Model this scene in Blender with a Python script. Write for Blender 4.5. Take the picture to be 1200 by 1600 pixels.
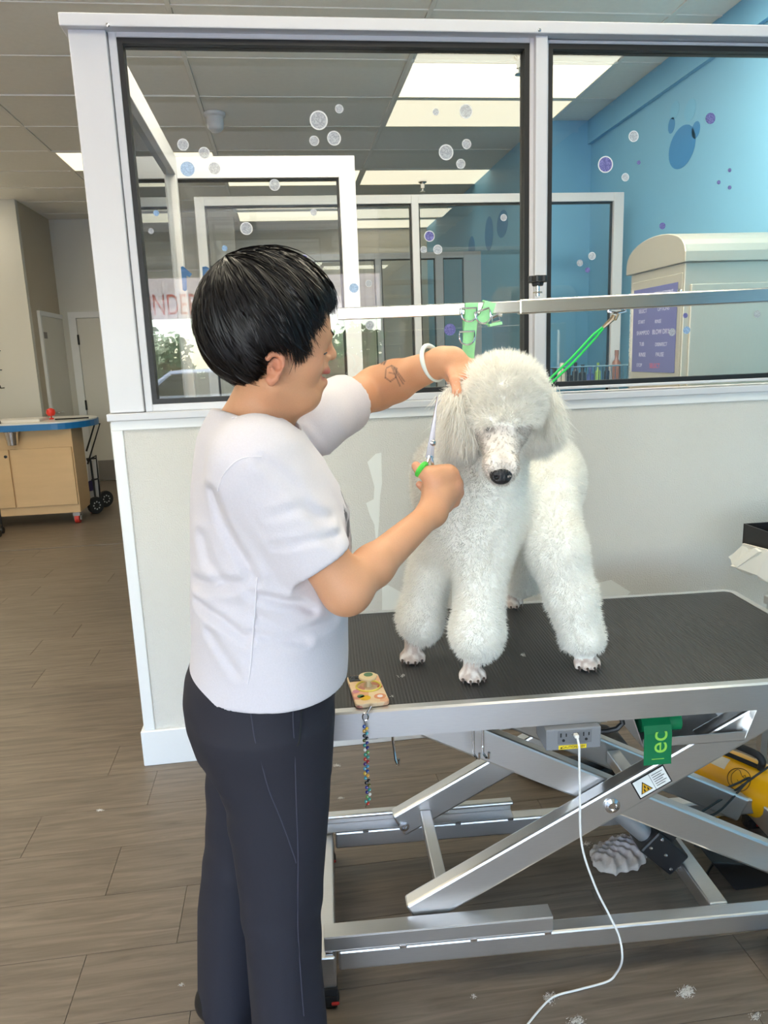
import bpy, bmesh, math, random
import numpy as np
from mathutils import Vector, Matrix, Euler

random.seed(7)
RNG = np.random.default_rng(7)
scene = bpy.context.scene
for o in list(bpy.data.objects):
    bpy.data.objects.remove(o)

# ------------------------------------------------------------------ camera
F_PX, PITCH, YAW, ROLL = 1166.27, 0.20607, -0.12446, -0.037345
CAM = np.array([0.5903, -2.5674, 1.42])
_fw = np.array([-math.sin(YAW) * math.cos(PITCH), math.cos(YAW) * math.cos(PITCH), -math.sin(PITCH)])
_r = np.array([math.cos(YAW), math.sin(YAW), 0.0])
_u = np.cross(_r, _fw)
_r2 = math.cos(ROLL) * _r + math.sin(ROLL) * _u
_u2 = -math.sin(ROLL) * _r + math.cos(ROLL) * _u
cam_data = bpy.data.cameras.new('camera')
cam = bpy.data.objects.new('camera', cam_data)
scene.collection.objects.link(cam)
cam_data.sensor_fit = 'VERTICAL'
cam_data.sensor_height = 36.0
cam_data.lens = F_PX / 1600 * 36
cam_data.clip_start = 0.05
cam.matrix_world = Matrix([[_r2[i], _u2[i], -_fw[i], CAM[i]] for i in range(3)] + [[0, 0, 0, 1]])
scene.camera = cam

# ------------------------------------------------------------------ world, daylight, exposure
world = bpy.data.worlds.new('world')
scene.world = world
world.use_nodes = True
wn = world.node_tree
wn.nodes.clear()
w_out = wn.nodes.new('ShaderNodeOutputWorld')
w_bg = wn.nodes.new('ShaderNodeBackground')
w_sky = wn.nodes.new('ShaderNodeTexSky')
w_sky.sky_type = 'NISHITA'
w_sky.sun_disc = False
w_sky.sun_elevation = math.radians(63)
w_sky.sun_rotation = math.radians(213)
w_sky.dust_density = 0.6
w_bg.inputs['Strength'].default_value = 2.2
wn.links.new(w_sky.outputs['Color'], w_bg.inputs['Color'])
wn.links.new(w_bg.outputs[0], w_out.inputs[0])
scene.view_settings.view_transform = 'Standard'
scene.view_settings.look = 'None'
scene.view_settings.gamma = 1.0
scene.view_settings.use_curve_mapping = False
scene.view_settings.exposure = -0.12
scene.cycles.max_bounces = 9
scene.cycles.transparent_max_bounces = 24
scene.cycles.sample_clamp_indirect = 6.0
scene.cycles.caustics_reflective = False
scene.cycles.caustics_refractive = False

sun_data = bpy.data.lights.new('sun', 'SUN')
sun_data.energy = 26.0; sun_data.angle = math.radians(0.53); sun_data.color = (1.0, 0.95, 0.87)
sun = bpy.data.objects.new('sun', sun_data); scene.collection.objects.link(sun)
sun.rotation_euler = Vector((0.28, 0.42, -1.0)).to_track_quat('-Z', 'Y').to_euler()      # high over the street; the added canopy keeps it out of the shop
FRONT_Y = -5.0       # storefront behind the camera
BLUE_X = 3.07
CEIL_Z = 3.14
# the storefront opening lets the sky in: portals only guide the sampling of that sky
for (px0, px1) in ((-3.4, -0.95), (-0.85, 1.6)):
    la = bpy.data.lights.new('storefront_portal', 'AREA')
    la.shape = 'RECTANGLE'
    la.size, la.size_y = px1 - px0, 2.75
    la.cycles.is_portal = True
    lo = bpy.data.objects.new('storefront_portal', la)
    scene.collection.objects.link(lo)
    lo.location = ((px0 + px1) / 2, FRONT_Y, 1.5)
    lo.rotation_euler = (math.radians(-90), 0, math.radians(180))

# ------------------------------------------------------------------ helpers
C = scene.collection
def ray(px, py):
    return _fw + (px - 600) / F_PX * _r2 - (py - 800) / F_PX * _u2
def at(px, py, y):
    d = ray(px, py); t = (y - CAM[1]) / d[1]
    return Vector(CAM + d * t)
def at_z(px, py, z):
    d = ray(px, py); t = (z - CAM[2]) / d[2]
    return Vector(CAM + d * t)
def at_x(px, py, x):
    d = ray(px, py); t = (x - CAM[0]) / d[0]
    return Vector(CAM + d * t)
def project(P):
    d = np.asarray(P, float) - CAM
    z = d @ _fw
    return 600 + F_PX * (d @ _r2) / z, 800 - F_PX * (d @ _u2) / z, z

def srgb(r, g, b):
    def f(c):
        c /= 255.0
        return c / 12.92 if c <= 0.04045 else ((c + 0.055) / 1.055) ** 2.4
    return (f(r), f(g), f(b), 1.0)

def new_mat(name):
    m = bpy.data.materials.new(name)
    m.use_nodes = True
    nt = m.node_tree
    b = nt.nodes['Principled BSDF']
    return m, nt, b

def mat(name, col, rough=0.5, metal=0.0, var=0.06, scale=8.0, bump=0.0, bscale=60.0, emit=0.0, ecol=None,
        spec=0.5, stretch=None, trans=0.0, sss=0.0, coat=0.0, alpha=1.0):
    """Principled material with a little procedural colour variation and optional bump."""
    m, nt, b = new_mat(name)
    if len(col) == 3:
        col = srgb(*col)
    tc = nt.nodes.new('ShaderNodeTexCoord')
    mp = nt.nodes.new('ShaderNodeMapping')
    nt.links.new(tc.outputs['Object'], mp.inputs['Vector'])
    if stretch:
        mp.inputs['Scale'].default_value = stretch
    if var > 0:
        n = nt.nodes.new('ShaderNodeTexNoise')
        n.inputs['Scale'].default_value = scale
        n.inputs['Detail'].default_value = 4
        nt.links.new(mp.outputs[0], n.inputs['Vector'])
        mix = nt.nodes.new('ShaderNodeMix'); mix.data_type = 'RGBA'
        lo = tuple(max(0, c * (1 - var)) for c in col[:3]) + (1,)
        hi = tuple(min(1, c * (1 + var)) for c in col[:3]) + (1,)
        mix.inputs[6].default_value = lo
        mix.inputs[7].default_value = hi
        nt.links.new(n.outputs['Fac'], mix.inputs[0])
        nt.links.new(mix.outputs[2], b.inputs['Base Color'])
    else:
        b.inputs['Base Color'].default_value = col
    b.inputs['Roughness'].default_value = rough
    b.inputs['Metallic'].default_value = metal
    b.inputs['Specular IOR Level'].default_value = spec
    if trans: b.inputs['Transmission Weight'].default_value = trans
    if coat: b.inputs['Coat Weight'].default_value = coat
    if alpha < 1: b.inputs['Alpha'].default_value = alpha
    if sss:
        b.inputs['Subsurface Weight'].default_value = sss
        b.inputs['Subsurface Radius'].default_value = (0.012, 0.005, 0.003)
        b.inputs['Subsurface Scale'].default_value = 1.0
    if bump > 0:
        n2 = nt.nodes.new('ShaderNodeTexNoise')
        n2.inputs['Scale'].default_value = bscale
        n2.inputs['Detail'].default_value = 3
        nt.links.new(mp.outputs[0], n2.inputs['Vector'])
        bp = nt.nodes.new('ShaderNodeBump')
        bp.inputs['Strength'].default_value = bump
        bp.inputs['Distance'].default_value = 0.01
        nt.links.new(n2.outputs['Fac'], bp.inputs['Height'])
        nt.links.new(bp.outputs[0], b.inputs['Normal'])
    if emit > 0:
        b.inputs['Emission Color'].default_value = ecol or col
        b.inputs['Emission Strength'].default_value = emit
    return m

class MB:
    """collects boxes, tubes, lathes and prisms into one mesh"""
    def __init__(self):
        self.v = []; self.f = []; self.m = []; self.mi = 0
    def add(self, vs, fs):
        b = len(self.v)
        self.v += [tuple(map(float, p)) for p in vs]
        self.f += [tuple(i + b for i in f) for f in fs]
        self.m += [self.mi] * len(fs)
        return self
    def box(self, lo, hi, M=None):
        (x0, y0, z0), (x1, y1, z1) = lo, hi
        vs = [(x0,y0,z0),(x1,y0,z0),(x1,y1,z0),(x0,y1,z0),(x0,y0,z1),(x1,y0,z1),(x1,y1,z1),(x0,y1,z1)]
        if M is not None: vs = [M @ Vector(p) for p in vs]
        return self.add(vs, [(0,3,2,1),(4,5,6,7),(0,1,5,4),(1,2,6,5),(2,3,7,6),(3,0,4,7)])
    def beam(self, a, b, w, h, up=(0, 0, 1)):
        """rectangular bar from a to b; w across (horizontal), h along 'up'"""
        a, b = Vector(a), Vector(b)
        d = (b - a).normalized(); upv = Vector(up)
        s = d.cross(upv).normalized(); t = s.cross(d).normalized()
        vs = []
        for p in (a, b):
            for (i, j) in ((-1,-1),(1,-1),(1,1),(-1,1)):
                vs.append(p + s * (i * w / 2) + t * (j * h / 2))
        return self.add(vs, [(0,1,2,3),(7,6,5,4),(0,4,5,1),(1,5,6,2),(2,6,7,3),(3,7,4,0)])
    def tube(self, pts, r, n=10, cap=True, closed=False):
        pts = [Vector(p) for p in pts]
        k = len(pts)
        rs = r if hasattr(r, '__len__') else [r] * k
        vs, fs = [], []
        d0 = (pts[1] - pts[0]).normalized()
        ref = Vector((0, 0, 1)) if abs(d0.z) < 0.9 else Vector((1, 0, 0))
        s = d0.cross(ref).normalized()
        for i, p in enumerate(pts):
            if closed: d = (pts[(i + 1) % k] - pts[i - 1]).normalized()
            elif i == 0: d = d0
            elif i == k - 1: d = (pts[-1] - pts[-2]).normalized()
            else: d = ((pts[i + 1] - p).normalized() + (p - pts[i - 1]).normalized())
            d = d.normalized() if d.length > 1e-9 else d0
            s = (s - d * s.dot(d)).normalized()
            t = d.cross(s)
            for j in range(n):
                a = 2 * math.pi * j / n
                vs.append(p + (s * math.cos(a) + t * math.sin(a)) * rs[i])
        for i in range(k if closed else k - 1):
            for j in range(n):
                i2 = (i + 1) % k
                fs.append((i * n + j, i * n + (j + 1) % n, i2 * n + (j + 1) % n, i2 * n + j))
        if cap and not closed:
            fs.append(tuple(reversed(range(n)))); fs.append(tuple(range((k - 1) * n, k * n)))
        return self.add(vs, fs)
    def cyl(self, a, b, r, n=16, r2=None):
        return self.tube([a, b], [r, r if r2 is None else r2], n)
    def lathe(self, prof, origin=(0,0,0), n=20, axis=(0,0,1)):
        """prof: (radius, height) pairs"""
        q = Vector((0,0,1)).rotation_difference(Vector(axis).normalized())
        o = Vector(origin); vs, fs = [], []
        for (r, h) in prof:
            for j in range(n):
                a = 2 * math.pi * j / n
                vs.append(o + q @ Vector((r * math.cos(a), r * math.sin(a), h)))
        for i in range(len(prof) - 1):
            for j in range(n):
                fs.append((i*n+j, i*n+(j+1)%n, (i+1)*n+(j+1)%n, (i+1)*n+j))
        if prof[0][0] > 1e-6: fs.append(tuple(reversed(range(n))))
        if prof[-1][0] > 1e-6: fs.append(tuple(range((len(prof)-1)*n, len(prof)*n)))
        return self.add(vs, fs)
    def prism(self, poly, ext):
        """extrude a 3-D polygon by vector ext"""
        poly = [Vector(p) for p in poly]; e = Vector(ext); n = len(poly)
        vs = poly + [p + e for p in poly]
        fs = [tuple(range(n)), tuple(reversed(range(n, 2*n)))]
        fs += [(i, i + n, (i+1) % n + n, (i+1) % n) for i in range(n)]
        return self.add(vs, fs)
    def build(self, name, mats, parent=None, smooth=False, bevel=0.0, segs=2, angle=35):
        me = bpy.data.meshes.new(name)
        me.from_pydata(self.v, [], self.f)
        mats = mats if isinstance(mats, (list, tuple)) else [mats]
        for m in mats: me.materials.append(m)
        if len(mats) > 1: me.polygons.foreach_set('material_index', self.m)
        bm = bmesh.new(); bm.from_mesh(me)
        bmesh.ops.recalc_face_normals(bm, faces=bm.faces)
        if bevel > 0:
            es = [e for e in bm.edges if len(e.link_faces) == 2 and e.calc_face_angle(0) > math.radians(angle)]
            bmesh.ops.bevel(bm, geom=es, offset=bevel, segments=segs, profile=0.5, affect='EDGES', clamp_overlap=True)
        bm.to_mesh(me); bm.free()
        if smooth:
            me.polygons.foreach_set('use_smooth', [True] * len(me.polygons))
            me.set_sharp_from_angle(angle=math.radians(40))
        o = bpy.data.objects.new(name, me)
        C.objects.link(o)
        if parent is not None: o.parent = parent
        return o

def empty(name, loc=(0, 0, 0)):
    o = bpy.data.objects.new(name, None)
    o.empty_display_size = 0.1
    C.objects.link(o)
    o.location = loc
    return o
def tag(o, label, cat=None, group=None, kind=None):
    o['label'] = label
    if cat: o['category'] = cat
    if group: o['group'] = group
    if kind: o['kind'] = kind
    return o
def reparent(child, parent):
    """parent while keeping world-space vertices where they are (parent is at a pure translation)"""
    child.parent = parent
    child.matrix_parent_inverse = Matrix.Translation(-Vector(parent.location))
    return child
class Thing:
    """an Empty at the thing's base; parts are built in world space and hung under it"""
    def __init__(self, name, loc, label, cat, group=None):
        self.o = empty(name, loc)
        tag(self.o, label, cat, group)
    def part(self, mb, name, m, parent=None, **k):
        o = mb.build(name, m, None, **k)
        reparent(o, parent or self.o)
        if parent is not None:
            o.matrix_parent_inverse = Matrix.Translation(-Vector(self.o.location)) @ Matrix.Identity(4)
            o.matrix_parent_inverse = parent_world_inv(parent)
        return o
def parent_world_inv(p):
    m = Matrix.Identity(4); q = p
    chain = []
    while q is not None:
        chain.append(q); q = q.parent
    for c in reversed(chain):
        m = m @ c.matrix_parent_inverse @ Matrix.Translation(c.location)
    return m.inverted()
def text_obj(name, body, size, M, m, parent=None, extrude=0.0006, align='CENTER', font_scale=(1, 1)):
    cu = bpy.data.curves.new(name, 'FONT')
    cu.body = body; cu.size = size; cu.extrude = extrude
    cu.align_x = align; cu.align_y = 'CENTER'
    tmp = bpy.data.objects.new(name, cu)
    C.objects.link(tmp)
    bpy.context.view_layer.update()
    me = bpy.data.meshes.new_from_object(tmp.evaluated_get(bpy.context.evaluated_depsgraph_get()))
    C.objects.unlink(tmp); bpy.data.objects.remove(tmp)
    me.transform(M @ Matrix.Diagonal((font_scale[0], font_scale[1], 1, 1)))
    me.materials.clear(); me.materials.append(m)
    me.name = name
    o = bpy.data.objects.new(name, me)
    C.objects.link(o)
    if parent is not None:
        o.parent = parent
        o.matrix_parent_inverse = parent_world_inv(parent)
    return o
def frame_matrix(o, x, y):
    """matrix with origin o, columns x, y, x×y"""
    x = Vector(x).normalized(); z = x.cross(Vector(y)).normalized(); y = z.cross(x)
    return Matrix([[x[i], y[i], z[i], o[i]] for i in range(3)] + [[0, 0, 0, 1]])

# ------------------------------------------------------------------ materials
M = {}
M['white_frame'] = mat('white_painted_aluminium', (212, 212, 217), 0.32, 0.0, 0.02, 3)
M['trim'] = mat('white_trim', (240, 240, 240), 0.4, 0, 0.02, 4)
M['gasket'] = mat('black_gasket', (22, 22, 24), 0.5, 0, 0.1)
M['wall_white'] = mat('orange_peel_white_wall', (226, 222, 214), 0.42, 0, 0.025, 3, bump=0.5, bscale=220)
M['wall_cream'] = mat('cream_wall', (222, 214, 198), 0.6, 0, 0.03, 2)
M['wall_tan'] = mat('tan_wall', (196, 184, 164), 0.55, 0, 0.03, 2)
M['wall_gloss'] = mat('glossy_offwhite_wall', (218, 216, 208), 0.22, 0, 0.03, 2)
M['wall_blue'] = mat('blue_painted_wall', (124, 184, 222), 0.5, 0, 0.05, 1.5)
M['ceil_tile'] = mat('ceiling_tile', (250, 247, 240), 0.9, 0, 0.04, 30, bump=0.15, bscale=300)
M['ceil_grid'] = mat('ceiling_grid_bar', (246, 243, 236), 0.5, 0, 0.02)
M['black'] = mat('black_plastic', (24, 24, 26), 0.45, 0, 0.15, 20)
M['rubber'] = mat('black_rubber', (28, 28, 29), 0.7, 0, 0.15, 20)
M['chrome'] = mat('polished_chrome', (225, 225, 228), 0.12, 1.0, 0.03)
M['door'] = mat('painted_door', (222, 218, 208), 0.4, 0, 0.02, 3)

def steel_mat(name, col, rough, stretch, metal=1.0):
    m, nt, b = new_mat(name)
    tc = nt.nodes.new('ShaderNodeTexCoord'); mp = nt.nodes.new('ShaderNodeMapping')
    mp.inputs['Scale'].default_value = stretch
    nt.links.new(tc.outputs['Object'], mp.inputs['Vector'])
    n = nt.nodes.new('ShaderNodeTexNoise'); n.inputs['Scale'].default_value = 12; n.inputs['Detail'].default_value = 2
    nt.links.new(mp.outputs[0], n.inputs['Vector'])
    cr = nt.nodes.new('ShaderNodeValToRGB')
    c0 = srgb(*col)
    cr.color_ramp.elements[0].color = tuple(c * 0.93 for c in c0[:3]) + (1,)
    cr.color_ramp.elements[1].color = tuple(min(1, c * 1.05) for c in c0[:3]) + (1,)
    nt.links.new(n.outputs['Fac'], cr.inputs[0])
    nt.links.new(cr.outputs[0], b.inputs['Base Color'])
    mr = nt.nodes.new('ShaderNodeMapRange')
    mr.inputs['To Min'].default_value = rough * 0.75; mr.inputs['To Max'].default_value = rough * 1.25
    nt.links.new(n.outputs['Fac'], mr.inputs['Value'])
    nt.links.new(mr.outputs[0], b.inputs['Roughness'])
    b.inputs['Metallic'].default_value = metal
    return m
M['steel'] = steel_mat('brushed_stainless_steel', (222, 221, 220), 0.36, (1.0, 60, 60))
M['steel_v'] = steel_mat('brushed_stainless_sheet', (206, 200, 188), 0.40, (40, 40, 1.5), 0.6)
M['bar_steel'] = steel_mat('polished_stainless_bar', (222, 220, 216), 0.17, (2, 40, 40))

def glass_mat(name, tint, refl, rough=0.0):
    m = bpy.data.materials.new(name); m.use_nodes = True
    nt = m.node_tree; nt.nodes.clear()
    out = nt.nodes.new('ShaderNodeOutputMaterial')
    tr = nt.nodes.new('ShaderNodeBsdfTransparent'); tr.inputs[0].default_value = tint
    gl = nt.nodes.new('ShaderNodeBsdfGlossy'); gl.inputs['Roughness'].default_value = rough
    gl.inputs[0].default_value = (0.95, 0.98, 1.0, 1)
    fr = nt.nodes.new('ShaderNodeFresnel'); fr.inputs['IOR'].default_value = 1.5
    ad = nt.nodes.new('ShaderNodeMath'); ad.operation = 'MULTIPLY_ADD'
    ad.inputs[1].default_value = refl; ad.inputs[2].default_value = 0.0
    nt.links.new(fr.outputs[0], ad.inputs[0])
    mx = nt.nodes.new('ShaderNodeMixShader')
    nt.links.new(ad.outputs[0], mx.inputs[0])
    nt.links.new(tr.outputs[0], mx.inputs[1]); nt.links.new(gl.outputs[0], mx.inputs[2])
    nt.links.new(mx.outputs[0], out.inputs[0])
    return m
# double-sided panes: one quad stands for both faces of the sheet (about twice the single Fresnel term)
M['glass'] = glass_mat('window_glass', (0.975, 0.985, 0.98, 1), 0.95)
M['glass_in'] = glass_mat('inner_glass', (0.98, 0.99, 0.99, 1), 1.2)

def floor_mat():
    m, nt, b = new_mat('wood_look_vinyl_plank')
    tc = nt.nodes.new('ShaderNodeTexCoord')
    oi = nt.nodes.new('ShaderNodeObjectInfo')
    mp = nt.nodes.new('ShaderNodeMapping'); mp.inputs['Scale'].default_value = (1.6, 22, 22)
    off = nt.nodes.new('ShaderNodeVectorMath'); off.operation = 'ADD'
    rs = nt.nodes.new('ShaderNodeVectorMath'); rs.operation = 'SCALE'; rs.inputs['Scale'].default_value = 37.0
    cb = nt.nodes.new('ShaderNodeCombineXYZ')
    for i in range(3): nt.links.new(oi.outputs['Random'], cb.inputs[i])
    nt.links.new(cb.outputs[0], rs.inputs[0])
    nt.links.new(tc.outputs['Object'], off.inputs[0]); nt.links.new(rs.outputs[0], off.inputs[1])
    nt.links.new(off.outputs[0], mp.inputs['Vector'])
    n = nt.nodes.new('ShaderNodeTexNoise'); n.inputs['Scale'].default_value = 2.2; n.inputs['Detail'].default_value = 8
    n.inputs['Roughness'].default_value = 0.62; n.inputs['Distortion'].default_value = 0.8
    nt.links.new(mp.outputs[0], n.inputs['Vector'])
    n2 = nt.nodes.new('ShaderNodeTexNoise'); n2.inputs['Scale'].default_value = 2.5; n2.inputs['Detail'].default_value = 2
    nt.links.new(off.outputs[0], n2.inputs['Vector'])
    cr = nt.nodes.new('ShaderNodeValToRGB')
    e = cr.color_ramp.elements
    e[0].position = 0.25; e[0].color = srgb(94, 82, 70)
    e[1].position = 0.75; e[1].color = srgb(138, 124, 109)
    nt.links.new(n.outputs['Fac'], cr.inputs[0])
    hs = nt.nodes.new('ShaderNodeHueSaturation')
    mr = nt.nodes.new('ShaderNodeMapRange'); mr.inputs['To Min'].default_value = 0.86; mr.inputs['To Max'].default_value = 1.1
    av = nt.nodes.new('ShaderNodeMath'); av.operation = 'MULTIPLY_ADD'; av.inputs[1].default_value = 0.5
    hv = nt.nodes.new('ShaderNodeMath'); hv.operation = 'MULTIPLY'; hv.inputs[1].default_value = 0.5
    nt.links.new(n2.outputs['Fac'], hv.inputs[0])
    nt.links.new(oi.outputs['Random'], av.inputs[0]); nt.links.new(hv.outputs[0], av.inputs[2])
    nt.links.new(av.outputs[0], mr.inputs['Value'])
    nt.links.new(mr.outputs[0], hs.inputs['Value'])
    nt.links.new(cr.outputs[0], hs.inputs['Color'])
    nt.links.new(hs.outputs[0], b.inputs['Base Color'])
    b.inputs['Roughness'].default_value = 0.42
    bp = nt.nodes.new('ShaderNodeBump'); bp.inputs['Strength'].default_value = 0.08; bp.inputs['Distance'].default_value = 0.004
    nt.links.new(n.outputs['Fac'], bp.inputs['Height']); nt.links.new(bp.outputs[0], b.inputs['Normal'])
    return m
M['floor'] = floor_mat()

# ------------------------------------------------------------------ floor
LEFT_X, BACK_Y = -3.6, 8.2
PLANK_FAR = 3.6
mb = MB(); mb.box((LEFT_X, FRONT_Y, -0.08), (BLUE_X, PLANK_FAR, -0.006))
mb.box((LEFT_X, PLANK_FAR, -0.08), (BLUE_X, BACK_Y, -0.0005))
floor = mb.build('floor', M['floor'])
tag(floor, 'grey-brown wood-look plank floor running through the shop', 'floor', kind='structure')
PW, PL = 0.2105, 1.30
plank_mesh = None
row_off = {}
nplank = 0
r0 = int(math.floor((-2.3 + 1.107) / PW)); r1 = int(math.ceil((PLANK_FAR + 1.107) / PW))
for r in range(r0, r1):
    ya = -1.107 + r * PW
    if ya + PW > PLANK_FAR + 0.03: break
    rr = random.Random(r * 13 + 5)
    off = rr.random() * PL
    if r == 0: off = 0.019      # butt joints seen beside the groomer
    if r == 3: off = -0.275
    k0 = int(math.floor((LEFT_X - off) / PL))
    for k in range(k0, k0 + 8):
        xa = off + k * PL
        if xa > 2.7 or xa < LEFT_X - PL: continue
        # keep the planks the frame can show
        vis = False
        for (sx, sy) in ((0, 0), (1, 0), (0, 1), (1, 1), (.5, .5)):
            q = project((xa + sx * PL, ya + sy * PW, 0))
            if q[2] > 0.15 and -60 < q[0] < 1260 and 500 < q[1] < 1660: vis = True
        if ya > 0.13 and xa > 0.15: vis = False
        if not vis: continue
        if plank_mesh is None:
            pm = MB(); pm.box((0.0006, 0.0006, -0.006), (PL - 0.0006, PW - 0.0006, 0))
            po = pm.build('plank', M['floor'], floor, bevel=0.0005, segs=1)
            plank_mesh = po.data
        else:
            po = bpy.data.objects.new('plank', plank_mesh); C.objects.link(po); po.parent = floor
        po.location = (xa, ya, 0)
        nplank += 1

# ------------------------------------------------------------------ ceiling: base, T-grid and tiles
GX, GY = 1.31, 0.655
GX0, GY0 = 0.14, 1.62
mb = MB(); mb.box((LEFT_X, FRONT_Y, CEIL_Z + 0.02), (BLUE_X, BACK_Y, CEIL_Z + 0.10))
ceiling = mb.build('ceiling', M['ceil_tile'])
tag(ceiling, 'grey suspended ceiling of rectangular tiles above the shop', 'ceiling', kind='structure')
LIGHTS = {}   # (col, row) -> strength
for cr_ in ((1, 1),): LIGHTS[cr_] = 0.20
LIGHTS[(1, 2)] = 0.115
LIGHTS[(-1, 4)] = 0.15
LIGHTS[(0, 5)] = 0.15
LIGHTS[(0, 8)] = 0.14
LIGHTS[(1, 5)] = 0.12
LIGHTS[(1, 9)] = 0.12
for cr_ in ((-2, -1), (-1, -3), (0, -5), (1, -3), (1, -6), (-2, -4), (-3, 2), (-3, 6), (0, -2), (1, -2)): LIGHTS[cr_] = 2.4 if cr_ in ((0, -2), (1, -2)) else 1.05  # unseen ceiling panels added out of frame for fill light
mb = MB()
xs = [GX0 + i * GX for i in range(-3, 4) if LEFT_X < GX0 + i * GX < BLUE_X]
ys = [GY0 + j * GY for j in range(-11, 12) if FRONT_Y < GY0 + j * GY < BACK_Y]
for x in xs: mb.box((x - 0.012, FRONT_Y, CEIL_Z - 0.004), (x + 0.012, BACK_Y, CEIL_Z + 0.018))
for y in ys: mb.box((LEFT_X, y - 0.012, CEIL_Z - 0.0035), (BLUE_X, y + 0.012, CEIL_Z + 0.018))
go = mb.build('grid_bars', M['ceil_grid'], ceiling)
tile_mesh = None
for i in range(-3, 3):
    for j in range(-11, 11):
        x0, y0 = GX0 + i * GX, GY0 + j * GY
        if (i, j) in LIGHTS: continue
        x1, y1 = min(x0 + GX, BLUE_X), min(y0 + GY, BACK_Y)
        x0c = max(x0, LEFT_X)
        if x1 - x0c < 0.1 or y1 - y0 < 0.1 or y0 < 0.2: continue
        if abs((x1 - x0c) - GX) > 1e-6 or abs((y1 - y0) - GY) > 1e-6:
            t = MB(); t.box((x0c + 0.014, y0 + 0.014, CEIL_Z + 0.001), (x1 - 0.014, y1 - 0.014, CEIL_Z + 0.018))
            t.build('ceiling_tile', M['ceil_tile'], ceiling)
        else:
            if tile_mesh is None:
                t = MB(); t.box((0.014, 0.014, 0.001), (GX - 0.014, GY - 0.014, 0.018))
                to = t.build('ceiling_tile', M['ceil_tile'], ceiling, bevel=0.002, segs=1)
                tile_mesh = to.data
            else:
                to = bpy.data.objects.new('ceiling_tile', tile_mesh); C.objects.link(to); to.parent = ceiling
            to.location = (x0, y0, CEIL_Z + (0.004 if (i, j) == (-1, 1) else 0))

LIGHT_LABELS = {(1, 1): 'brightest ceiling light panel, behind the top of the mullion', (1, 2): 'dimmer ceiling light panel just behind the brightest one',
                (-1, 4): 'ceiling light panel left of the white partition post', (0, 5): 'ceiling light panel seen under the nearer inner frame rail',
                (0, 8): 'ceiling light panel low behind the inner frames, above the dark hair', (1, 5): 'ceiling light panel above the far inner glass frame',
                (1, 9): 'farthest ceiling light panel over the back room'}
FRONT_WORDS = {(-2, -1): 'left of the white partition', (-1, -3): 'above the groomer', (0, -5): 'nearest above the photographer', (1, -3): 'above the dog', (1, -6): 'behind the photographer on the right', (-2, -4): 'behind the photographer on the left', (-3, 2): 'above the plywood counter aisle', (-3, 6): 'beside the hall with two doors', (0, -2): 'just behind the left pane', (1, -2): 'just behind the right pane'}
for (i, j), s in LIGHTS.items():
    x0, y0 = GX0 + i * GX, GY0 + j * GY
    t = Thing('ceiling_light', (x0 + GX / 2, y0 + GY / 2, CEIL_Z), LIGHT_LABELS.get((i, j), 'unseen ceiling panel added to light the shop, ' + FRONT_WORDS.get((i, j), 'above the photographer')),
              'ceiling light', None if (i, j) in LIGHT_LABELS else 'unseen ceiling lights added for fill')
    em = mat('light_diffuser', (255, 244, 205), 0.5, 0, 0, emit=9.0 * s, ecol=(1.0, 0.91, 0.70, 1))
    a = MB(); a.box((x0 + 0.03, y0 + 0.03, CEIL_Z - 0.002), (x0 + GX - 0.03, y0 + GY - 0.03, CEIL_Z + 0.004))
    t.part(a, 'diffuser', em)
    a = MB()
    for (lo, hi) in (((0, 0), (GX, .03)), ((0, GY - .03), (GX, GY)), ((0, .03), (.03, GY - .03)), ((GX - .03, .03), (GX, GY - .03))):
        a.box((x0 + lo[0] + .001, y0 + lo[1] + .001, CEIL_Z - 0.006), (x0 + hi[0] - .001, y0 + hi[1] - .001, CEIL_Z + 0.016))
    t.part(a, 'frame', M['ceil_grid'])

# ------------------------------------------------------------------ outer walls
def wall(name, lo, hi, m, label):
    b = MB(); b.box(lo, hi)
    return tag(b.build(name, m), label, 'wall', kind='structure')
wall('wall_right', (BLUE_X, FRONT_Y, 0), (BLUE_X + 0.1, BACK_Y, CEIL_Z + 0.1), M['wall_blue'], 'bright blue side wall behind the steel wash cabinet')
wall('wall_back', (LEFT_X, BACK_Y, 0), (BLUE_X, BACK_Y + 0.1, CEIL_Z + 0.1), M['wall_cream'], 'cream back wall at the end of the shop')
wall('wall_left', (LEFT_X - 0.1, FRONT_Y, 0), (LEFT_X, BACK_Y, CEIL_Z + 0.1), M['wall_cream'], 'pale side wall of the shop outside the left of the frame')
# blue return wall and blue recess behind the inner glass
JX, JY = 2.68, 3.42
wall('wall_recess', (JX, JY, 0), (BLUE_X, BACK_Y, CEIL_Z), M['wall_blue'], 'blue wall stepping out behind the inner glass frame')
b = MB(); b.box((BLUE_X - 0.03, 0.15, CEIL_Z - 0.17), (BLUE_X, JY, CEIL_Z))
bo = b.build('trim_1', M['wall_blue']); tag(bo, 'blue boxed ledge along the top of the blue wall', 'trim', kind='structure')
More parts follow.
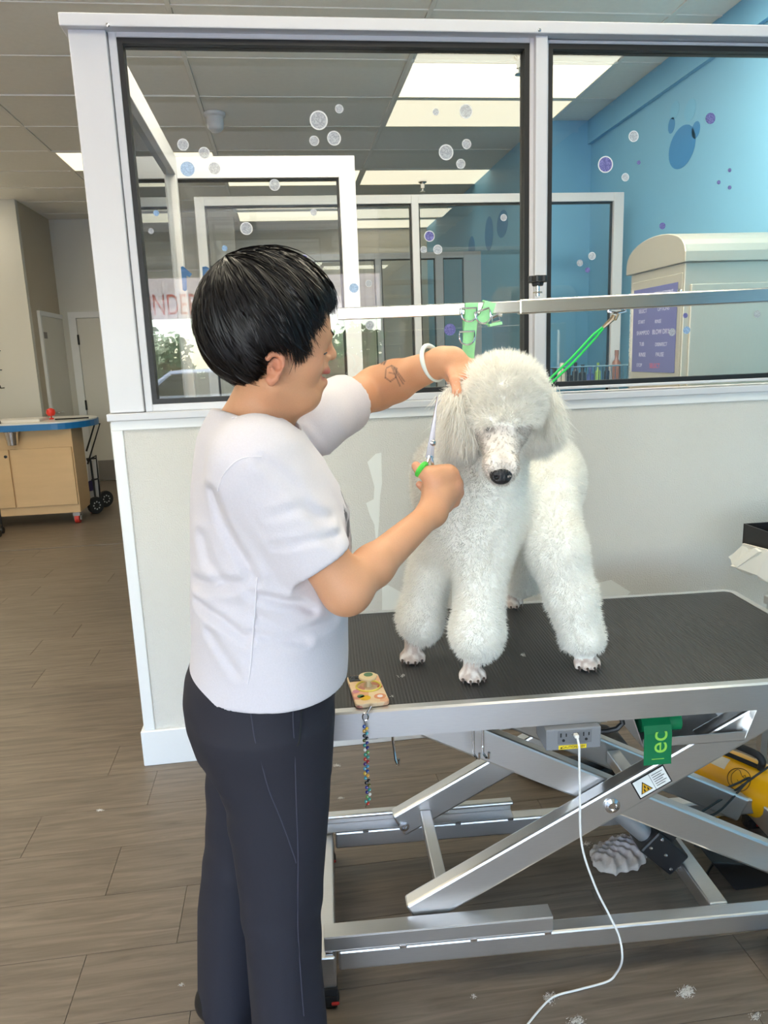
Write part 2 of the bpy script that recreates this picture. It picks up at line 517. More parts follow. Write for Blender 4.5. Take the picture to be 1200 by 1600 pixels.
# ------------------------------------------------------------------ the white glazed partition
PT = 0.12
GLZ0, GLZ1 = 1.29, 2.392
b = MB(); b.box((0.022, 0, 0), (BLUE_X, PT, 1.235))
wall_part = tag(b.build('wall_partition', M['wall_white']), 'textured white half wall behind the grooming table', 'wall', kind='structure')
b = MB(); b.box((0.002, -0.016, 0), (BLUE_X, 0, 0.135)); b.box((0.002, 0, 0), (0.022, PT, 0.135))
tag(b.build('baseboard_partition', M['trim'], bevel=0.003, segs=1), 'white baseboard along the foot of the half wall', 'baseboard', kind='structure')
b = MB(); b.box((0.016, -0.008, 0.135), (0.052, -0.0005, 1.21)); b.box((0.016, -0.008, 1.21), (BLUE_X, -0.0005, 1.242))
b.box((0.012, -0.0005, 0.135), (0.022, PT, 1.235))
tag(b.build('trim_2', M['trim'], bevel=0.002, segs=1), 'white trim strip framing the half wall panel', 'trim', kind='structure')
b = MB(); b.box((0.008, -0.022, 1.242), (BLUE_X, PT + 0.01, 1.266))
tag(b.build('trim_3', M['white_frame'], bevel=0.003), 'white ledge between half wall and glazing', 'trim', kind='structure')

def window(name, x0, x1, y, z0, z1, label, fw=0.025, depth=0.06, glass='glass', gw=0.016, gasket=True, frame='white_frame'):
    """a glazed panel: white frame as root, gasket and pane as parts"""
    f = MB()
    f.box((x0, y, z0 - fw), (x1, y + depth, z0)); f.box((x0, y, z1), (x1, y + depth, z1 + fw))
    f.box((x0 - fw, y, z0 - fw), (x0, y + depth, z1 + fw)); f.box((x1, y, z0 - fw), (x1 + fw, y + depth, z1 + fw))
    w = tag(f.build(name, M[frame], bevel=0.002, segs=1), label, 'window', kind='structure')
    if gasket:
        g = MB(); ya, yb = y + 0.004, y + depth - 0.004
        g.box((x0, ya, z0), (x1, yb, z0 + gw)); g.box((x0, ya, z1 - gw), (x1, yb, z1))
        g.box((x0, ya, z0 + gw), (x0 + gw, yb, z1 - gw)); g.box((x1 - gw, ya, z0 + gw), (x1, yb, z1 - gw))
        g.build('gasket', M['gasket'], w)
    p = MB(); p.box((x0 + gw, y + depth / 2 - 0.003, z0 + gw), (x1 - gw, y + depth / 2 + 0.003, z1 - gw))
    p.build('pane', M[glass], w)
    return w
win1 = window('window_1', 0.152, 1.445, 0.012, GLZ0, GLZ1, 'large glass pane left of the white mullion with bubble stickers', fw=0.024)
win2 = window('window_2', 1.508, BLUE_X - 0.03, 0.012, GLZ0, GLZ1, 'glass pane right of the white mullion in front of the steel cabinet', fw=0.01)
# post, mullion, head rail
b = MB(); b.box((0.017, -0.004, 1.268), (0.126, PT, 2.405))
tag(b.build('trim_4', M['white_frame'], bevel=0.003), 'wide white end post of the glazed partition', 'post', kind='structure')
b = MB(); b.box((1.457, -0.012, 1.268), (1.497, PT - 0.02, 2.405))
mull = tag(b.build('trim_5', M['white_frame'], bevel=0.003), 'narrow white mullion between the two big panes', 'mullion', kind='structure')
b = MB(); b.box((0.0, -0.028, 2.405), (BLUE_X, PT + 0.01, 2.441))
rail = tag(b.build('trim_6', M['white_frame'], bevel=0.003), 'white head rail along the top of the partition', 'rail', kind='structure')
for (px, py) in ((168, 39), (843, 47)):
    s = at(px, py, -0.028); b = MB(); b.lathe([(0.006, 0), (0.005, 0.002), (0.0, 0.003)], (s.x, -0.028, s.z), 10, (0, -1, 0))
    b.build('screw', M['chrome'], rail, smooth=True)
# sunlight gaps between shadows, painted as white patches on the half wall
M['patch'] = mat('painted_sunlight_white', (246, 246, 240), 0.5, 0, 0.02, 5)
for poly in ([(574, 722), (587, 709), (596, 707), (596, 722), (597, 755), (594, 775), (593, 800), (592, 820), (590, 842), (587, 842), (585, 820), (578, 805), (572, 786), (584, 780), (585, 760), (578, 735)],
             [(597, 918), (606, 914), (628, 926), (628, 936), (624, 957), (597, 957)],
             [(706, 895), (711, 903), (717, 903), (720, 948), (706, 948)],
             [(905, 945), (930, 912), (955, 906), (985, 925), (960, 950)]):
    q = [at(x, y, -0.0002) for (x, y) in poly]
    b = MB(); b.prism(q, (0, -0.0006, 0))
    b.build('sunlight_patch', M['patch'], wall_part)

# bubble stickers on the glass
def bubble_mat(name, c_in, alpha):
    m, nt, bs = new_mat(name)
    tc = nt.nodes.new('ShaderNodeTexCoord')
    v = nt.nodes.new('ShaderNodeTexVoronoi'); v.inputs['Scale'].default_value = 260
    nt.links.new(tc.outputs['Object'], v.inputs['Vector'])
    cr = nt.nodes.new('ShaderNodeValToRGB')
    cr.color_ramp.elements[0].position = 0.2; cr.color_ramp.elements[0].color = srgb(*c_in)
    cr.color_ramp.elements[1].position = 0.75; cr.color_ramp.elements[1].color = srgb(*[min(255, c + 50) for c in c_in])
    nt.links.new(v.outputs['Distance'], cr.inputs[0])
    nt.links.new(cr.outputs[0], bs.inputs['Base Color'])
    bs.inputs['Roughness'].default_value = 0.6
    bs.inputs['Alpha'].default_value = alpha
    return m
M['bub_grey'] = bubble_mat('frosted_grey_sticker', (168, 172, 180), 0.55)
M['bub_blue'] = bubble_mat('frosted_blue_sticker', (120, 160, 205), 0.55)
M['bub_purple'] = bubble_mat('purple_sticker', (86, 84, 150), 0.8)
M['bub_rim'] = mat('white_sticker_rim', (236, 238, 240), 0.5, 0, 0.0, alpha=0.8)
BUB = [(498,188,13,'g'),(530,170,6,'g'),(522,216,10,'g'),(491,220,7,'g'),(286,226,8,'g'),(319,239,8,'g'),(697,238,11,'g'),(729,225,7,'g'),
       (720,256,7,'g'),(681,175,5,'g'),(728,174,10,'g'),(293,264,10,'b'),(335,263,8,'x'),(429,289,8,'g'),(490,332,5,'g'),(385,357,9,'g'),
       (671,369,8,'p'),(662,390,5,'g'),(684,390,7,'g'),(787,340,5,'g'),(475,404,6,'p'),(703,515,9,'q'),(575,489,9,'x'),(553,450,7,'b'),
       (576,443,5,'g'),(244,333,4,'b'),(236,361,4,'x'),(351,388,4,'b'),(578,508,7,'g'),
       (990,213,8,'g'),(946,257,12,'p'),(977,277,6,'g'),(998,254,3,'q'),(1110,185,8,'q'),(1140,266,3,'q'),(1123,285,3,'q'),(1140,293,3,'q'),
       (1035,353,5,'q'),(925,400,6,'g'),(906,411,5,'x'),(918,422,4,'q'),(1071,493,4,'q'),(1073,516,6,'b'),(1050,519,6,'x'),(1183,491,6,'x')]
YG = 0.012 + 0.03 - 0.0033
for (px, py, r, k) in BUB:
    w = win1 if px < 845 else win2
    c = at(px, py, YG); rad = r * 0.00225
    m_in = M[{'g': 'bub_grey', 'b': 'bub_blue', 'p': 'bub_purple', 'q': 'bub_purple', 'x': 'bub_grey'}[k]]
    b = MB(); b.lathe([(rad * (0.86 if k in 'gp' else 1.0), 0), (rad * (0.86 if k in 'gp' else 1.0), 0.0003)], (c.x, YG, c.z), 20, (0, -1, 0))
    b.mi = 1
    if k in 'gp':
        b.lathe([(rad * 0.86, 0), (rad, 0), (rad, 0.0004), (rad * 0.86, 0.0004)], (c.x, YG, c.z), 20, (0, -1, 0))
        # drop the caps of the ring
        nf = len(b.f); drop = {nf - 1, nf - 2}
        b.f = [f for i, f in enumerate(b.f) if i not in drop]; b.m = [q for i, q in enumerate(b.m) if i not in drop]
    b.build('bubble_sticker', [m_in, M['bub_rim']], w)

# inner glazed partitions (low wall below, white frame, pane)
def inner_part(n, x0, x1, y, posts, label, top=2.44, rail_h=0.055, post_w=0.045, sill=1.0, lw=True, panes=True):
    f = MB()
    f.box((x0, y, top - rail_h), (x1, y + 0.06, top))
    f.box((x0, y, sill - 0.04), (x1, y + 0.06, sill))
    for (pa, pb) in posts: f.box((pa, y - 0.004, sill), (pb, y + 0.064, top - 0.001))
    w = tag(f.build('window_%d' % n, M['white_frame'], bevel=0.002, segs=1), label, 'window', kind='structure')
    if lw:
        l = MB(); l.box((x0, y + 0.01, 0), (x1, y + 0.05, sill - 0.04)); l.build('low_wall', M['wall_white'], w)
    ps = sorted(posts)
    for (a, c) in zip(ps[:-1], ps[1:]):
        xa, xb = a[1], c[0]
        if xb - xa < 0.05: continue
        p = MB(); p.box((xa + 0.012, y + 0.028, sill + 0.012), (xb - 0.012, y + 0.032, top - rail_h - 0.012))
        p.build('pane', M['glass_in'], w)
        g = MB()
        g.box((xa, y + 0.022, sill), (xb, y + 0.038, sill + 0.012)); g.box((xa, y + 0.022, top - rail_h - 0.012), (xb, y + 0.038, top - rail_h))
        g.box((xa, y + 0.022, sill + 0.012), (xa + 0.012, y + 0.038, top - rail_h - 0.012)); g.box((xb - 0.012, y + 0.022, sill + 0.012), (xb, y + 0.038, top - rail_h - 0.012))
        g.build('gasket', M['gasket'], w)
    return w
winB = inner_part(3, 0.02, 1.022, 1.57, [(0.02, 0.10), (0.937, 1.022)], 'nearer inner white glazed frame behind the dark haired head', rail_h=0.105)
winC = inner_part(4, 0.10, 2.938, 2.53, [(0.10, 0.16), (1.483, 1.53), (2.868, 2.938)], 'farther inner white glazed frame running to the blue wall')
winE = inner_part(5, 0.9, JX, 5.3, [(0.9, 0.96), (1.58, 1.64), (2.20, 2.28), (2.5, JX)], 'farthest inner frame with door height glass', rail_h=0.06, sill=0.12)
# glazed side running back from the end post
f = MB()
f.box((0.06, PT, 2.34), (0.12, 1.57, 2.44)); f.box((0.06, PT, 1.0), (0.12, 1.57, 1.04)); f.box((0.06, 1.50, 1.04), (0.12, 1.568, 2.34)); f.box((0.06, 0.122, 1.04), (0.12, 0.16, 2.34))
winS = tag(f.build('window_6', M['white_frame'], bevel=0.002, segs=1), 'glazed side frame running back from the white end post', 'window', kind='structure')
l = MB(); l.box((0.07, PT, 0), (0.11, 1.57, 1.0)); l.build('low_wall', M['wall_white'], winS)
p = MB(); p.box((0.088, 0.162, 1.042), (0.092, 1.498, 2.338)); p.build('pane', M['glass_in'], winS)
# blue paw decals on the blue walls and blue figures on the nearer inner pane
M['dec_blue'] = mat('blue_vinyl_decal', (46, 128, 196), 0.5, 0, 0.02)
M['dec_pale'] = mat('pale_blue_vinyl_decal', (118, 186, 226), 0.5, 0, 0.02)
wr = bpy.data.objects['wall_right']
for (px, py, rx, rz, m_) in ((1065, 230, 34, 52, 'dec_blue'), (1054, 172, 12, 22, 'dec_pale'), (1078, 172, 14, 26, 'dec_pale'), (1087, 203, 10, 20, 'dec_blue'), (1049, 196, 9, 20, 'dec_blue')):
    c = at_x(px, py, BLUE_X - 0.002)
    b = MB(); k = 0.0042
    b.prism([(BLUE_X - 0.001, c.y + math.cos(a) * rx * k * 1.1, c.z + math.sin(a) * rz * k * 0.55) for a in [i * math.pi / 12 for i in range(24)]], (-0.0008, 0, 0))
    b.build('paw_decal', M[m_], wr)
for (px, py, sx, sz) in ((737, 392, .05, .15), (742, 415, .04, .08), (764, 365, .05, .16), (785, 350, .06, .12)):
    c = at_x(px, py, JX)
    b = MB(); b.prism([(JX - 0.0006, c.y + math.cos(a) * sx * 3, c.z + math.sin(a) * sz) for a in [i * math.pi / 10 for i in range(20)]], (-0.0008, 0, 0))
    b.build('paw_decal', M['dec_blue'], bpy.data.objects['wall_recess'])
for pts in ([(282.5, 417), (286, 416), (300, 428), (296.5, 433), (291.5, 431), (292, 453), (289, 455), (285.5, 453)], [(316, 417), (322, 416), (341, 429), (336, 433), (326, 430), (326, 452), (322, 454), (318, 452)], [(352, 417), (358, 416), (374, 429), (370, 433), (361, 430), (361, 452), (357, 454), (353, 452)]):
    b = MB(); b.prism([at(x, y, 0.0458) for x, y in pts], (0, 0.0005, 0)); b.build('decal_figure', M['dec_blue'], win1)

# ------------------------------------------------------------------ back room on the left
DX, WY, DY = -2.05, 6.05, 7.2
wall('wall_hall', (LEFT_X, WY, 0), (DX - 0.001, WY + 0.08, CEIL_Z), M['wall_gloss'], 'glossy pale wall with hooks behind the plywood counter')
wall('wall_hall_side', (DX - 0.08, WY + 0.08, 0), (DX, DY, CEIL_Z), M['wall_tan'], 'tan wall with a narrow door behind the counter')
wall('wall_hall_back', (DX, DY, 0), (0.1, DY + 0.08, CEIL_Z), M['wall_gloss'], 'pale end wall with a white door left of the partition')
# narrow door on the side wall
a, c = at_x(57, 485, DX), at_x(97, 497, DX)
b = MB(); b.box((DX - 0.002, a.y + 0.05, 0.01), (DX + 0.02, c.y - 0.02, a.z - 0.05))
d1 = tag(b.build('door_1', M['door'], bevel=0.002, segs=1), 'narrow cream door with a small grey sign on the tan wall', 'door', kind='structure')
b = MB()
b.box((DX, a.y, 0), (DX + 0.03, a.y + 0.048, a.z - 0.0505)); b.box((DX, c.y - 0.018, 0), (DX + 0.03, c.y + 0.03, a.z - 0.0505)); b.box((DX, a.y, a.z - 0.05), (DX + 0.03, c.y + 0.03, a.z))
b.build('door_frame', M['trim'], d1)
s = at_x(71, 524, DX + 0.02); b = MB(); b.box((DX + 0.0201, s.y - 0.06, s.z - 0.035), (DX + 0.024, s.y + 0.06, s.z + 0.035)); b.build('sign_plate', mat('grey_plate', (140, 132, 128), 0.5), d1)
s = at_x(87, 645, DX + 0.02)
b = MB(); b.cyl((DX + 0.02, s.y, s.z), (DX + 0.07, s.y, s.z), 0.014, 10); b.tube([(DX + 0.065, s.y, s.z), (DX + 0.068, s.y + 0.14, s.z)], 0.01, 8); b.build('door_handle', M['chrome'], d1, smooth=True)
# white door on the end wall
fl, dl = at(106, 488, DY), at(120, 498, DY)
b = MB(); b.box((dl.x, DY - 0.02, 0.012), (dl.x + 0.9, DY - 0.001, dl.z))
d2 = tag(b.build('door_2', M['door'], bevel=0.002, segs=1), 'white door with black hinges on the end wall beside the partition', 'door', kind='structure')
b = MB(); b.box((fl.x, DY - 0.03, 0), (dl.x - 0.006, DY - 0.0005, dl.z + 0.0055)); b.box((fl.x, DY - 0.03, dl.z + 0.006), (dl.x + 1.0, DY - 0.0005, fl.z))
b.build('door_frame', M['trim'], d2)
for py in (531, 633):
    h = at(122 if py < 600 else 135, py, DY - 0.024); b = MB(); b.cyl((dl.x - 0.002, DY - 0.03, h.z - 0.06), (dl.x - 0.002, DY - 0.03, h.z + 0.06), 0.012, 8); b.build('hinge', M['black'], d2)
b = MB(); b.box((dl.x + 0.01, DY - 0.024, 0.014), (dl.x + 0.88, DY - 0.02, 0.26)); b.build('kick_plate', mat('grey_kick_plate', (150, 144, 138), 0.35, 0.6), d2)
# wire hooks on the hall wall
for (px, py) in ((0, 548), (2, 578), (6, 606)):
    h = at(px, py, WY - 0.01)
    t = tag(MB().tube([(h.x, WY - 0.001, h.z), (h.x, WY - 0.10, h.z), (h.x + 0.004, WY - 0.13, h.z + 0.03)], 0.006, 6).tube([(h.x - 0.2, WY - 0.012, h.z), (h.x, WY - 0.012, h.z)], 0.005, 6).build('wall_hook', M['black'], smooth=True),
            {548: 'uppermost black wire hook on the pale wall', 578: 'middle black wire hook on the pale wall', 606: 'lowest black wire hook on the pale wall'}[py], 'hook', 'hooks on the pale wall')

# plywood counter on casters with a blue edged top
CY = 4.5
M['ply'] = mat('birch_plywood', (214, 178, 132), 0.5, 0, 0.08, 3, stretch=(1, 1, 6))
M['ply_edge'] = mat('birch_plywood_end', (224, 186, 130), 0.5, 0, 0.06, 3, stretch=(1, 1, 6))
M['blue_top'] = mat('blue_edge_band', (28, 112, 176), 0.35, 0, 0.04)
M['white_top'] = mat('white_laminate', (226, 222, 216), 0.3, 0, 0.03)
cab = Thing('service_counter', (-2.2, CY, 0), 'plywood counter on casters with a blue rounded top', 'counter')
cr_, ct, cb_ = -1.345, 0.885, 0.11
b = MB(); b.prism([(-3.4, CY, cb_), (cr_, CY, cb_), (at(140, 770, CY + 0.42).x, CY + 0.42, cb_), (at(138, 770, CY + 0.62).x, CY + 0.62, cb_), (-3.4, CY + 0.62, cb_)], (0, 0, ct - cb_))
cab.part(b, 'body', M['ply'], bevel=0.003, segs=1)
b = MB(); b.box((-1.885, CY - 0.02, 0.19), (cr_ - 0.012, CY - 0.001, 0.72)); dr = cab.part(b, 'cabinet_door', M['ply'], bevel=0.002, segs=1)
b = MB(); b.box((-2.9, CY - 0.02, 0.19), (-1.90, CY - 0.001, 0.72)); dr2 = cab.part(b, 'cabinet_door', M['ply'], bevel=0.002, segs=1)
k = at(2, 714, CY - 0.02); b = MB(); b.lathe([(0.012, 0), (0.014, 0.012), (0.0, 0.016)], (-1.925, CY - 0.02, k.z), 10, (0, -1, 0)); cab.part(b, 'knob', M['black'], dr2, smooth=True)
def slab(z0, z1, grow):
    poly = []
    for i in range(17):
        a = -math.pi / 2 + math.pi * i / 16
        poly.append((at(152, 660, CY + 0.30).x - 0.30 + math.cos(a) * (0.30 + grow), CY + 0.30 + math.sin(a) * (0.42 + grow), z0))
    poly += [(-3.4, CY + 0.72 + grow, z0), (-3.4, CY - 0.12 - grow, z0)]
    return MB().prism(poly, (0, 0, z1 - z0))
cab.part(slab(ct + 0.001, ct + 0.055, 0), 'worktop_edge', M['blue_top'])
cab.part(slab(ct + 0.0555, ct + 0.068, -0.012), 'worktop', M['white_top'])
M['caster_red'] = mat('red_caster_tread', (196, 52, 40), 0.5)
for (x, y) in ((cr_ - 0.05, CY + 0.06), (cr_ - 0.02, CY + 0.5)):
    b = MB(); b.box((x - 0.03, y - 0.035, 0.07), (x + 0.03, y + 0.035, cb_)); b.box((x - 0.03, y - 0.02, 0.03), (x - 0.024, y + 0.02, 0.08)); b.box((x + 0.024, y - 0.02, 0.03), (x + 0.03, y + 0.02, 0.08))
    c_ = cab.part(b, 'caster', M['chrome'])
    b = MB(); b.cyl((x - 0.02, y, 0.045), (x + 0.02, y, 0.045), 0.045, 16); cab.part(b, 'caster_wheel', M['caster_red'], c_, smooth=True)
# things on the counter
s = at(80, 650, CY + 0.3)
b = MB(); b.lathe([(0.02, 0), (0.022, 0.01), (0.006, 0.014), (0.006, 0.03), (0.03, 0.035), (0.042, 0.06), (0.036, 0.09), (0.014, 0.102), (0, 0.104)], (s.x, CY + 0.3, ct + 0.068), 16)
tag(b.build('red_bulb', mat('glossy_red', (226, 56, 44), 0.3), smooth=True), 'round red bulb toy standing on the blue edged counter', 'toy')
b = MB(); b.box((-2.0, CY + 0.05, ct + 0.068), (-1.62, CY + 0.35, ct + 0.088)); b.box((-1.99, CY + 0.06, ct + 0.088), (-1.63, CY + 0.34, ct + 0.092))
tag(b.build('paper_stack', M['white_top'], bevel=0.002, segs=1), 'stack of white papers lying on the counter', 'paper')
b = MB(); b.prism([(-2.5, CY - 0.02, ct + 0.0685), (-1.93, CY - 0.02, ct + 0.0685), (-1.95, CY + 0.03, ct + 0.09), (-2.5, CY + 0.03, ct + 0.09)], (0, 0.012, 0))
tag(b.build('keyboard_tray', M['black']), 'black flat tray at the left edge of the counter', 'tray')
b = MB(); sx = at(92, 657, CY + 0.2).x
b.tube([(sx - 0.02, CY + 0.16, ct + 0.075), (sx + 0.2, CY + 0.17, ct + 0.075), (sx + 0.27, CY + 0.19, ct + 0.075)], 0.007, 6)
tag(b.build('pen', M['black'], smooth=True), 'dark pen lying beside the red toy', 'pen')
s = at(17, 685, CY - 0.1)
b = MB(); b.lathe([(0.0, 0), (0.045, 0), (0.062, 0.115), (0.066, 0.118), (0.063, 0.12), (0.058, 0.116), (0.042, 0.006), (0, 0.006)], (s.x, CY - 0.075, 0.765), 20)
tag(b.build('steel_cup', M['chrome'], smooth=True), 'small steel cup hanging under the counter edge', 'cup')
b = MB()
for (x, y) in ((-1.95, CY - 0.35), (-1.97, CY - 0.22)):
    b.tube([(x, y, 0.02), (x, y, 0.5), (x - 0.2, y, 0.55)], 0.008, 6)
    b.cyl((x - 0.012, y, 0.03), (x + 0.012, y, 0.03), 0.03, 10)
b.tube([(-1.95, CY - 0.35, 0.08), (-1.97, CY - 0.22, 0.08)], 0.006, 6); b.tube([(-1.95, CY - 0.35, 0.4), (-1.97, CY - 0.22, 0.4)], 0.006, 6)
tag(b.build('wire_rack', M['black'], smooth=True), 'black wire rack leg at the left edge of the photo', 'rack')

# folding hand cart behind the counter
HY = 5.05
hc = Thing('hand_cart', (-1.36, HY, 0), 'black folding hand cart with two wheels beside the counter', 'cart')
h0 = at(152, 660, HY + 0.05); h1 = at(135, 705, HY); h2 = at(137, 725, HY)
b = MB(); b.tube([h1, at(148, 662, HY), at(156, 662, HY), h2], 0.009, 8); hc.part(b, 'handle', M['black'], smooth=True)
b = MB(); b.tube([at(136, 720, HY), at(150, 712, HY + .02), at(157, 782, HY + .05)], 0.010, 8); b.tube([at(141, 717, HY), at(150, 785, HY)], 0.010, 8); b.tube([at(135, 717, HY), at(151, 716, HY)], 0.008, 8)
b.tube([at(143, 750, HY), at(154, 748, HY)], 0.008, 8)
hc.part(b, 'frame', M['black'], smooth=True)
for (px, py, y) in ((150, 793, 4.95), (165, 782, 5.3)):
    c0 = at_z(px, py, 0.082); c0.y = y; c0.x = at(px, py, y).x
    ax = Vector((0.75, -0.66, 0))
    b = MB(); b.lathe([(0.05, -0.02), (0.082, -0.018), (0.086, 0), (0.082, 0.018), (0.05, 0.02)], (c0.x, y, 0.086), 20, ax)
    w_ = hc.part(b, 'wheel', M['rubber'], smooth=True)
    b = MB()
    for i in range(8):
        a = i * math.pi / 4
        q = Vector((0, 0, 1)).rotation_difference(ax.normalized())
        o_ = Vector((c0.x, y, 0.086)) + q @ Vector((0.036 * math.cos(a), 0.036 * math.sin(a), 0.0205))
        b.lathe([(0.008, 0), (0.008, 0.001)], o_, 8, ax)
    hc.part(b, 'spoke_holes', mat('pale_holes', (180, 178, 176), 0.5), w_)
b = MB(); A = at(137, 725, HY + 0.06); B = at(148, 720, HY + 0.06); 
b.prism([at(136, 722, HY + .08), at(151, 719, HY + .08), at(156, 780, HY + .08), at(142, 786, HY + .08)], (0, 0.05, 0))
tag(b.build('boxed_goods', mat('grey_white_box', (206, 202, 198), 0.6, 0, 0.1, 10), bevel=0.004), 'pale printed box strapped to the hand cart', 'box')
b = MB(); b.prism([at(138, 752, HY + .05), at(147, 750, HY + .05), at(148, 766, HY + .05), at(139, 768, HY + .05)], (0, 0.02, 0))
tag(b.build('dark_bag', mat('dark_blue_pack', (60, 50, 92), 0.6, 0, 0.2, 20), bevel=0.004), 'small dark blue and red pack on the hand cart', 'bag')

# ------------------------------------------------------------------ steel dog wash cabinet behind the right pane
UX, UY0, UY1 = 2.50, 0.9, 1.46
un = Thing('wash_cabinet', (UX + 0.28, (UY0 + UY1) / 2, 0), 'stainless steel dog wash cabinet with curved hood behind the glass', 'cabinet')
b = MB(); b.box((UX, UY0, 0.0), (BLUE_X - 0.01, UY1, 1.80)); un.part(b, 'body', M['steel_v'], bevel=0.004)
b = MB(); prof = []
hz, hy0, hy1 = 1.801, UY0 - 0.02, UY1 + 0.04
for i in range(15):
    a = math.pi * (0.02 + 0.96 * i / 14)
    prof.append((UX - 0.012, (hy0 + hy1) / 2 - math.cos(a) * (hy1 - hy0) / 2, hz + 0.03 + math.sin(a) ** 0.75 * 0.13))
prof = [(UX - 0.012, hy0, hz)] + prof + [(UX - 0.012, hy1, hz)]
b.prism(prof, (BLUE_X - 0.011 - UX, 0, 0)); un.part(b, 'hood', M['steel_v'], bevel=0.003, segs=1, angle=50)
b = MB(); b.box((UX - 0.006, UY0 + 0.01, 0.3), (UX, UY1 - 0.03, 1.755)); un.part(b, 'side_panel', M['steel_v'], bevel=0.002, segs=1)
b = MB(); b.box((UX + 0.03, UY0 - 0.012, 0.9), (BLUE_X - 0.02, UY0, 1.70)); un.part(b, 'front_panel', M['steel_v'], bevel=0.004)
b = MB()
for i in range(30): b.box((UX - 0.012, UY1 - 0.034, 0.95 + i * 0.026), (UX - 0.004, UY1 - 0.022, 0.972 + i * 0.026))
un.part(b, 'piano_hinge', M['chrome'])
M['purple'] = mat('purple_instruction_print', (98, 96, 152), 0.4, 0, 0.03)
b = MB(); py0, py1, pz0, pz1 = UY0 + 0.045, UY1 - 0.055, 1.285, 1.715
b.box((UX - 0.009, py0, pz0), (UX - 0.0062, py1, pz1)); panel = un.part(b, 'instruction_panel', M['purple'], bevel=0.001, segs=1)
M['print_white'] = mat('pale_lilac_print', (196, 194, 222), 0.5, 0, 0)
M['print_red'] = mat('red_print', (200, 70, 84), 0.5, 0, 0)
def side_text(s, y, z, size, m=None, scale=(1, 1)):
    text_obj('print', s, size, frame_matrix((UX - 0.0092, y, z), (0, -1, 0), (0, 0, 1)), m or M['print_white'], panel, extrude=0.0002, font_scale=scale)
ym = (py0 + py1) / 2
side_text('DOG WASH INSTRUCTIONS', ym, 1.675, 0.030)
side_text('SELECT', ym + 0.12, 1.60, 0.028); side_text('OPTIONS', ym - 0.10, 1.60, 0.028)
side_text('START', ym + 0.13, 1.545, 0.026); side_text('RINSE', ym - 0.05, 1.54, 0.026)
side_text('SHAMPOO', ym + 0.11, 1.488, 0.03); side_text('BLOW DRY', ym - 0.08, 1.488, 0.034)
side_text('TUB', ym + 0.12, 1.43, 0.028); side_text('DISINFECT', ym - 0.09, 1.425, 0.026)
side_text('RINSE', ym + 0.11, 1.375, 0.03); side_text('PAUSE', ym - 0.08, 1.375, 0.03)
side_text('STOP', ym + 0.14, 1.32, 0.026); side_text('SELECT', ym - 0.03, 1.318, 0.034, M['print_red'])
b = MB(); b.lathe([(0.018, 0), (0.018, 0.008), (0.012, 0.012), (0, 0.012)], (UX - 0.006, UY0 + 0.022, 1.665), 14, (-1, 0, 0)); un.part(b, 'lock', M['chrome'], smooth=True)
# tool rail with bottles and brushes below the inner pane (seen just above the sill)
rl = Thing('tool_rail', (2.2, 2.35, 1.2), 'low wire rail holding grooming supplies behind the right pane', 'rail')
b = MB(); zz = 1.30
b.tube([(1.75, 2.3, zz), (2.9, 2.3, zz)], 0.006, 6); b.tube([(1.75, 2.3, zz - 0.1), (2.9, 2.3, zz - 0.1)], 0.006, 6); rl.part(b, 'rails', M['chrome'], smooth=True)
b = MB()
for i in range(40): b.tube([(1.76 + i * 0.029, 2.3, zz - 0.1), (1.76 + i * 0.029, 2.3, zz)], 0.0025, 5)
rl.part(b, 'wires', M['chrome'])
b = MB(); b.box((1.74, 2.29, zz - 0.13), (2.91, 2.52, zz - 0.105)); rl.part(b, 'shelf', M['white_frame'])
bot = [(878, 592, 'w', .05, .10), (899, 586, 'k', .035, .10), (910, 590, 'k', .04, .08), (922, 596, 'u', .04, .07), (934, 592, 'g', .03, .09), (948, 590, 'k', .03, .09), (963, 575, 'r', .045, .17), (888, 597, 'k', .05, .06), (866, 597, 'k', .04, .07)]
bm_ = {'w': ('white', (224, 222, 216)), 'k': ('dark', (46, 48, 58)), 'u': ('blue', (84, 98, 170)), 'g': ('green', (150, 190, 110)), 'r': ('reddish brown', (150, 104, 92))}
ords = ['leftmost dark', 'second dark', 'middle dark', 'fourth dark', 'rightmost dark']; kk = 0; kb_ = 0
for (px, py, k, r, h) in sorted(bot):
    c = at(px, py, 2.36 if kb_ % 2 else 2.46); kb_ += 1; nm, colr = bm_[k]; r *= 0.62
    b = MB(); z0 = zz - 0.105
    b.lathe([(r * 0.9, 0), (r, 0.01), (r, h * 0.72), (r * 0.45, h * 0.85), (r * 0.42, h), (r * 0.5, h), (r * 0.5, h + 0.035), (0, h + 0.035)], (c.x, c.y, z0), 14)
    lab = '%s bottle on the supply rail behind the right pane' % nm
    if k == 'k': lab = '%s bottle on the supply rail behind the right pane' % ords[kk]; kk += 1
    tag(b.build('supply_bottle', mat(nm.replace(' ', '_') + '_bottle', colr, 0.35), smooth=True), lab, 'bottle', 'bottles on the supply rail')

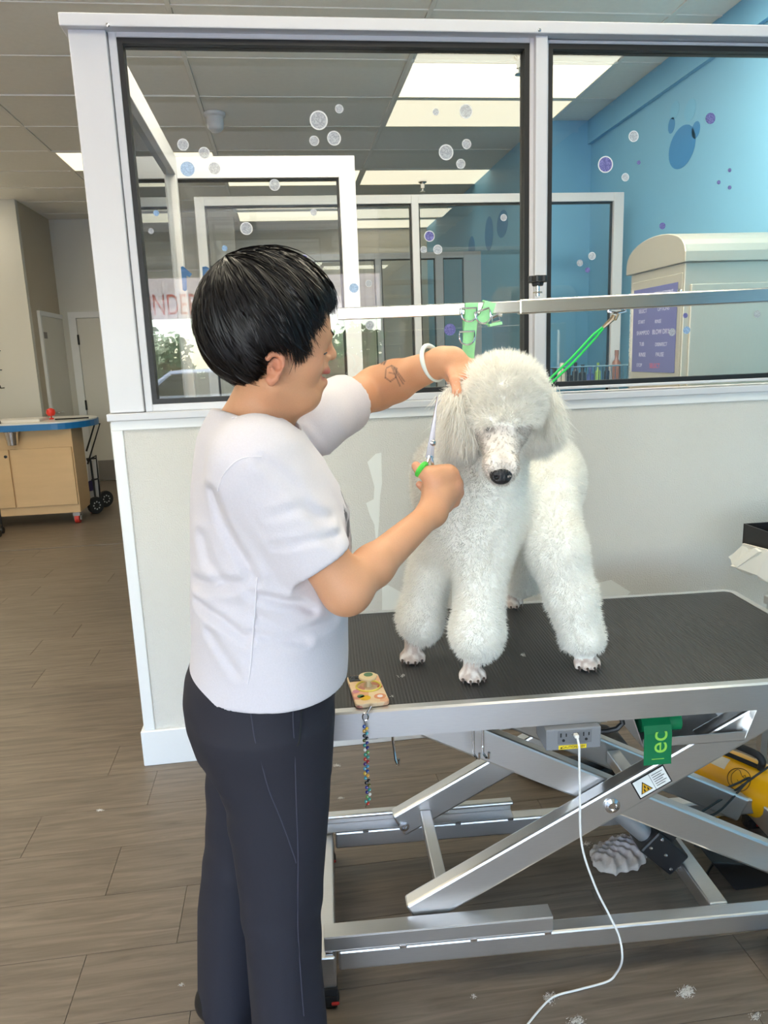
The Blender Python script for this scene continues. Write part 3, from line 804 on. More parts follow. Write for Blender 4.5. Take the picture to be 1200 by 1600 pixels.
# small fittings on the ceiling
for (px, py, nm, lab) in ((812, 85, 'sprinkler', 'ceiling sprinkler beside the brightest light panel'), (660, 282, 'sprinkler', 'ceiling sprinkler over the farther inner frame')):
    c = at_z(px, py, CEIL_Z)
    b = MB(); b.lathe([(0.045, 0), (0.045, -0.012), (0.02, -0.03), (0.02, -0.07), (0.008, -0.075), (0.008, -0.10), (0.03, -0.102), (0.03, -0.106), (0, -0.106)][::-1], (c.x, c.y, CEIL_Z - 0.004), 14)
    tag(b.build('sprinkler', M['chrome'], smooth=True), lab, 'sprinkler')
c = at_z(335, 176, CEIL_Z)
b = MB(); b.lathe([(0, -0.13), (0.03, -0.125), (0.055, -0.10), (0.06, -0.07), (0.06, -0.03), (0.075, -0.02), (0.075, 0)], (c.x, c.y, CEIL_Z - 0.004), 18)
tag(b.build('ceiling_camera', M['white_frame'], smooth=True), 'white dome camera on the ceiling behind the glass', 'camera')

# ------------------------------------------------------------------ storefront behind the photographer (seen mirrored in the panes)
FT = 0.15
b = MB()
b.box((LEFT_X, FRONT_Y - FT, 2.9), (BLUE_X, FRONT_Y, CEIL_Z + 0.1)); b.box((1.66, FRONT_Y - FT, 0), (BLUE_X, FRONT_Y, 2.9)); b.box((LEFT_X, FRONT_Y - FT, 0), (-3.4, FRONT_Y, 2.9))
b.box((-3.4, FRONT_Y - FT, 0), (1.66, FRONT_Y, 0.12))
tag(b.build('wall_front', M['wall_cream']), 'street wall of the shop behind the photographer', 'wall', kind='structure')
f = MB()
for x in (-3.4, -2.15, -0.9, 0.36, 1.60): f.box((x, FRONT_Y - 0.10, 0.12), (x + 0.06, FRONT_Y - 0.02, 2.9))
f.box((-3.34, FRONT_Y - 0.10, 2.3), (1.6, FRONT_Y - 0.02, 2.36)); f.box((-3.34, FRONT_Y - 0.10, 0.12), (1.6, FRONT_Y - 0.02, 0.18)); f.box((-3.34, FRONT_Y - 0.10, 2.84), (1.6, FRONT_Y - 0.02, 2.9))
sf = tag(f.build('window_7', M['white_frame']), 'white framed street windows mirrored in the partition glass', 'window', kind='structure')
cv = Thing('sky_block_canopy', (-0.9, FRONT_Y - 1.7, 2.9), 'pale canopy added outside the street windows to block upper sky', 'canopy')  # added slab and fascia that shut out the upper sky
b = MB(); b.box((-9, FRONT_Y - FT - 1.5, 2.88), (9, FRONT_Y - FT - 0.002, 3.05)); b.box((-9, FRONT_Y - FT - 1.6, 2.40), (9, FRONT_Y - FT - 1.502, 3.25)); cv.part(b, 'sky_block_slab', M['wall_cream'])
for x in (-6.5, 5.5): b = MB(); b.cyl((x, FRONT_Y - FT - 1.35, -0.12), (x, FRONT_Y - FT - 1.35, 2.88), 0.12, 16); cv.part(b, 'added_canopy_column', M['wall_cream'], smooth=True)
# banner hung outside the street window, letters facing the street
BY = FRONT_Y - FT - 1.63
def translucent_mat(name, col):
    m = mat(name, col, 0.6, 0, 0.02); nt = m.node_tree; out = nt.nodes['Material Output']; bs = nt.nodes['Principled BSDF']
    t = nt.nodes.new('ShaderNodeBsdfTranslucent'); t.inputs[0].default_value = srgb(*col); mx = nt.nodes.new('ShaderNodeMixShader'); mx.inputs[0].default_value = 0.75
    nt.links.new(bs.outputs[0], mx.inputs[1]); nt.links.new(t.outputs[0], mx.inputs[2]); nt.links.new(mx.outputs[0], out.inputs[0]); return m
M['banner'] = translucent_mat('white_banner_vinyl', (252, 240, 234))
M['banner_red'] = translucent_mat('red_banner_lettering', (226, 60, 60))
bn = Thing('street_banner', (0, BY, 2.0), 'white street banner with red letters mirrored in the left pane', 'banner')
q0 = at(228, 454, -BY); q1 = at(560, 499, -BY)
zt_, zb_ = at(240, 426, -BY).z, at(240, 499, -BY).z
b = MB(); b.box((q0.x - 0.25, BY - 0.004, zb_), (q1.x + 0.5, BY, zt_)); bsheet = bn.part(b, 'sheet', M['banner'])
lx = at(263, 478, -BY).x; zc = at(240, 478, -BY).z
text_obj('lettering', 'UNDER', 0.31, frame_matrix((lx, BY + 0.0008, zc), (1, 0, 0), (0, 0, 1)), M['banner_red'], bsheet, extrude=0.0, font_scale=(0.66, 1.1))
# parking lot, trees and cars outside
b = MB(); b.box((-40, -60, -0.2), (40, FRONT_Y - FT - 0.001, -0.12))
tag(b.build('parking_lot', mat('asphalt', (150, 150, 152), 0.9, 0, 0.1, 5)), 'sunlit asphalt lot outside the street windows', 'ground', kind='structure')
M['leaf'] = mat('tree_leaves', (96, 128, 74), 0.7, 0, 0.35, 3)
M['bark'] = mat('tree_bark', (92, 78, 66), 0.8, 0, 0.2, 20)
def tree(x, y, h, r, seed, label):
    t = Thing('parking_tree', (x, y, -0.12), label, 'tree', 'trees in the parking lot')
    rr = np.random.default_rng(seed)
    b = MB(); b.tube([(x, y, -0.12), (x + 0.05, y, h * 0.3), (x, y, h * 0.62)], [0.12, 0.1, 0.06], 8)
    for i in range(7):
        a = rr.uniform(0, 6.28); b.tube([(x, y, h * (0.3 + 0.04 * i)), (x + math.cos(a) * r * 0.7, y + math.sin(a) * r * 0.7, h * (0.62 + 0.04 * i))], [0.05, 0.02], 5)
    t.part(b, 'trunk', M['bark'])
    n = 700
    d = rr.normal(size=(n, 3)); d /= np.linalg.norm(d, axis=1)[:, None]
    c = np.array([x, y, h * 0.68]) + d * (rr.uniform(0.35, 1, (n, 1)) * np.array([r, r, h * 0.34]))
    b = MB()
    for i in range(n):
        e1 = rr.normal(size=3); e1 /= np.linalg.norm(e1); e2 = np.cross(e1, rr.normal(size=3)); e2 /= np.linalg.norm(e2); s = 0.13
        b.add([c[i] - e1 * s, c[i] + e2 * s * 0.5, c[i] + e1 * s, c[i] - e2 * s * 0.5], [(0, 1, 2, 3)])
    lo = t.part(b, 'foliage', M['leaf']); lo['kind'] = 'stuff'
tree(-2.6, -17, 2.25, 1.1, 1, 'left one of the trees mirrored in the left pane')
tree(-0.1, -19, 2.35, 1.15, 2, 'middle one of the trees mirrored in the left pane')
tree(2.5, -18, 2.3, 1.1, 3, 'right one of the trees mirrored in the left pane')
def car(x, y, col, label):
    t = Thing('parked_car', (x, y, -0.12), label, 'car', 'cars in the parking lot')
    prof = [(-2.2, 0.3), (-2.2, 0.75), (-2.05, 0.9), (-1.4, 0.98), (-0.75, 1.42), (0.7, 1.44), (1.5, 0.98), (2.1, 0.86), (2.2, 0.6), (2.2, 0.3)]
    b = MB(); b.prism([(x + a, y, z - 0.12) for a, z in prof], (0, 1.75, 0)); body = t.part(b, 'body', col, bevel=0.08, segs=3)
    gl = [(-1.2, 1.0), (-0.72, 1.36), (0.66, 1.38), (1.3, 1.0)]
    b = MB(); b.prism([(x + a, y - 0.006, z - 0.12) for a, z in gl], (0, 1.762, 0)); t.part(b, 'windows', mat('car_glass', (40, 48, 58), 0.1), body)
    for wx in (-1.35, 1.35):
        for wy in (0.0, 1.75):
            b = MB(); b.lathe([(0.2, -0.1), (0.32, -0.09), (0.33, 0), (0.32, 0.09), (0.2, 0.1)], (x + wx, y + wy, 0.21), 18, (0, 1, 0)); t.part(b, 'wheel', M['rubber'], smooth=True)
car(-0.6, -12.5, mat('white_car_paint', (236, 238, 240), 0.25, 0, 0, coat=0.5), 'white parked car mirrored low in the left pane')
car(4.2, -13, mat('blue_car_paint', (70, 110, 170), 0.25, 0, 0, coat=0.5), 'blue parked car outside the street windows')
# ------------------------------------------------------------------ grooming table (local frame: u along, v to the back)
TH = math.radians(3.0)
TO = Vector((0.605, -1.135, 0)); TU = Vector((math.cos(TH), -math.sin(TH), 0)); TV = Vector((math.sin(TH), math.cos(TH), 0))
TM = Matrix([[TU[i], TV[i], (0, 0, 1)[i], TO[i]] for i in range(3)] + [[0, 0, 0, 1]])
def tl(u, v, z): return TO + TU * u + TV * v + Vector((0, 0, z))
def at_v(px, py, v):
    d = Vector(ray(px, py)); c = Vector(CAM); t = ((TO + TV * v) - c).dot(TV) / d.dot(TV)
    return c + d * t
def loc(P): q = P - TO; return (q.dot(TU), q.dot(TV), P.z)
class TMB(MB):
    """mesh builder in table coordinates"""
    def add(self, vs, fs): return super().add([TM @ Vector(p) for p in vs], fs)
    def beam(self, a, b, w, h, up=(0, 0, 1)):
        a, b = Vector(a), Vector(b); d = (b - a).normalized(); s = d.cross(Vector(up)).normalized(); t = s.cross(d).normalized()
        vs = [p + s * (i * w / 2) + t * (j * h / 2) for p in (a, b) for (i, j) in ((-1,-1),(1,-1),(1,1),(-1,1))]
        return self.add(vs, [(0,1,2,3),(7,6,5,4),(0,4,5,1),(1,5,6,2),(2,6,7,3),(3,7,4,0)])
TL, TD, TZ = 1.245, 0.625, 0.70
table = Thing('grooming_table', tl(TL / 2, TD / 2, 0), 'stainless scissor-lift grooming table with a black ribbed top', 'table')
def rounded_rect(u0, v0, u1, v1, r, z, n=5):
    out = []
    for (cu, cv, a0) in ((u1 - r, v0 + r, -90), (u1 - r, v1 - r, 0), (u0 + r, v1 - r, 90), (u0 + r, v0 + r, 180)):
        for i in range(n + 1):
            a = math.radians(a0 + 90 * i / n); out.append((cu + r * math.cos(a), cv + r * math.sin(a), z))
    return out
# steel rim: ring of outer skin, top lip and inner edge
b = TMB(); o0 = rounded_rect(0, 0, TL, TD, 0.035, 0.638); o1 = rounded_rect(0, 0, TL, TD, 0.035, TZ - 0.004); o2 = rounded_rect(0.004, 0.004, TL - 0.004, TD - 0.004, 0.032, TZ)
o3 = rounded_rect(0.022, 0.022, TL - 0.022, TD - 0.022, 0.02, TZ); o4 = rounded_rect(0.022, 0.022, TL - 0.022, TD - 0.022, 0.02, 0.638)
rings = [o0, o1, o2, o3, o4]; n = len(o0); vs = sum(rings, []); fs = []
for k in range(5):
    k2 = (k + 1) % 5
    for i in range(n): fs.append((k * n + i, k * n + (i + 1) % n, k2 * n + (i + 1) % n, k2 * n + i))
b.add(vs, fs); table.part(b, 'rim', M['steel'], smooth=True)
def mat_top():
    m, nt, bs = new_mat('ribbed_black_rubber')
    tc = nt.nodes.new('ShaderNodeTexCoord'); mp = nt.nodes.new('ShaderNodeMapping')
    mp.inputs['Rotation'].default_value = (0, 0, TH)
    nt.links.new(tc.outputs['Object'], mp.inputs['Vector'])
    w = nt.nodes.new('ShaderNodeTexWave'); w.inputs['Scale'].default_value = 42; w.bands_direction = 'X'
    nt.links.new(mp.outputs[0], w.inputs['Vector'])
    bp = nt.nodes.new('ShaderNodeBump'); bp.inputs['Strength'].default_value = 0.7; bp.inputs['Distance'].default_value = 0.0012
    nt.links.new(w.outputs['Fac'], bp.inputs['Height']); nt.links.new(bp.outputs[0], bs.inputs['Normal'])
    n = nt.nodes.new('ShaderNodeTexNoise'); n.inputs['Scale'].default_value = 5; n.inputs['Detail'].default_value = 4
    nt.links.new(tc.outputs['Object'], n.inputs['Vector'])
    cr = nt.nodes.new('ShaderNodeValToRGB'); cr.color_ramp.elements[0].color = srgb(40, 40, 41); cr.color_ramp.elements[1].color = srgb(56, 55, 55)
    nt.links.new(n.outputs['Fac'], cr.inputs[0]); nt.links.new(cr.outputs[0], bs.inputs['Base Color'])
    bs.inputs['Roughness'].default_value = 0.45
    return m
M['tabletop'] = mat_top()
b = TMB(); b.prism(rounded_rect(0.022, 0.022, TL - 0.022, TD - 0.022, 0.02, 0.655), (0, 0, TZ - 0.0555 - 0.6)) if False else None
p0 = rounded_rect(0.0225, 0.0225, TL - 0.0225, TD - 0.0225, 0.02, 0.655)
n = len(p0); vs = p0 + [(x, y, TZ - 0.001) for (x, y, z) in p0]
b.add(vs, [tuple(reversed(range(n))), tuple(range(n, 2 * n))] + [(i, (i + 1) % n, (i + 1) % n + n, i + n) for i in range(n)])
table.part(b, 'ribbed_mat', M['tabletop'])
# base frame
BV = 0.445   # far rail
b = TMB(); b.beam((0.025, 0.02, 0.102), (TL, 0.02, 0.102), 0.04, 0.05); table.part(b, 'base_rail', M['steel'], bevel=0.005)
b = TMB(); b.beam((0.025, BV, 0.102), (TL, BV, 0.102), 0.04, 0.05); table.part(b, 'base_rail', M['steel'], bevel=0.005)
def channel(v, u0, u1):
    # C-section guide track, open side facing inward
    b = TMB(); s = 1 if v < 0.2 else -1
    b.box((u0, v - 0.021, 0.129), (u1, v + 0.021, 0.132)); b.box((u0, v - 0.021, 0.165), (u1, v + 0.021, 0.168))
    b.box((u0, v - 0.021 if s > 0 else v + 0.018, 0.132), (u1, v - 0.018 if s > 0 else v + 0.021, 0.165))
    return b
ch = channel(0.02, -0.005, 0.512); c1 = table.part(ch, 'guide_channel', M['steel'], bevel=0.001, segs=1)
b = TMB(); b.box((-0.005, BV - 0.021, 0.129), (0.53, BV + 0.021, 0.132)); b.box((-0.005, BV - 0.004, 0.166), (0.53, BV + 0.021, 0.169)); b.box((-0.005, BV + 0.018, 0.132), (0.53, BV + 0.021, 0.166))
b.tube([(-0.005, BV - 0.002, 0.166), (0.53, BV - 0.002, 0.166)], 0.007, 8)
c2 = table.part(b, 'guide_channel', M['steel'], bevel=0.001, segs=1)
for (cc, v, us) in ((c1, -0.001, (0.005, 0.17, 0.33, 0.5)), (c2, BV - 0.021, (0.11, 0.22, 0.37, 0.52))):
    for u in us:
        b = TMB(); b.box((u - 0.008, v - 0.003, 0.124), (u + 0.008, v + 0.001, 0.132)); table.part(b, 'weld_tab', M['chrome'], cc, bevel=0.001, segs=1)
b = TMB(); b.beam((0.0, -0.01, 0.084), (0.0, BV + 0.05, 0.084), 0.036, 0.08); cl_ = table.part(b, 'cross_rail', M['steel'], bevel=0.004)
b = TMB(); b.beam((TL + 0.02, -0.01, 0.084), (TL + 0.02, BV + 0.05, 0.084), 0.036, 0.08); cr2_ = table.part(b, 'cross_rail', M['steel'], bevel=0.004)
b = TMB(); b.beam((0.925, 0.041, 0.105), (0.925, BV - 0.021, 0.105), 0.045, 0.045); table.part(b, 'cross_rail', M['steel'], bevel=0.004)
for (u, par) in ((0.0, cl_), (TL + 0.02, cr2_)):
    for v in (0.0, BV + 0.035):
        b = TMB(); b.box((u - 0.019, v - 0.016, 0.03), (u + 0.019, v + 0.02, 0.046)); b.lathe([(0.016, 0), (0.022, 0.004), (0.022, 0.02), (0.012, 0.032)], TM.inverted() @ tl(u, v, 0.0), 14)
        b.box((u - 0.017, v - 0.02, 0.003), (u + 0.017, v + 0.018, 0.03)); table.part(b, 'foot', M['rubber'], par, smooth=True)
        b = TMB(); b.box((u + 0.004, v - 0.026, 0.012), (u + 0.022, v - 0.0205, 0.02)); table.part(b, 'brake_tab', mat('red_brake_tab', (190, 40, 34), 0.4), par, bevel=0.002, segs=1)
# scissor arms
def arm(v, a, c, name='scissor_arm'):
    b = TMB(); b.beam((a[0], v, a[1]), (c[0], v, c[1]), 0.04, 0.072); return table.part(b, name, M['steel'], bevel=0.006)
lo1, hi1 = (0.205, 0.155), (0.665, 0.404)
sl = (hi1[1] - lo1[1]) / (hi1[0] - lo1[0])
A_lo, A_hi = (0.20, 0.404 - sl * (0.66 - 0.20)), (1.06, 0.404 + sl * (1.06 - 0.66))
B_lo, B_hi = (0.25, 0.404 + 0.516 * (0.66 - 0.25)), (1.16, 0.404 - 0.516 * (1.16 - 0.66))
arm1 = arm(0.068, A_lo, A_hi); arm2 = arm(0.41, A_lo, A_hi)
arm3 = arm(0.112, B_lo, B_hi); arm4 = arm(0.366, B_lo, B_hi)
for (v, s_, par) in ((0.047, -1, arm1), (0.431, 1, arm2)):
    b = TMB(); b.lathe([(0.018, 0), (0.018, 0.004), (0.010, 0.007), (0.008, 0.004), (0, 0.004)], (0.66, v, 0.404), 16, (0, s_, 0)); table.part(b, 'pivot_bolt', M['chrome'], par, smooth=True)
bp_ = loc(at_v(625, 1307, 0.389)); b = TMB(); b.lathe([(0.014, 0), (0.014, 0.004), (0.008, 0.005), (0.006, 0.001), (0, 0.001)], (A_lo[0] + 0.015, 0.389, A_lo[1] + 0.002), 14, (0, -1, 0)); table.part(b, 'roller_bolt', M['chrome'], arm2, smooth=True)
b = TMB(); b.beam((0.275, 0.09, 0.185), (0.275, 0.39, 0.185), 0.03, 0.03); table.part(b, 'cross_brace', M['steel'], bevel=0.003)
b = TMB(); b.beam((0.78, 0.133, 0.347), (0.78, 0.345, 0.347), 0.035, 0.035); table.part(b, 'cross_brace', M['steel'], bevel=0.003)
b = TMB()
b.beam((0.04, 0.10, 0.622), (TL - 0.03, 0.10, 0.622), 0.03, 0.03); b.beam((0.04, 0.40, 0.622), (TL - 0.03, 0.40, 0.622), 0.03, 0.03)
for u in (0.12, 0.62, 1.15): b.beam((u, 0.02, 0.63), (u, TD - 0.02, 0.63), 0.03, 0.012)
table.part(b, 'top_brackets', M['steel'], bevel=0.002, segs=1)
# lift actuator
b = TMB(); p_a, p_b = Vector((0.70, 0.22, 0.315)), Vector((0.83, 0.22, 0.185)); b.cyl(p_a, p_b, 0.024, 16)
act = table.part(b, 'actuator', mat('grey_aluminium_tube', (176, 178, 182), 0.4, 0.7), smooth=True)
dv = (Vector((0.93, 0.22, 0.09)) - p_b).normalized()
b = TMB(); q0 = p_b - dv * 0.02; b.beam(q0, q0 + dv * 0.115, 0.075, 0.07); b.beam(q0 + dv * 0.01 + Vector((0.03, 0, 0.03)), q0 + dv * 0.06 + Vector((0.03, 0, 0.03)), 0.05, 0.05); table.part(b, 'motor', M['black'], act, bevel=0.006)
b = TMB(); b.beam(q0 + dv * 0.116, q0 + dv * 0.145, 0.05, 0.03); b.lathe([(0.012, 0), (0.012, 0.006), (0, 0.008)], q0 + dv * 0.13 + Vector((0, -0.025, 0)), 12, (0, -1, 0)); table.part(b, 'bracket', M['chrome'], act, bevel=0.002, segs=1)
for (k, l_) in ((0.02, 0.025), (0.06, 0.0), (0.10, -0.02), (0.015, -0.01)):
    c_ = q0 + dv * k + Vector((l_ * 0.7, -0.0385, l_ * 0.7)); b = TMB(); b.lathe([(0.005, 0), (0.004, 0.002), (0, 0.003)], c_, 8, (0, -1, 0)); table.part(b, 'screw', M['chrome'], act)
# black control box on the far right of the base
b = TMB(); b.prism([loc(at_v(1112, 1348, 0.22)), loc(at_v(1205, 1352, 0.22)), loc(at_v(1205, 1384, 0.22)), loc(at_v(1150, 1392, 0.22))], (0, 0.10, 0)); table.part(b, 'control_box', M['black'], bevel=0.004)
# power outlet box under the near edge
M['grey_plastic'] = mat('grey_plastic', (128, 129, 133), 0.45, 0, 0.03)
M['grey_dark'] = mat('dark_grey_socket', (112, 113, 117), 0.5, 0, 0.03)
b = TMB(); b.box((0.487, -0.018, 0.588), (0.606, 0.06, 0.637)); ob = table.part(b, 'outlet_box', M['grey_plastic'], bevel=0.003)
b = TMB(); b.box((0.512, -0.0195, 0.603), (0.585, -0.0175, 0.633)); op = table.part(b, 'socket_plate', M['grey_dark'], ob, bevel=0.0008, segs=1)
for uc in (0.524, 0.573):
    b = TMB(); b.box((uc - 0.007, -0.0202, 0.619), (uc - 0.0045, -0.0192, 0.628)); b.box((uc + 0.0045, -0.0202, 0.620), (uc + 0.007, -0.0192, 0.627)); b.lathe([(0.0032, 0), (0.0032, 0.0008)], (uc, -0.0194, 0.6115), 10, (0, -1, 0)); table.part(b, 'socket_slots', M['black'], ob)
b = TMB(); b.box((0.5415, -0.0203, 0.6225), (0.5555, -0.0192, 0.628)); table.part(b, 'usb_port', M['chrome'], ob)
b = TMB(); b.box((0.514, -0.0190, 0.5905), (0.574, -0.0178, 0.5995)); yl = table.part(b, 'caution_label', mat('yellow_label', (236, 208, 50), 0.5, 0, 0.02), ob)
text_obj('lettering', 'CAUTION 110V', 0.0072, TM @ frame_matrix((0.546, -0.0192, 0.595), (1, 0, 0), (0, 0, 1)), M['black'], ob, extrude=0.0002)
b = TMB(); b.add([(0.517, -0.0193, 0.5922), (0.522, -0.0193, 0.5922), (0.5195, -0.0193, 0.5975)], [(0, 1, 2)]); table.part(b, 'warning_triangle', M['black'], ob)
b = TMB(); b.tube([(0.606, 0.02, 0.605), (0.63, 0.02, 0.603), (0.655, 0.02, 0.607), (0.668, 0.02, 0.62), (0.664, 0.02, 0.635), (0.65, 0.03, 0.645)], 0.006, 8); table.part(b, 'power_lead', M['black'], ob, smooth=True); b = TMB(); b.tube([(0.53, 0.02, 0.588), (0.532, 0.04, 0.565), (0.54, 0.06, 0.56), (0.55, 0.1, 0.60)], 0.005, 8); table.part(b, 'power_lead', M['black'], ob, smooth=True)
# tray under the table
b = TMB(); u0, u1, z0, z1 = 0.72, 0.955, 0.55, 0.618
b.box((u0, 0.03, z0), (u1, 0.20, z0 + 0.003)); b.box((u0, 0.03, z0), (u1, 0.033, z0 + 0.022)); b.box((u0, 0.197, z0), (u1, 0.20, z1))
b.prism([(u0, 0.03, z0), (u0 - 0.03, 0.03, 0.636), (u0 - 0.03, 0.20, 0.636), (u0, 0.20, z0)], (0.003, 0, 0)); b.prism([(u1, 0.03, z0), (u1 + 0.03, 0.03, 0.636), (u1 + 0.03, 0.20, 0.636), (u1, 0.20, z0)], (-0.003, 0, 0))
table.part(b, 'tray', M['steel'], bevel=0.0008, segs=1)
# wire hooks under the near edge
for (u, t_) in ((0.168, 1), (0.345, 0), (0.366, 0)):
    b = TMB(); b.tube([(u, 0.05, 0.64), (u, 0.05, 0.60), (u + 0.004 * t_, 0.05, 0.556), (u + 0.006 + 0.002 * t_, 0.044, 0.548), (u + 0.010, 0.036, 0.552), (u + 0.010, 0.034, 0.566)], 0.003, 8); table.part(b, 'hook', M['chrome'], smooth=True)
# warning sticker on the near arm
dA = (Vector((A_hi[0], 0, A_hi[1])) - Vector((A_lo[0], 0, A_lo[1]))).normalized(); nA = Vector((-dA.z, 0, dA.x))
sc = Vector((0.66, 0.0475, 0.404)) + dA * 0.104
def astick(name, s0, s1, t0, t1, m, lift=0.0004):
    b = TMB(); o_ = sc + Vector((0, -lift, 0))
    b.prism([o_ + dA * s0 + nA * t0, o_ + dA * s1 + nA * t0, o_ + dA * s1 + nA * t1, o_ + dA * s0 + nA * t1], (0, -0.0003, 0)); return table.part(b, name, m, arm1)
M['sticker'] = mat('white_sticker', (232, 232, 228), 0.5, 0, 0)
astick('warning_sticker', -0.042, 0.042, -0.024, 0.026, M['black'], 0.0002); astick('warning_sticker', -0.039, 0.001, -0.021, 0.023, M['sticker'], 0.0007); astick('warning_sticker', 0.002, 0.039, -0.021, 0.023, M['sticker'], 0.0007)
b = TMB(); o_ = sc + Vector((0, -0.0012, 0)); b.prism([o_ + dA * -0.034 + nA * -0.014, o_ + dA * -0.004 + nA * -0.014, o_ + dA * -0.019 + nA * 0.014], (0, -0.0003, 0)); table.part(b, 'warning_triangle', M['black'], arm1)
b = TMB(); o_ = sc + Vector((0, -0.0016, 0)); b.prism([o_ + dA * -0.031 + nA * -0.0125, o_ + dA * -0.007 + nA * -0.0125, o_ + dA * -0.019 + nA * 0.0105], (0, -0.0003, 0)); table.part(b, 'warning_triangle', mat('warning_yellow', (214, 160, 30), 0.5, 0, 0), arm1)
b = TMB(); o_ = sc + Vector((0, -0.002, 0))
for (s_, t_) in ((-0.019, 0.0), (-0.023, -0.008), (-0.014, -0.008)): b.prism([o_ + dA * (s_ - 0.002) + nA * (t_ - 0.003), o_ + dA * (s_ + 0.002) + nA * (t_ - 0.003), o_ + dA * (s_ + 0.001) + nA * (t_ + 0.004), o_ + dA * (s_ - 0.001) + nA * (t_ + 0.004)], (0, -0.0003, 0))
for i in range(6): b.prism([o_ + dA * 0.006 + nA * (0.016 - i * 0.006), o_ + dA * (0.034 - 0.006 * (i % 2)) + nA * (0.016 - i * 0.006), o_ + dA * (0.034 - 0.006 * (i % 2)) + nA * (0.0172 - i * 0.006), o_ + dA * 0.006 + nA * (0.0172 - i * 0.006)], (0, -0.0003, 0))
table.part(b, 'sticker_print', M['black'], arm1)

# ------------------------------------------------------------------ overhead arm with clamp post
VB = 0.29
def bar_pt(px, py): return at_v(px, py, VB)
pl, pm, pr = bar_pt(527, 491), bar_pt(810, 480), bar_pt(1200, 461)
armT = Thing('overhead_bar', tl(TL + 0.02, VB, TZ), 'polished steel bar spanning above the grooming table', 'overhead bar')
end = pr + (pr - pm).normalized() * 0.22
b = MB(); b.beam(pl, pm + (pr - pm).normalized() * 0.05, 0.022, 0.026); armT.part(b, 'inner_bar', M['bar_steel'], bevel=0.002)
b = MB(); b.beam(pm, end, 0.028, 0.032); sl_ = armT.part(b, 'outer_bar', M['bar_steel'], bevel=0.003)
b = MB(); b.box((end.x - 0.016, end.y - 0.016, 0.56), (end.x + 0.016, end.y + 0.016, end.z + 0.016)); armT.part(b, 'post', M['bar_steel'], bevel=0.003)
b = MB(); b.box((end.x - 0.05, end.y - 0.03, 0.585), (end.x + 0.03, end.y + 0.03, 0.634)); armT.part(b, 'clamp', M['bar_steel'], bevel=0.003)
kb = bar_pt(840, 470)
b = MB(); b.lathe([(0.005, 0.0), (0.005, 0.035)], kb + Vector((0, 0, 0.010)), 10); b.lathe([(0.011, 0.0), (0.011, 0.004)], kb + Vector((0, 0, 0.016)), 6); armT.part(b, 'knob_screw', M['chrome'], sl_, smooth=True)
b = MB(); prof = []
for i in range(24):
    a = 2 * math.pi * i / 24; r = 0.020 + 0.003 * (1 if i % 4 < 2 else -0.3); prof.append((kb.x + r * math.cos(a), kb.y + r * math.sin(a), kb.z + 0.040))
b.prism(prof, (0, 0, 0.014)); b.lathe([(0.012, 0), (0.014, 0.008)], kb + Vector((0, 0, 0.032)), 12); armT.part(b, 'clamp_knob', M['black'], sl_, bevel=0.001, segs=1)
hk = bar_pt(962, 488)
b = MB(); ring = [hk + Vector((math.sin(a) * 0.014, 0, 0.004 + math.cos(a) * 0.011 - 0.006)) for a in [i * math.pi / 8 for i in range(16)]]
b.tube([hk + Vector((0.02, -0.002, 0.014)), hk + Vector((0.022, -0.004, 0.002)), hk + Vector((0.0, -0.004, -0.002)), hk + Vector((-0.02, -0.004, 0.002)), hk + Vector((-0.018, -0.002, 0.014))], 0.0035, 8); armT.part(b, 'eye_hook', M['chrome'], sl_, smooth=True)

# green rope noose clipped to the arm
M['rope'] = mat('bright_green_cord', (30, 196, 86), 0.5, 0, 0.1, 60)
noose = Thing('grooming_noose', hk, 'bright green cord running from the arm to the dog', 'leash')
c0, c1_ = hk + Vector((-0.006, -0.006, -0.006)), at_v(942, 512, VB)
b = MB(); b.tube([c0, c0.lerp(c1_, 0.35) + Vector((0.004, 0, 0)), c1_], [0.004, 0.006, 0.004], 8); b.tube([c0 + Vector((0.01, 0, 0.002)), c0 + Vector((0.004, 0, -0.01)), c0.lerp(c1_, 0.4)], 0.0028, 6)
ngp = MB()
noose.part(b, 'clip', mat('brass_clip', (190, 168, 140), 0.25, 1.0, 0.05), smooth=True)
b = MB(); e_ = at(853, 602, -0.98); e2_ = at(840, 640, -1.0)
for s_ in (-1, 1):
    off = Vector((0.0035 * s_, 0, -0.003 * s_)); b.tube([c1_ + off * 0.3, c1_.lerp(e_, 0.15) + off, c1_.lerp(e_, 0.55) + off * 1.1 + Vector((0, 0, -0.004)), e_ + off, e2_ + off], 0.0028, 8)
noose.part(b, 'cord', M['rope'], smooth=True)

# light green strap loop with rings over the thin bar
M['strap'] = mat('light_green_webbing', (168, 240, 174), 0.7, 0, 0.08, 200)
st = Thing('haunch_strap', bar_pt(735, 500), 'light green webbing strap with steel rings hung over the arm', 'strap')
def ribbon(mb, pts, side, w, t=0.0018):
    side = Vector(side).normalized()
    for a, c in zip(pts[:-1], pts[1:]):
        a, c = Vector(a), Vector(c); d = (c - a).normalized(); nrm = side.cross(d).normalized() * t
        vs = [a - side * w / 2, a + side * w / 2, c + side * w / 2, c - side * w / 2]
        mb.add(vs + [q + nrm for q in vs], [(0, 1, 2, 3), (7, 6, 5, 4), (0, 4, 5, 1), (1, 5, 6, 2), (2, 6, 7, 3), (3, 7, 4, 0)])
    return mb
def sp(px, py, dy=-0.018): 
    q = bar_pt(px, py); return q + TV * dy
b = MB(); side = TU
ribbon(b, [sp(735, 474, 0.0), sp(735, 474, -0.017), sp(734, 500), sp(731, 530), sp(729, 555), sp(728, 580)], side, 0.029)
ribbon(b, [sp(735, 474, 0.0), sp(735, 474, 0.017), sp(735, 500, 0.017), sp(733, 530, 0.0)], side, 0.029)
s1 = st.part(b, 'webbing', M['strap'])
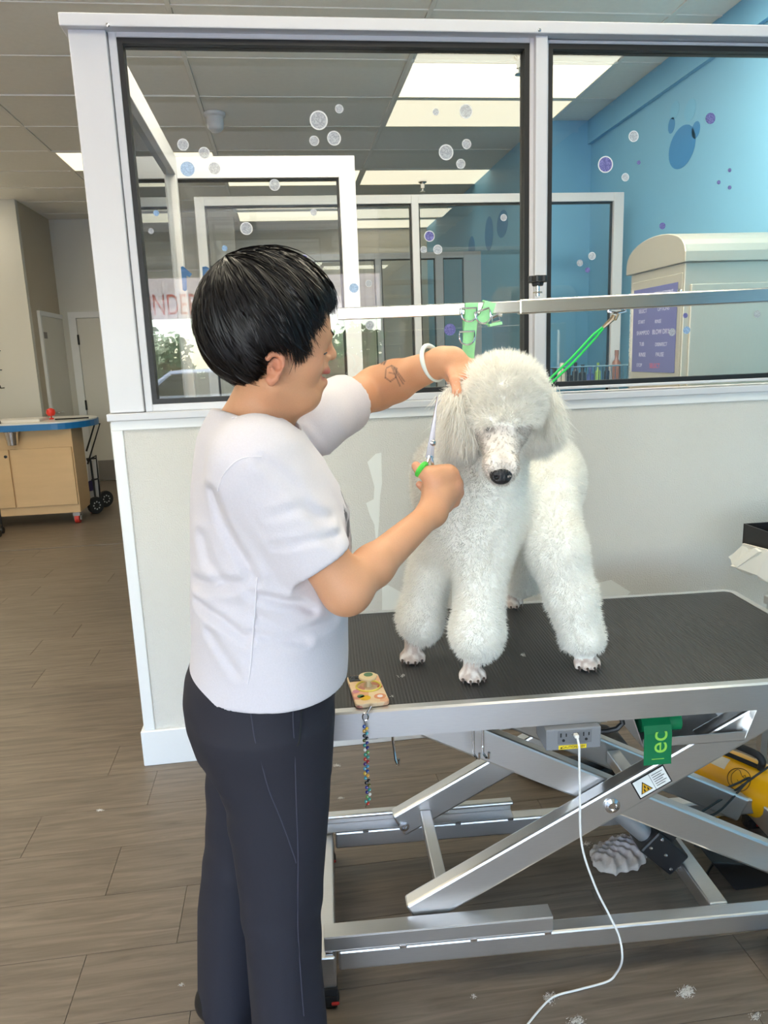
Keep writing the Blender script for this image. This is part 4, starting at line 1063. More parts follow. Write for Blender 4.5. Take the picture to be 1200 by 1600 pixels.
b = MB(); side2 = (TU + Vector((0, 0, -0.25))).normalized()
ribbon(b, [sp(763, 472, 0.0), sp(764, 473, -0.017), sp(757, 492), sp(750, 502), sp(756, 508)], side2, 0.026); ribbon(b, [sp(763, 472, 0), sp(764, 473, 0.017), sp(757, 492, .017)], side2, 0.026)
s2 = st.part(b, 'webbing', M['strap'])
def dring(px, py, rx, rz, tilt=0.0):
    c = sp(px, py, -0.022); pts = [c + TU * (-rx) + Vector((0, 0, rz * 0.7))]
    for i in range(13):
        a = math.pi + math.pi * i / 12; pts.append(c + TU * (rx * math.cos(a)) + Vector((0, 0, rz * math.sin(a))))
    pts.append(c + TU * rx + Vector((0, 0, rz * 0.7)))
    R_ = Matrix.Rotation(tilt, 4, TV); return MB().tube([c + (R_ @ (q - c)) for q in pts], 0.0024, 8, closed=True)
for (px, py, rx, rz, tlt) in ((730, 491, .017, .017, 0), (752, 494, .017, .017, -.3), (727, 527, .017, .017, 0)):
    st.part(dring(px, py, rx, rz, tlt), 'ring', M['chrome'], s1, smooth=True)
b = MB(); q_ = sp(765, 497, -0.026); b.tube([q_, q_ + TU * 0.012 + Vector((0, 0, 0.006)), q_ + TU * 0.022 + Vector((0, 0, 0.004))], 0.004, 8); b.tube([q_ + Vector((0, 0, -0.012)), q_ + TU * 0.018 + Vector((0, 0, -0.008)), q_ + TU * 0.016 + Vector((0, 0, 0.004)), q_], 0.0025, 8, closed=True); st.part(b, 'snap_clip', M['chrome'], s2, smooth=True)
b = MB(); ribbon(b, [q_ + Vector((-0.008, 0, -0.014)), q_ + TU * 0.02 + Vector((0, 0, -0.010))], TV, 0.02, 0.006); st.part(b, 'webbing_end', M['strap'], s2)
# ------------------------------------------------------------------ implicit surfaces -> one continuous mesh
def v3(p): return np.array([p[0], p[1], p[2]], np.float32)
def sd_cone(a, b, ra, rb):
    a, b = v3(a), v3(b); ab = b - a; L2 = float(ab @ ab) + 1e-12
    def f(P):
        t = np.clip(((P - a) @ ab) / L2, 0, 1)
        return np.linalg.norm(P - a - t[..., None] * ab, axis=-1) - (ra + (rb - ra) * t)
    r = max(ra, rb); return f, np.minimum(a, b) - r, np.maximum(a, b) + r
def sd_ell(c, r, R=None):
    c = v3(c); r = v3(r); Rm = np.eye(3, dtype=np.float32) if R is None else np.array(R, np.float32)   # rows = local axes
    def f(P):
        q = (P - c) @ Rm.T
        k0 = np.linalg.norm(q / r, axis=-1); k1 = np.linalg.norm(q / (r * r), axis=-1) + 1e-9
        return k0 * (k0 - 1.0) / k1
    m = float(max(r)); return f, c - m, c + m
def sd_loft(rows):
    """rows: (z, cx, cy, rx, ry[, rot]) elliptic sections stacked in z, flat ends"""
    rows = sorted(rows); Z = np.array([r[0] for r in rows]); A = np.array([list(r[1:5]) + [r[5] if len(r) > 5 else 0] for r in rows])
    def smooth(z, k): return np.interp(z, Z, A[:, k])
    def f(P):
        z = P[..., 2]; cx, cy, rx, ry, ro = (smooth(z, k) for k in range(5))
        dx, dy = P[..., 0] - cx, P[..., 1] - cy
        x = dx * np.cos(ro) + dy * np.sin(ro); y = -dx * np.sin(ro) + dy * np.cos(ro)
        q = np.sqrt((x / rx) ** 2 + (y / ry) ** 2) + 1e-9
        g = np.sqrt((x / rx ** 2) ** 2 + (y / ry ** 2) ** 2) + 1e-9
        d = (q - 1) * q / g
        return np.maximum(d, np.maximum(Z[0] - z, z - Z[-1]))
    R_ = A[:, 2:4].max(); lo = np.array([A[:, 0].min() - R_, A[:, 1].min() - R_, Z[0]]); hi = np.array([A[:, 0].max() + R_, A[:, 1].max() + R_, Z[-1]])
    return f, lo, hi
def cut_plane(prim, p, n):
    f, lo, hi = prim; p = v3(p); n = v3(Vector(n).normalized())
    return (lambda P: np.maximum(f(P), (P - p) @ n)), lo, hi
def smin(a, b, k):
    if k <= 0: return np.minimum(a, b)
    h = np.maximum(k - np.abs(a - b), 0) / k
    return np.minimum(a, b) - h * h * k * 0.25
class Field:
    def __init__(self, lo, hi, h):
        self.lo = np.array(lo, np.float32); self.h = h
        self.n = np.ceil((np.array(hi) - self.lo) / h).astype(int) + 1
        self.d = np.full(self.n, 1.0, np.float32)
    def op(self, prim, k=0.02, mode='add', extra=0.0):
        f, lo, hi = prim; m = k + 3 * self.h + extra
        i0 = np.maximum(np.floor((lo - m - self.lo) / self.h).astype(int), 0); i1 = np.minimum(np.ceil((hi + m - self.lo) / self.h).astype(int) + 1, self.n)
        if (i1 <= i0).any(): return self
        ax = [self.lo[i] + self.h * np.arange(i0[i], i1[i], dtype=np.float32) for i in range(3)]
        P = np.stack(np.meshgrid(*ax, indexing='ij'), -1)
        s = tuple(slice(i0[i], i1[i]) for i in range(3)); d = f(P).astype(np.float32)
        if mode == 'add': self.d[s] = smin(self.d[s], d, k)
        elif mode == 'sub': self.d[s] = -smin(-self.d[s], d, k)
        elif mode == 'disp': self.d[s] += d
        return self
    def mesh(self):
        d = self.d; h = self.h; n = np.array(d.shape)
        ins = d < 0
        c = np.zeros(n - 1, np.int8)
        for i in (0, 1):
            for j in (0, 1):
                for k in (0, 1): c += ins[i:n[0] - 1 + i, j:n[1] - 1 + j, k:n[2] - 1 + k]
        act = (c > 0) & (c < 8)
        idx = np.argwhere(act); N = len(idx)
        vid = np.full(act.shape, -1, np.int64); vid[act] = np.arange(N)
        acc = np.zeros((N, 3)); cnt = np.zeros(N)
        corners = [(i, j, k) for i in (0, 1) for j in (0, 1) for k in (0, 1)]
        val = {cc: d[idx[:, 0] + cc[0], idx[:, 1] + cc[1], idx[:, 2] + cc[2]] for cc in corners}
        for cc in corners:
            for ax in range(3):
                if cc[ax] == 1: continue
                c2 = list(cc); c2[ax] = 1; c2 = tuple(c2)
                a, b = val[cc], val[c2]; m = (a < 0) != (b < 0)
                t = np.where(m, a / np.where(m, a - b, 1), 0)
                p = np.array(cc, float)[None].repeat(N, 0); p[:, ax] += t
                acc += p * m[:, None]; cnt += m
        V = self.lo + h * (idx + acc / cnt[:, None])
        F = []
        for ax in range(3):
            a1, a2 = (ax + 1) % 3, (ax + 2) % 3
            sl0 = [slice(1, n[k] - 1) for k in range(3)]; sl0[ax] = slice(0, n[ax] - 1)
            sl1 = list(sl0); sl1[ax] = slice(1, n[ax])
            A, B = ins[tuple(sl0)], ins[tuple(sl1)]
            e = np.argwhere(A != B); off = np.array([1, 1, 1]); off[ax] = 0; e = e + off
            flip = ins[e[:, 0], e[:, 1], e[:, 2]]
            u1 = np.zeros(3, int); u1[a1] = 1; u2 = np.zeros(3, int); u2[a2] = 1
            q = [e - u1 - u2, e - u2, e, e - u1]
            ids = np.stack([vid[x[:, 0], x[:, 1], x[:, 2]] for x in q], 1)
            ids[~flip] = ids[~flip][:, ::-1]
            F.append(ids)
        return V, np.concatenate(F)
def relax(V, F, it=2, lam=0.5):
    """a little Laplacian smoothing on the quad mesh"""
    e = np.concatenate([F[:, [0, 1]], F[:, [1, 2]], F[:, [2, 3]], F[:, [3, 0]]]); e = np.concatenate([e, e[:, ::-1]])
    n = len(V); deg = np.bincount(e[:, 0], minlength=n)
    for _ in range(it):
        s = np.stack([np.bincount(e[:, 0], V[e[:, 1], k], n) for k in range(3)], 1) / deg[:, None]
        V = V + lam * (s - V)
    return V
def np_mesh(name, V, F, mats, smooth=True, colors=None, normals=None):
    me = bpy.data.meshes.new(name); k = F.shape[1]
    me.vertices.add(len(V)); me.vertices.foreach_set('co', np.ascontiguousarray(V, np.float32).ravel())
    me.loops.add(F.size); me.loops.foreach_set('vertex_index', np.ascontiguousarray(F, np.int32).ravel())
    me.polygons.add(len(F)); me.polygons.foreach_set('loop_start', np.arange(0, F.size, k, dtype=np.int32))
    me.update(calc_edges=True)
    me.polygons.foreach_set('use_smooth', np.full(len(F), smooth))
    for m in (mats if isinstance(mats, (list, tuple)) else [mats]): me.materials.append(m)
    if colors is not None:
        ca = me.color_attributes.new('Col', 'FLOAT_COLOR', 'POINT')
        c4 = np.ones((len(V), 4), np.float32); c4[:, :3] = colors; ca.data.foreach_set('color', c4.ravel())
    if normals is not None: me.normals_split_custom_set_from_vertices(np.ascontiguousarray(normals, np.float32))
    o = bpy.data.objects.new(name, me); C.objects.link(o); return o
def vnormals(V, F):
    n = np.cross(V[F[:, 2]] - V[F[:, 0]], V[F[:, 3]] - V[F[:, 1]]); N = np.zeros_like(V)
    for k in range(4):
        for c in range(3): N[:, c] += np.bincount(F[:, k], n[:, c], len(V))
    return N / (np.linalg.norm(N, axis=1)[:, None] + 1e-12)
def vnoise(P, s, seed=0, octaves=2):
    """cheap smooth pseudo-noise from sines, about -1..1"""
    r = np.random.default_rng(seed); out = 0; amp = 1; tot = 0
    for o in range(octaves):
        for _ in range(4):
            k = r.normal(size=3) * s * (2 ** o); ph = r.uniform(0, 6.28); out = out + amp * np.sin(P @ k + ph); 
        tot += amp * 2; amp *= 0.5
    return out / tot
def attr_mat(name, rough=0.5, sss=0.0, bump=0.0, bscale=100, spec=0.4, sheen=0.0, transl=0.0):
    m, nt, b = new_mat(name)
    a = nt.nodes.new('ShaderNodeAttribute'); a.attribute_name = 'Col'
    tc = nt.nodes.new('ShaderNodeTexCoord'); n = nt.nodes.new('ShaderNodeTexNoise'); n.inputs['Scale'].default_value = bscale; n.inputs['Detail'].default_value = 3
    nt.links.new(tc.outputs['Object'], n.inputs['Vector'])
    hs = nt.nodes.new('ShaderNodeHueSaturation'); mr = nt.nodes.new('ShaderNodeMapRange'); mr.inputs['To Min'].default_value = 0.94; mr.inputs['To Max'].default_value = 1.06
    nt.links.new(n.outputs['Fac'], mr.inputs['Value']); nt.links.new(mr.outputs[0], hs.inputs['Value'])
    nt.links.new(a.outputs['Color'], hs.inputs['Color']); nt.links.new(hs.outputs[0], b.inputs['Base Color'])
    b.inputs['Roughness'].default_value = rough; b.inputs['Specular IOR Level'].default_value = spec
    if sheen: b.inputs['Sheen Weight'].default_value = sheen
    if sss: b.inputs['Subsurface Weight'].default_value = sss; b.inputs['Subsurface Radius'].default_value = (0.010, 0.0045, 0.0028); b.inputs['Subsurface Scale'].default_value = 1.0
    if bump:
        bp = nt.nodes.new('ShaderNodeBump'); bp.inputs['Strength'].default_value = bump; bp.inputs['Distance'].default_value = 0.004
        nt.links.new(n.outputs['Fac'], bp.inputs['Height']); nt.links.new(bp.outputs[0], b.inputs['Normal'])
    if transl:
        out = nt.nodes['Material Output']; tr = nt.nodes.new('ShaderNodeBsdfTranslucent'); mx = nt.nodes.new('ShaderNodeMixShader'); mx.inputs[0].default_value = transl
        nt.links.new(hs.outputs[0], tr.inputs['Color']); nt.links.new(b.outputs[0], mx.inputs[1]); nt.links.new(tr.outputs[0], mx.inputs[2]); nt.links.new(mx.outputs[0], out.inputs['Surface'])
    return m
def strands(name, roots, dirs, normals, length, width, mat_, colors, curl=0.25, segs=3, rng=RNG, droop=0.0, shade=None):
    """many thin tapering ribbons as one mesh"""
    N = len(roots); d = dirs / (np.linalg.norm(dirs, axis=1)[:, None] + 1e-9)
    side = np.cross(d, rng.normal(size=(N, 3))); side /= np.linalg.norm(side, axis=1)[:, None] + 1e-9
    P = roots.copy(); V = []; cur = d.copy(); w0 = width
    for s in range(segs + 1):
        w = (w0 * (1 - (s / segs) ** 1.5) * 0.5 + 0.00006)
        w = w[:, None] if hasattr(w, '__len__') else w
        V.append(P - side * w); V.append(P + side * w)
        cur = cur + rng.normal(size=(N, 3)) * curl; cur[:, 2] -= droop; cur /= np.linalg.norm(cur, axis=1)[:, None]
        P = P + cur * (length / segs)[:, None]
    V = np.stack(V, 1).reshape(-1, 3); K = 2 * (segs + 1); base = np.arange(N)[:, None] * K
    F = np.concatenate([base + np.array([[2 * s, 2 * s + 1, 2 * s + 3, 2 * s + 2]]) for s in range(segs)], 0)
    col = np.repeat(colors, K, 0)
    nn = np.repeat(normals, K, 0) if shade is None else np.repeat(normals * (1 - shade) + d * shade, K, 0)
    nn /= np.linalg.norm(nn, axis=1)[:, None] + 1e-9
    return np_mesh(name, V, F, mat_, True, col)
def sample_surface(V, F, n, rng, weight=None):
    a = 0.5 * np.linalg.norm(np.cross(V[F[:, 2]] - V[F[:, 0]], V[F[:, 3]] - V[F[:, 1]]), axis=1)
    if weight is not None: a = a * weight[F].mean(1)
    i = rng.choice(len(F), n, p=a / a.sum()); u = rng.random((n, 1)); v = rng.random((n, 1))
    q = F[i]; return (V[q[:, 0]] * (1 - u) * (1 - v) + V[q[:, 1]] * u * (1 - v) + V[q[:, 2]] * u * v + V[q[:, 3]] * (1 - u) * v), i

# ------------------------------------------------------------------ the white poodle
TT = TZ       # table surface
def dpt(px, py, y): return np.array(at(px, py, y))
# region codes: 0 body, 1 leg, 2 topknot, 3 ear, 4 muzzle, 5 paw, 6 nose
dog_prims = []
def dp(prim, k, reg): dog_prims.append((prim, k, reg))
fL1, fL2, fL3, fL4 = np.array([0.856, -0.90, TT]), np.array([0.968, -1.03, TT]), np.array([1.239, -1.02, TT]), np.array([1.20, -0.575, TT])
chest = dpt(735, 800, -0.95)
# trunk
dp(sd_ell(dpt(733, 812, -0.955), (0.112, 0.105, 0.128)), 0.05, 0)
dp(sd_cone(dpt(738, 790, -0.93), dpt(840, 745, -0.74), 0.100, 0.098), 0.06, 0)
dp(sd_ell(dpt(850, 752, -0.76), (0.090, 0.110, 0.112)), 0.05, 0)
dp(sd_cone(dpt(745, 760, -0.95), dpt(775, 655, -1.05), 0.100, 0.080), 0.05, 0)      # neck
dp(sd_ell(dpt(690, 745, -0.98), (0.062, 0.07, 0.085)), 0.05, 0)                      # shoulder
# front legs
dp(sd_cone(dpt(680, 850, -0.92), fL1 + (0.022, 0.0, 0.115), 0.050, 0.047), 0.04, 1)
dp(sd_ell(fL1 + (0.020, 0.0, 0.10), (0.048, 0.050, 0.060)), 0.03, 1)
dp(sd_cone(dpt(757, 850, -0.99), fL2 + (0.014, 0.0, 0.12), 0.054, 0.051), 0.04, 1)
dp(sd_ell(fL2 + (0.014, 0.0, 0.105), (0.053, 0.053, 0.064)), 0.03, 1)
# hind legs
dp(sd_cone(dpt(852, 765, -0.85), dpt(870, 860, -0.98), 0.074, 0.058), 0.05, 1)
dp(sd_cone(dpt(870, 860, -0.98), dpt(892, 930, -1.00), 0.056, 0.049), 0.04, 1)
dp(sd_cone(dpt(892, 930, -1.00), fL3 + (-0.006, 0.005, 0.070), 0.048, 0.048), 0.04, 1)
dp(sd_cone(dpt(835, 760, -0.66), fL4 + (0.03, 0.0, 0.08), 0.085, 0.058), 0.06, 1)
# paws: wrist, pad and four toes each
def paw(c, fdir, s=1.0):
    f = np.array([fdir[0], fdir[1], 0.0]); f /= np.linalg.norm(f); l = np.array([-f[1], f[0], 0.0])
    dp(sd_cone(c + (0, 0, 0.075), c + f * 0.006 + (0, 0, 0.022), 0.019 * s, 0.020 * s), 0.012, 5)
    for i, (o, fw_) in enumerate(((-0.0235, 0.006), (-0.0085, 0.019), (0.0085, 0.019), (0.0235, 0.006))):
        a = c + l * o * 0.7 * s + f * 0.004 + np.array([0, 0, 0.020]); e = c + l * o * s + f * (fw_ + 0.010) * s + np.array([0, 0, 0.0085])
        dp(sd_cone(a, e, 0.0100 * s, 0.0085 * s), 0.004, 5)
        dp(sd_ell(c + l * o * 0.95 * s + f * (fw_ + 0.004) * s + np.array([0, 0, 0.016]), (0.0098, 0.0098, 0.0085)), 0.004, 5)
PAWS = [(fL1, (-0.25, -1)), (fL2, (-0.08, -1)), (fL3, (0.0, -1)), (fL4, (-0.1, -1))]
for c, fd in PAWS: paw(c, fd, 1.0)
# head
YH = -1.10
kt = dpt(786, 607, YH)
dp(sd_ell(dpt(786, 618, YH), (0.073, 0.078, 0.056)), 0.03, 2)
dp(sd_ell(dpt(786, 602, YH), (0.064, 0.068, 0.052)), 0.03, 2)
dp(sd_ell(dpt(785, 640, YH - 0.022), (0.069, 0.060, 0.036)), 0.03, 2)
dp(sd_ell(dpt(783, 668, YH - 0.03), (0.054, 0.058, 0.048)), 0.02, 4)                 # cheeks
mz0, mz1 = dpt(783, 678, YH - 0.055), dpt(783, 733, YH - 0.135)
dp(sd_cone(mz0, mz1, 0.041, 0.0235), 0.016, 4)
dp(sd_cone(dpt(783, 690, YH - 0.075), dpt(783, 742, YH - 0.13), 0.030, 0.019), 0.014, 4)   # lower jaw
for s in (-1, 1): dp(sd_ell(dpt(783 + s * 13, 727, YH - 0.135), (0.0165, 0.022, 0.021)), 0.012, 4)   # flews
dp(sd_ell(dpt(784, 653, YH - 0.055), (0.058, 0.042, 0.021)), 0.02, 2)   # brow ridge
# ears
dp(sd_cone(dpt(728, 622, -1.09), dpt(714, 690, -1.09), 0.036, 0.034), 0.025, 3)
dp(sd_cone(dpt(846, 628, -1.06), dpt(843, 690, -1.07), 0.028, 0.026), 0.02, 3)
fld = Field((0.74, -1.34, TT - 0.01), (1.40, -0.48, 1.47), 0.0050)
for prim, k, reg in dog_prims: fld.op(prim, k)
fld.op((lambda P: (TT + 0.0008) - P[..., 2], np.array([0.7, -1.4, 0.6]), np.array([1.5, -0.4, TT + 0.02])), 0.0, 'sub') if False else None
V, F = fld.mesh(); V = relax(V, F, 1, 0.4)
V[:, 2] = np.maximum(V[:, 2], TT + 0.0005)
N = vnormals(V, F)
raw = np.stack([prim[0](V) for prim, k, reg in dog_prims], 1); reg = np.array([r for _, _, r in dog_prims])[raw.argmin(1)]
cols = np.zeros((len(V), 3)); lin = lambda *c: np.array(srgb(*c)[:3])
cols[:] = lin(252, 250, 243)
mzm = reg == 4; cols[mzm] = lin(240, 232, 224)
# darker skin showing through on the bridge of the nose and around the eyes
rel = (V - np.array(at(783, 705, YH - 0.12)));
bridge = np.exp(-((V[:, 0] - mz1[0]) / 0.010) ** 2) * np.clip((1.29 - V[:, 2]) / 0.07, 0, 1) * mzm
cols = cols * (1 - 0.45 * bridge[:, None]) + lin(150, 138, 136) * 0.45 * bridge[:, None]
eyd = np.minimum(np.linalg.norm((V - dpt(764, 670, YH - 0.088)) * np.array([0.8, 1, 1.4]), axis=1), np.linalg.norm((V - dpt(806, 672, YH - 0.088)) * np.array([0.8, 1, 1.4]), axis=1)); we_ = np.clip(1.25 - eyd / 0.013, 0, 0.8)[:, None]; cols = cols * (1 - we_) + lin(92, 80, 76) * we_
pm_ = reg == 5; pn = vnoise(V, 240, 5, 1)[:, None]
cols[pm_] = (lin(232, 220, 210) * (0.5 + 0.5 * np.clip(pn + 0.4, 0, 1)) + lin(150, 112, 92) * 0.5 * (1 - np.clip(pn + 0.4, 0, 1)))[pm_]
M['dog_skin'] = attr_mat('white_clipped_coat', 0.75, 0.0, 0.4, 160, 0.2)
dog = np_mesh('dog', V, F, M['dog_skin'], True, cols)
tag(dog, 'white standard poodle with fluffy topknot standing on the grooming table', 'dog')
# fur
M['fur'] = attr_mat('white_poodle_fur', 0.7, 0, 0, 60, 0.15, transl=0.5)
wreg = np.array([1.0, 1.15, 1.8, 1.4, 0.0, 0.0, 0.0])[reg]
nz = np.abs(N[:, 2])
S, fi = sample_surface(V, F, 170000, RNG, wreg)
sr = reg[F[fi, 0]]; sn = N[F[fi]].mean(1); sn /= np.linalg.norm(sn, axis=1)[:, None]
ok = wreg[F[fi]].min(1) > 0.0
S, sr, sn = S[ok], sr[ok], sn[ok]
L = np.array([0.014, 0.015, 0.024, 0.024, 0.004, 0.004, 0.003])[sr] * RNG.uniform(0.55, 1.15, len(S))
clump = np.stack([vnoise(S, 120, 11 + i, 3) for i in range(3)], 1)
D = sn + clump * np.array([0.55, 0.5, 0.5, 0.5, .1, .1, .1])[sr][:, None] + RNG.normal(size=S.shape) * 0.14
grav = np.array([0.15, 0.55, -0.15, 0.9, .2, .2, .2])[sr]; D[:, 2] -= grav
legm = sr == 1
fc = np.tile(lin(255, 253, 248), (len(S), 1)) * RNG.uniform(0.92, 1.0, (len(S), 1))
keep = ~((sr == 1) & (S[:, 2] < TT + 0.045))
S, D, sn, L, fc = S[keep], D[keep], sn[keep], L[keep], fc[keep]
fur = strands('fur', S - sn * 0.002, D, sn, L, 0.0015, M['fur'], fc, curl=0.20, segs=3, droop=0.02, shade=0.25)
fur.parent = dog; fur['kind'] = 'stuff'
# long feathering on the ears
def ear_feather(px0, px1, y0, yd, cnt, lab, flare):
    a, c = dpt(px0, y0[0], yd), dpt(px1, y0[1], yd)
    t = RNG.random((cnt, 1)); R0 = a * (1 - t) + c * t + RNG.normal(size=(cnt, 3)) * np.array([0.010, 0.014, 0.006])
    dr = np.tile(np.array([flare, -0.1, -1.0]), (cnt, 1)) + RNG.normal(size=(cnt, 3)) * 0.20
    dr[:, 0] += (R0[:, 0] - (a[0] + c[0]) / 2) * 6
    nn = np.tile(np.array([flare, -0.9, 0.15]), (cnt, 1)) + RNG.normal(size=(cnt, 3)) * 0.2
    o = strands(lab, R0, dr, nn, RNG.uniform(0.025, 0.06, cnt), 0.0016, M['fur'], np.tile(lin(254, 251, 244), (cnt, 1)) * RNG.uniform(0.92, 1, (cnt, 1)), curl=0.16, segs=5, droop=0.03)
    o.parent = dog; o['kind'] = 'stuff'; o['label'] = 'long white ear feathering'
ear_feather(846, 862, (606, 676), -1.09, 4600, 'ear_fringe', 0.30)
ear_feather(706, 728, (618, 684), -1.125, 4600, 'ear_fringe', -0.12)
# short wavy coat on the face
ms = (reg == 4).astype(float)
S2, f2 = sample_surface(V, F, 9000, RNG, ms + 1e-9); n2 = N[F[f2, 0]]
D2 = n2 * 0.45 + np.stack([vnoise(S2, 420, 30, 1), np.zeros(len(S2)), -0.55 + 0 * S2[:, 0]], 1)
mo = strands('face_coat', S2 - n2 * 0.0005, D2, n2, RNG.uniform(0.004, 0.007, len(S2)), 0.0011, M['fur'], np.tile(lin(240, 232, 224), (len(S2), 1)) * RNG.uniform(0.55, 1, (len(S2), 1)), curl=0.15, segs=2)
mo.parent = dog; mo['kind'] = 'stuff'
# nose, eyes, nails
M['dog_nose'] = mat('black_dog_nose', (30, 28, 30), 0.32, 0, 0.2, 60, bump=0.3, bscale=400)
nf = Field((0.95, -1.36, 1.10), (1.09, -1.16, 1.24), 0.0022); nc = np.array(dpt(783, 742, YH - 0.150))
nf.op(sd_ell(nc, (0.0215, 0.013, 0.0145)), 0); nf.op(sd_ell(nc + (0, 0.006, 0.006), (0.019, 0.014, 0.010)), 0.008); nf.op(sd_ell(nc + (0, -0.002, -0.008), (0.014, 0.010, 0.009)), 0.008)
for s in (-1, 1): nf.op(sd_ell(nc + (s * 0.0115, -0.011, -0.003), (0.0045, 0.006, 0.0032)), 0.003, 'sub')
nf.op(sd_cone(nc + (0, -0.0145, 0.004), nc + (0, -0.0125, -0.016), 0.0012, 0.0012), 0.002, 'sub')
nV, nF = nf.mesh(); no = np_mesh('nose', nV, nF, M['dog_nose']); no.parent = dog; no['label'] = 'black dog nose'
M['dog_eye'] = mat('dark_dog_eye', (26, 20, 18), 0.1, 0, 0.0)
for s in (-1, 1):
    ec = dpt(785 + s * 21, 671 + s, YH - 0.0845 - (0.003 if s > 0 else 0)); b = MB(); b.lathe([(0, -0.0065), (0.004, -0.005), (0.006, -0.002), (0.006, 0.001), (0.004, 0.004), (0, 0.005)], ec, 14, (0, -1, 0)); eo = b.build('eye', M['dog_eye'], dog, smooth=True)
M['nail'] = mat('dark_dog_nail', (74, 58, 50), 0.35)
for c, fd in PAWS:
    f = np.array([fd[0], fd[1], 0.0]); f /= np.linalg.norm(f); l = np.array([-f[1], f[0], 0.0])
    for (o, fw_) in ((-0.0235, 0.006), (-0.0085, 0.019), (0.0085, 0.019), (0.0235, 0.006)):
        e = c + l * o + f * (fw_ + 0.016); b = MB(); b.tube([e + (0, 0, 0.0095), e + f * 0.006 + (0, 0, 0.0075), e + f * 0.009 + (0, 0, 0.003)], [0.0032, 0.0026, 0.0008], 7); b.build('nail', M['nail'], dog, smooth=True)
# ------------------------------------------------------------------ the groomer
HA = math.radians(12)                       # head and body turned a little away from the lens
hf = np.array([math.cos(HA), math.sin(HA), 0.0]); hl = np.array([-math.sin(HA), math.cos(HA), 0.0]); hu = np.array([0, 0, 1.0])
HC = np.array(at(425, 500, -1.25))          # skull centre
def hp(px, py, side=0.0):
    """point on the head's mid plane seen at a pixel, then moved sideways (+ = far side)"""
    d = ray(px, py); t = ((HC - CAM) @ hl) / (d @ hl); return CAM + d * t + hl * side
def hs(px, py, side):
    """point seen at that pixel on the near side (side < 0); side > 0 gives its mirror image"""
    d = ray(px, py); o = HC - hl * abs(side); t = ((o - CAM) @ hl) / (d @ hl); P = CAM + d * t
    return P if side < 0 else P + hl * 2 * abs(side)
skin_prims = []
def spm(prim, k, tone=0): skin_prims.append((prim, k, tone))
RH = np.stack([hf, hl, hu])
def tiltR(deg):
    a = math.radians(deg); f2 = hf * math.cos(a) + hu * math.sin(a); u2 = -hf * math.sin(a) + hu * math.cos(a); return np.stack([f2, hl, u2])
# skull, face
spm(sd_ell(HC + hu * 0.004, (0.098, 0.074, 0.098), RH), 0.02)
spm(sd_ell(hp(463, 540), (0.046, 0.060, 0.070), tiltR(-15)), 0.03)             # face mass
spm(sd_ell(hp(450, 583), (0.050, 0.054, 0.048), tiltR(-20)), 0.03)             # jaw mass
spm(sd_cone(hs(428, 604, -0.044), hs(474, 616, -0.020), 0.018, 0.017), 0.025); spm(sd_cone(hs(428, 604, 0.044), hs(474, 616, 0.020), 0.018, 0.017), 0.025)   # jaw line
spm(sd_ell(hp(481, 612), (0.019, 0.022, 0.019), RH), 0.018)                    # chin
spm(sd_ell(hp(462, 628), (0.035, 0.035, 0.022), tiltR(15)), 0.03)              # under chin
for s in (-1, 1):
    spm(sd_ell(hs(476, 570, 0.034 * s), (0.023, 0.020, 0.025), RH), 0.02)    # cheeks
    spm(sd_cone(hs(511, 525, 0.010 * s), hs(500, 522, 0.036 * s), 0.009, 0.009), 0.012)   # brow ridge
    spm(sd_ell(hs(497, 547, 0.029 * s), (0.0125, 0.0125, 0.0115), RH), 0.006)   # lids over the eyeball
    spm(sd_ell(hs(510.5, 559, 0.0105 * s), (0.0080, 0.0062, 0.0060), RH), 0.004)  # nostril wings
spm(sd_cone(hp(509, 530), hp(517, 550), 0.0070, 0.0082), 0.008)                # nose bridge
spm(sd_ell(hp(517, 555), (0.0105, 0.0095, 0.0090), RH), 0.005)               # nose tip
spm(sd_ell(hp(500, 573), (0.0135, 0.022, 0.011), RH), 0.010)                    # upper lip base
spm(sd_cone(hp(509, 580, -0.011), hp(509, 580, 0.011), 0.0052, 0.0052), 0.006, 1); spm(sd_cone(hp(502, 580.5, -0.019), hp(508, 579, -0.011), 0.003, 0.005), 0.005, 1); spm(sd_cone(hp(502, 580.5, 0.019), hp(508, 579, 0.011), 0.003, 0.005), 0.005, 1)
spm(sd_cone(hp(502.5, 596, -0.010), hp(502.5, 596, 0.010), 0.0058, 0.0058), 0.006, 1); spm(sd_cone(hp(497, 591, -0.018), hp(502.5, 596, -0.010), 0.003, 0.005), 0.005, 1); spm(sd_cone(hp(497, 591, 0.018), hp(502.5, 596, 0.010), 0.003, 0.005), 0.005, 1)
spm(sd_ell(hp(495, 600), (0.014, 0.022, 0.012), RH), 0.012)
# near ear and far ear
for s in (-1, 1):
    e0 = s * 0.070
    ring = [(418, 560), (424, 553), (434, 553), (441, 560), (441, 570), (436, 580), (431, 592), (424, 598), (419, 593)]
    pts = [hs(x, y, e0 + s * 0.012) for x, y in ring]
    for a, c in zip(pts[:-1], pts[1:]): spm(sd_cone(a, c, 0.0048, 0.0048), 0.003, 2)
    spm(sd_ell(hs(429, 577, e0 + s * 0.002), (0.013, 0.008, 0.020), tiltR(-10)), 0.006, 2)
    spm(sd_ell(hs(424, 594, e0 + s * 0.008), (0.0075, 0.005, 0.009), RH), 0.006, 2)
    spm(sd_cone(hs(424, 575, e0 + s * 0.012), hs(432, 583, e0 + s * 0.009), 0.0035, 0.0035), 0.003, 2)
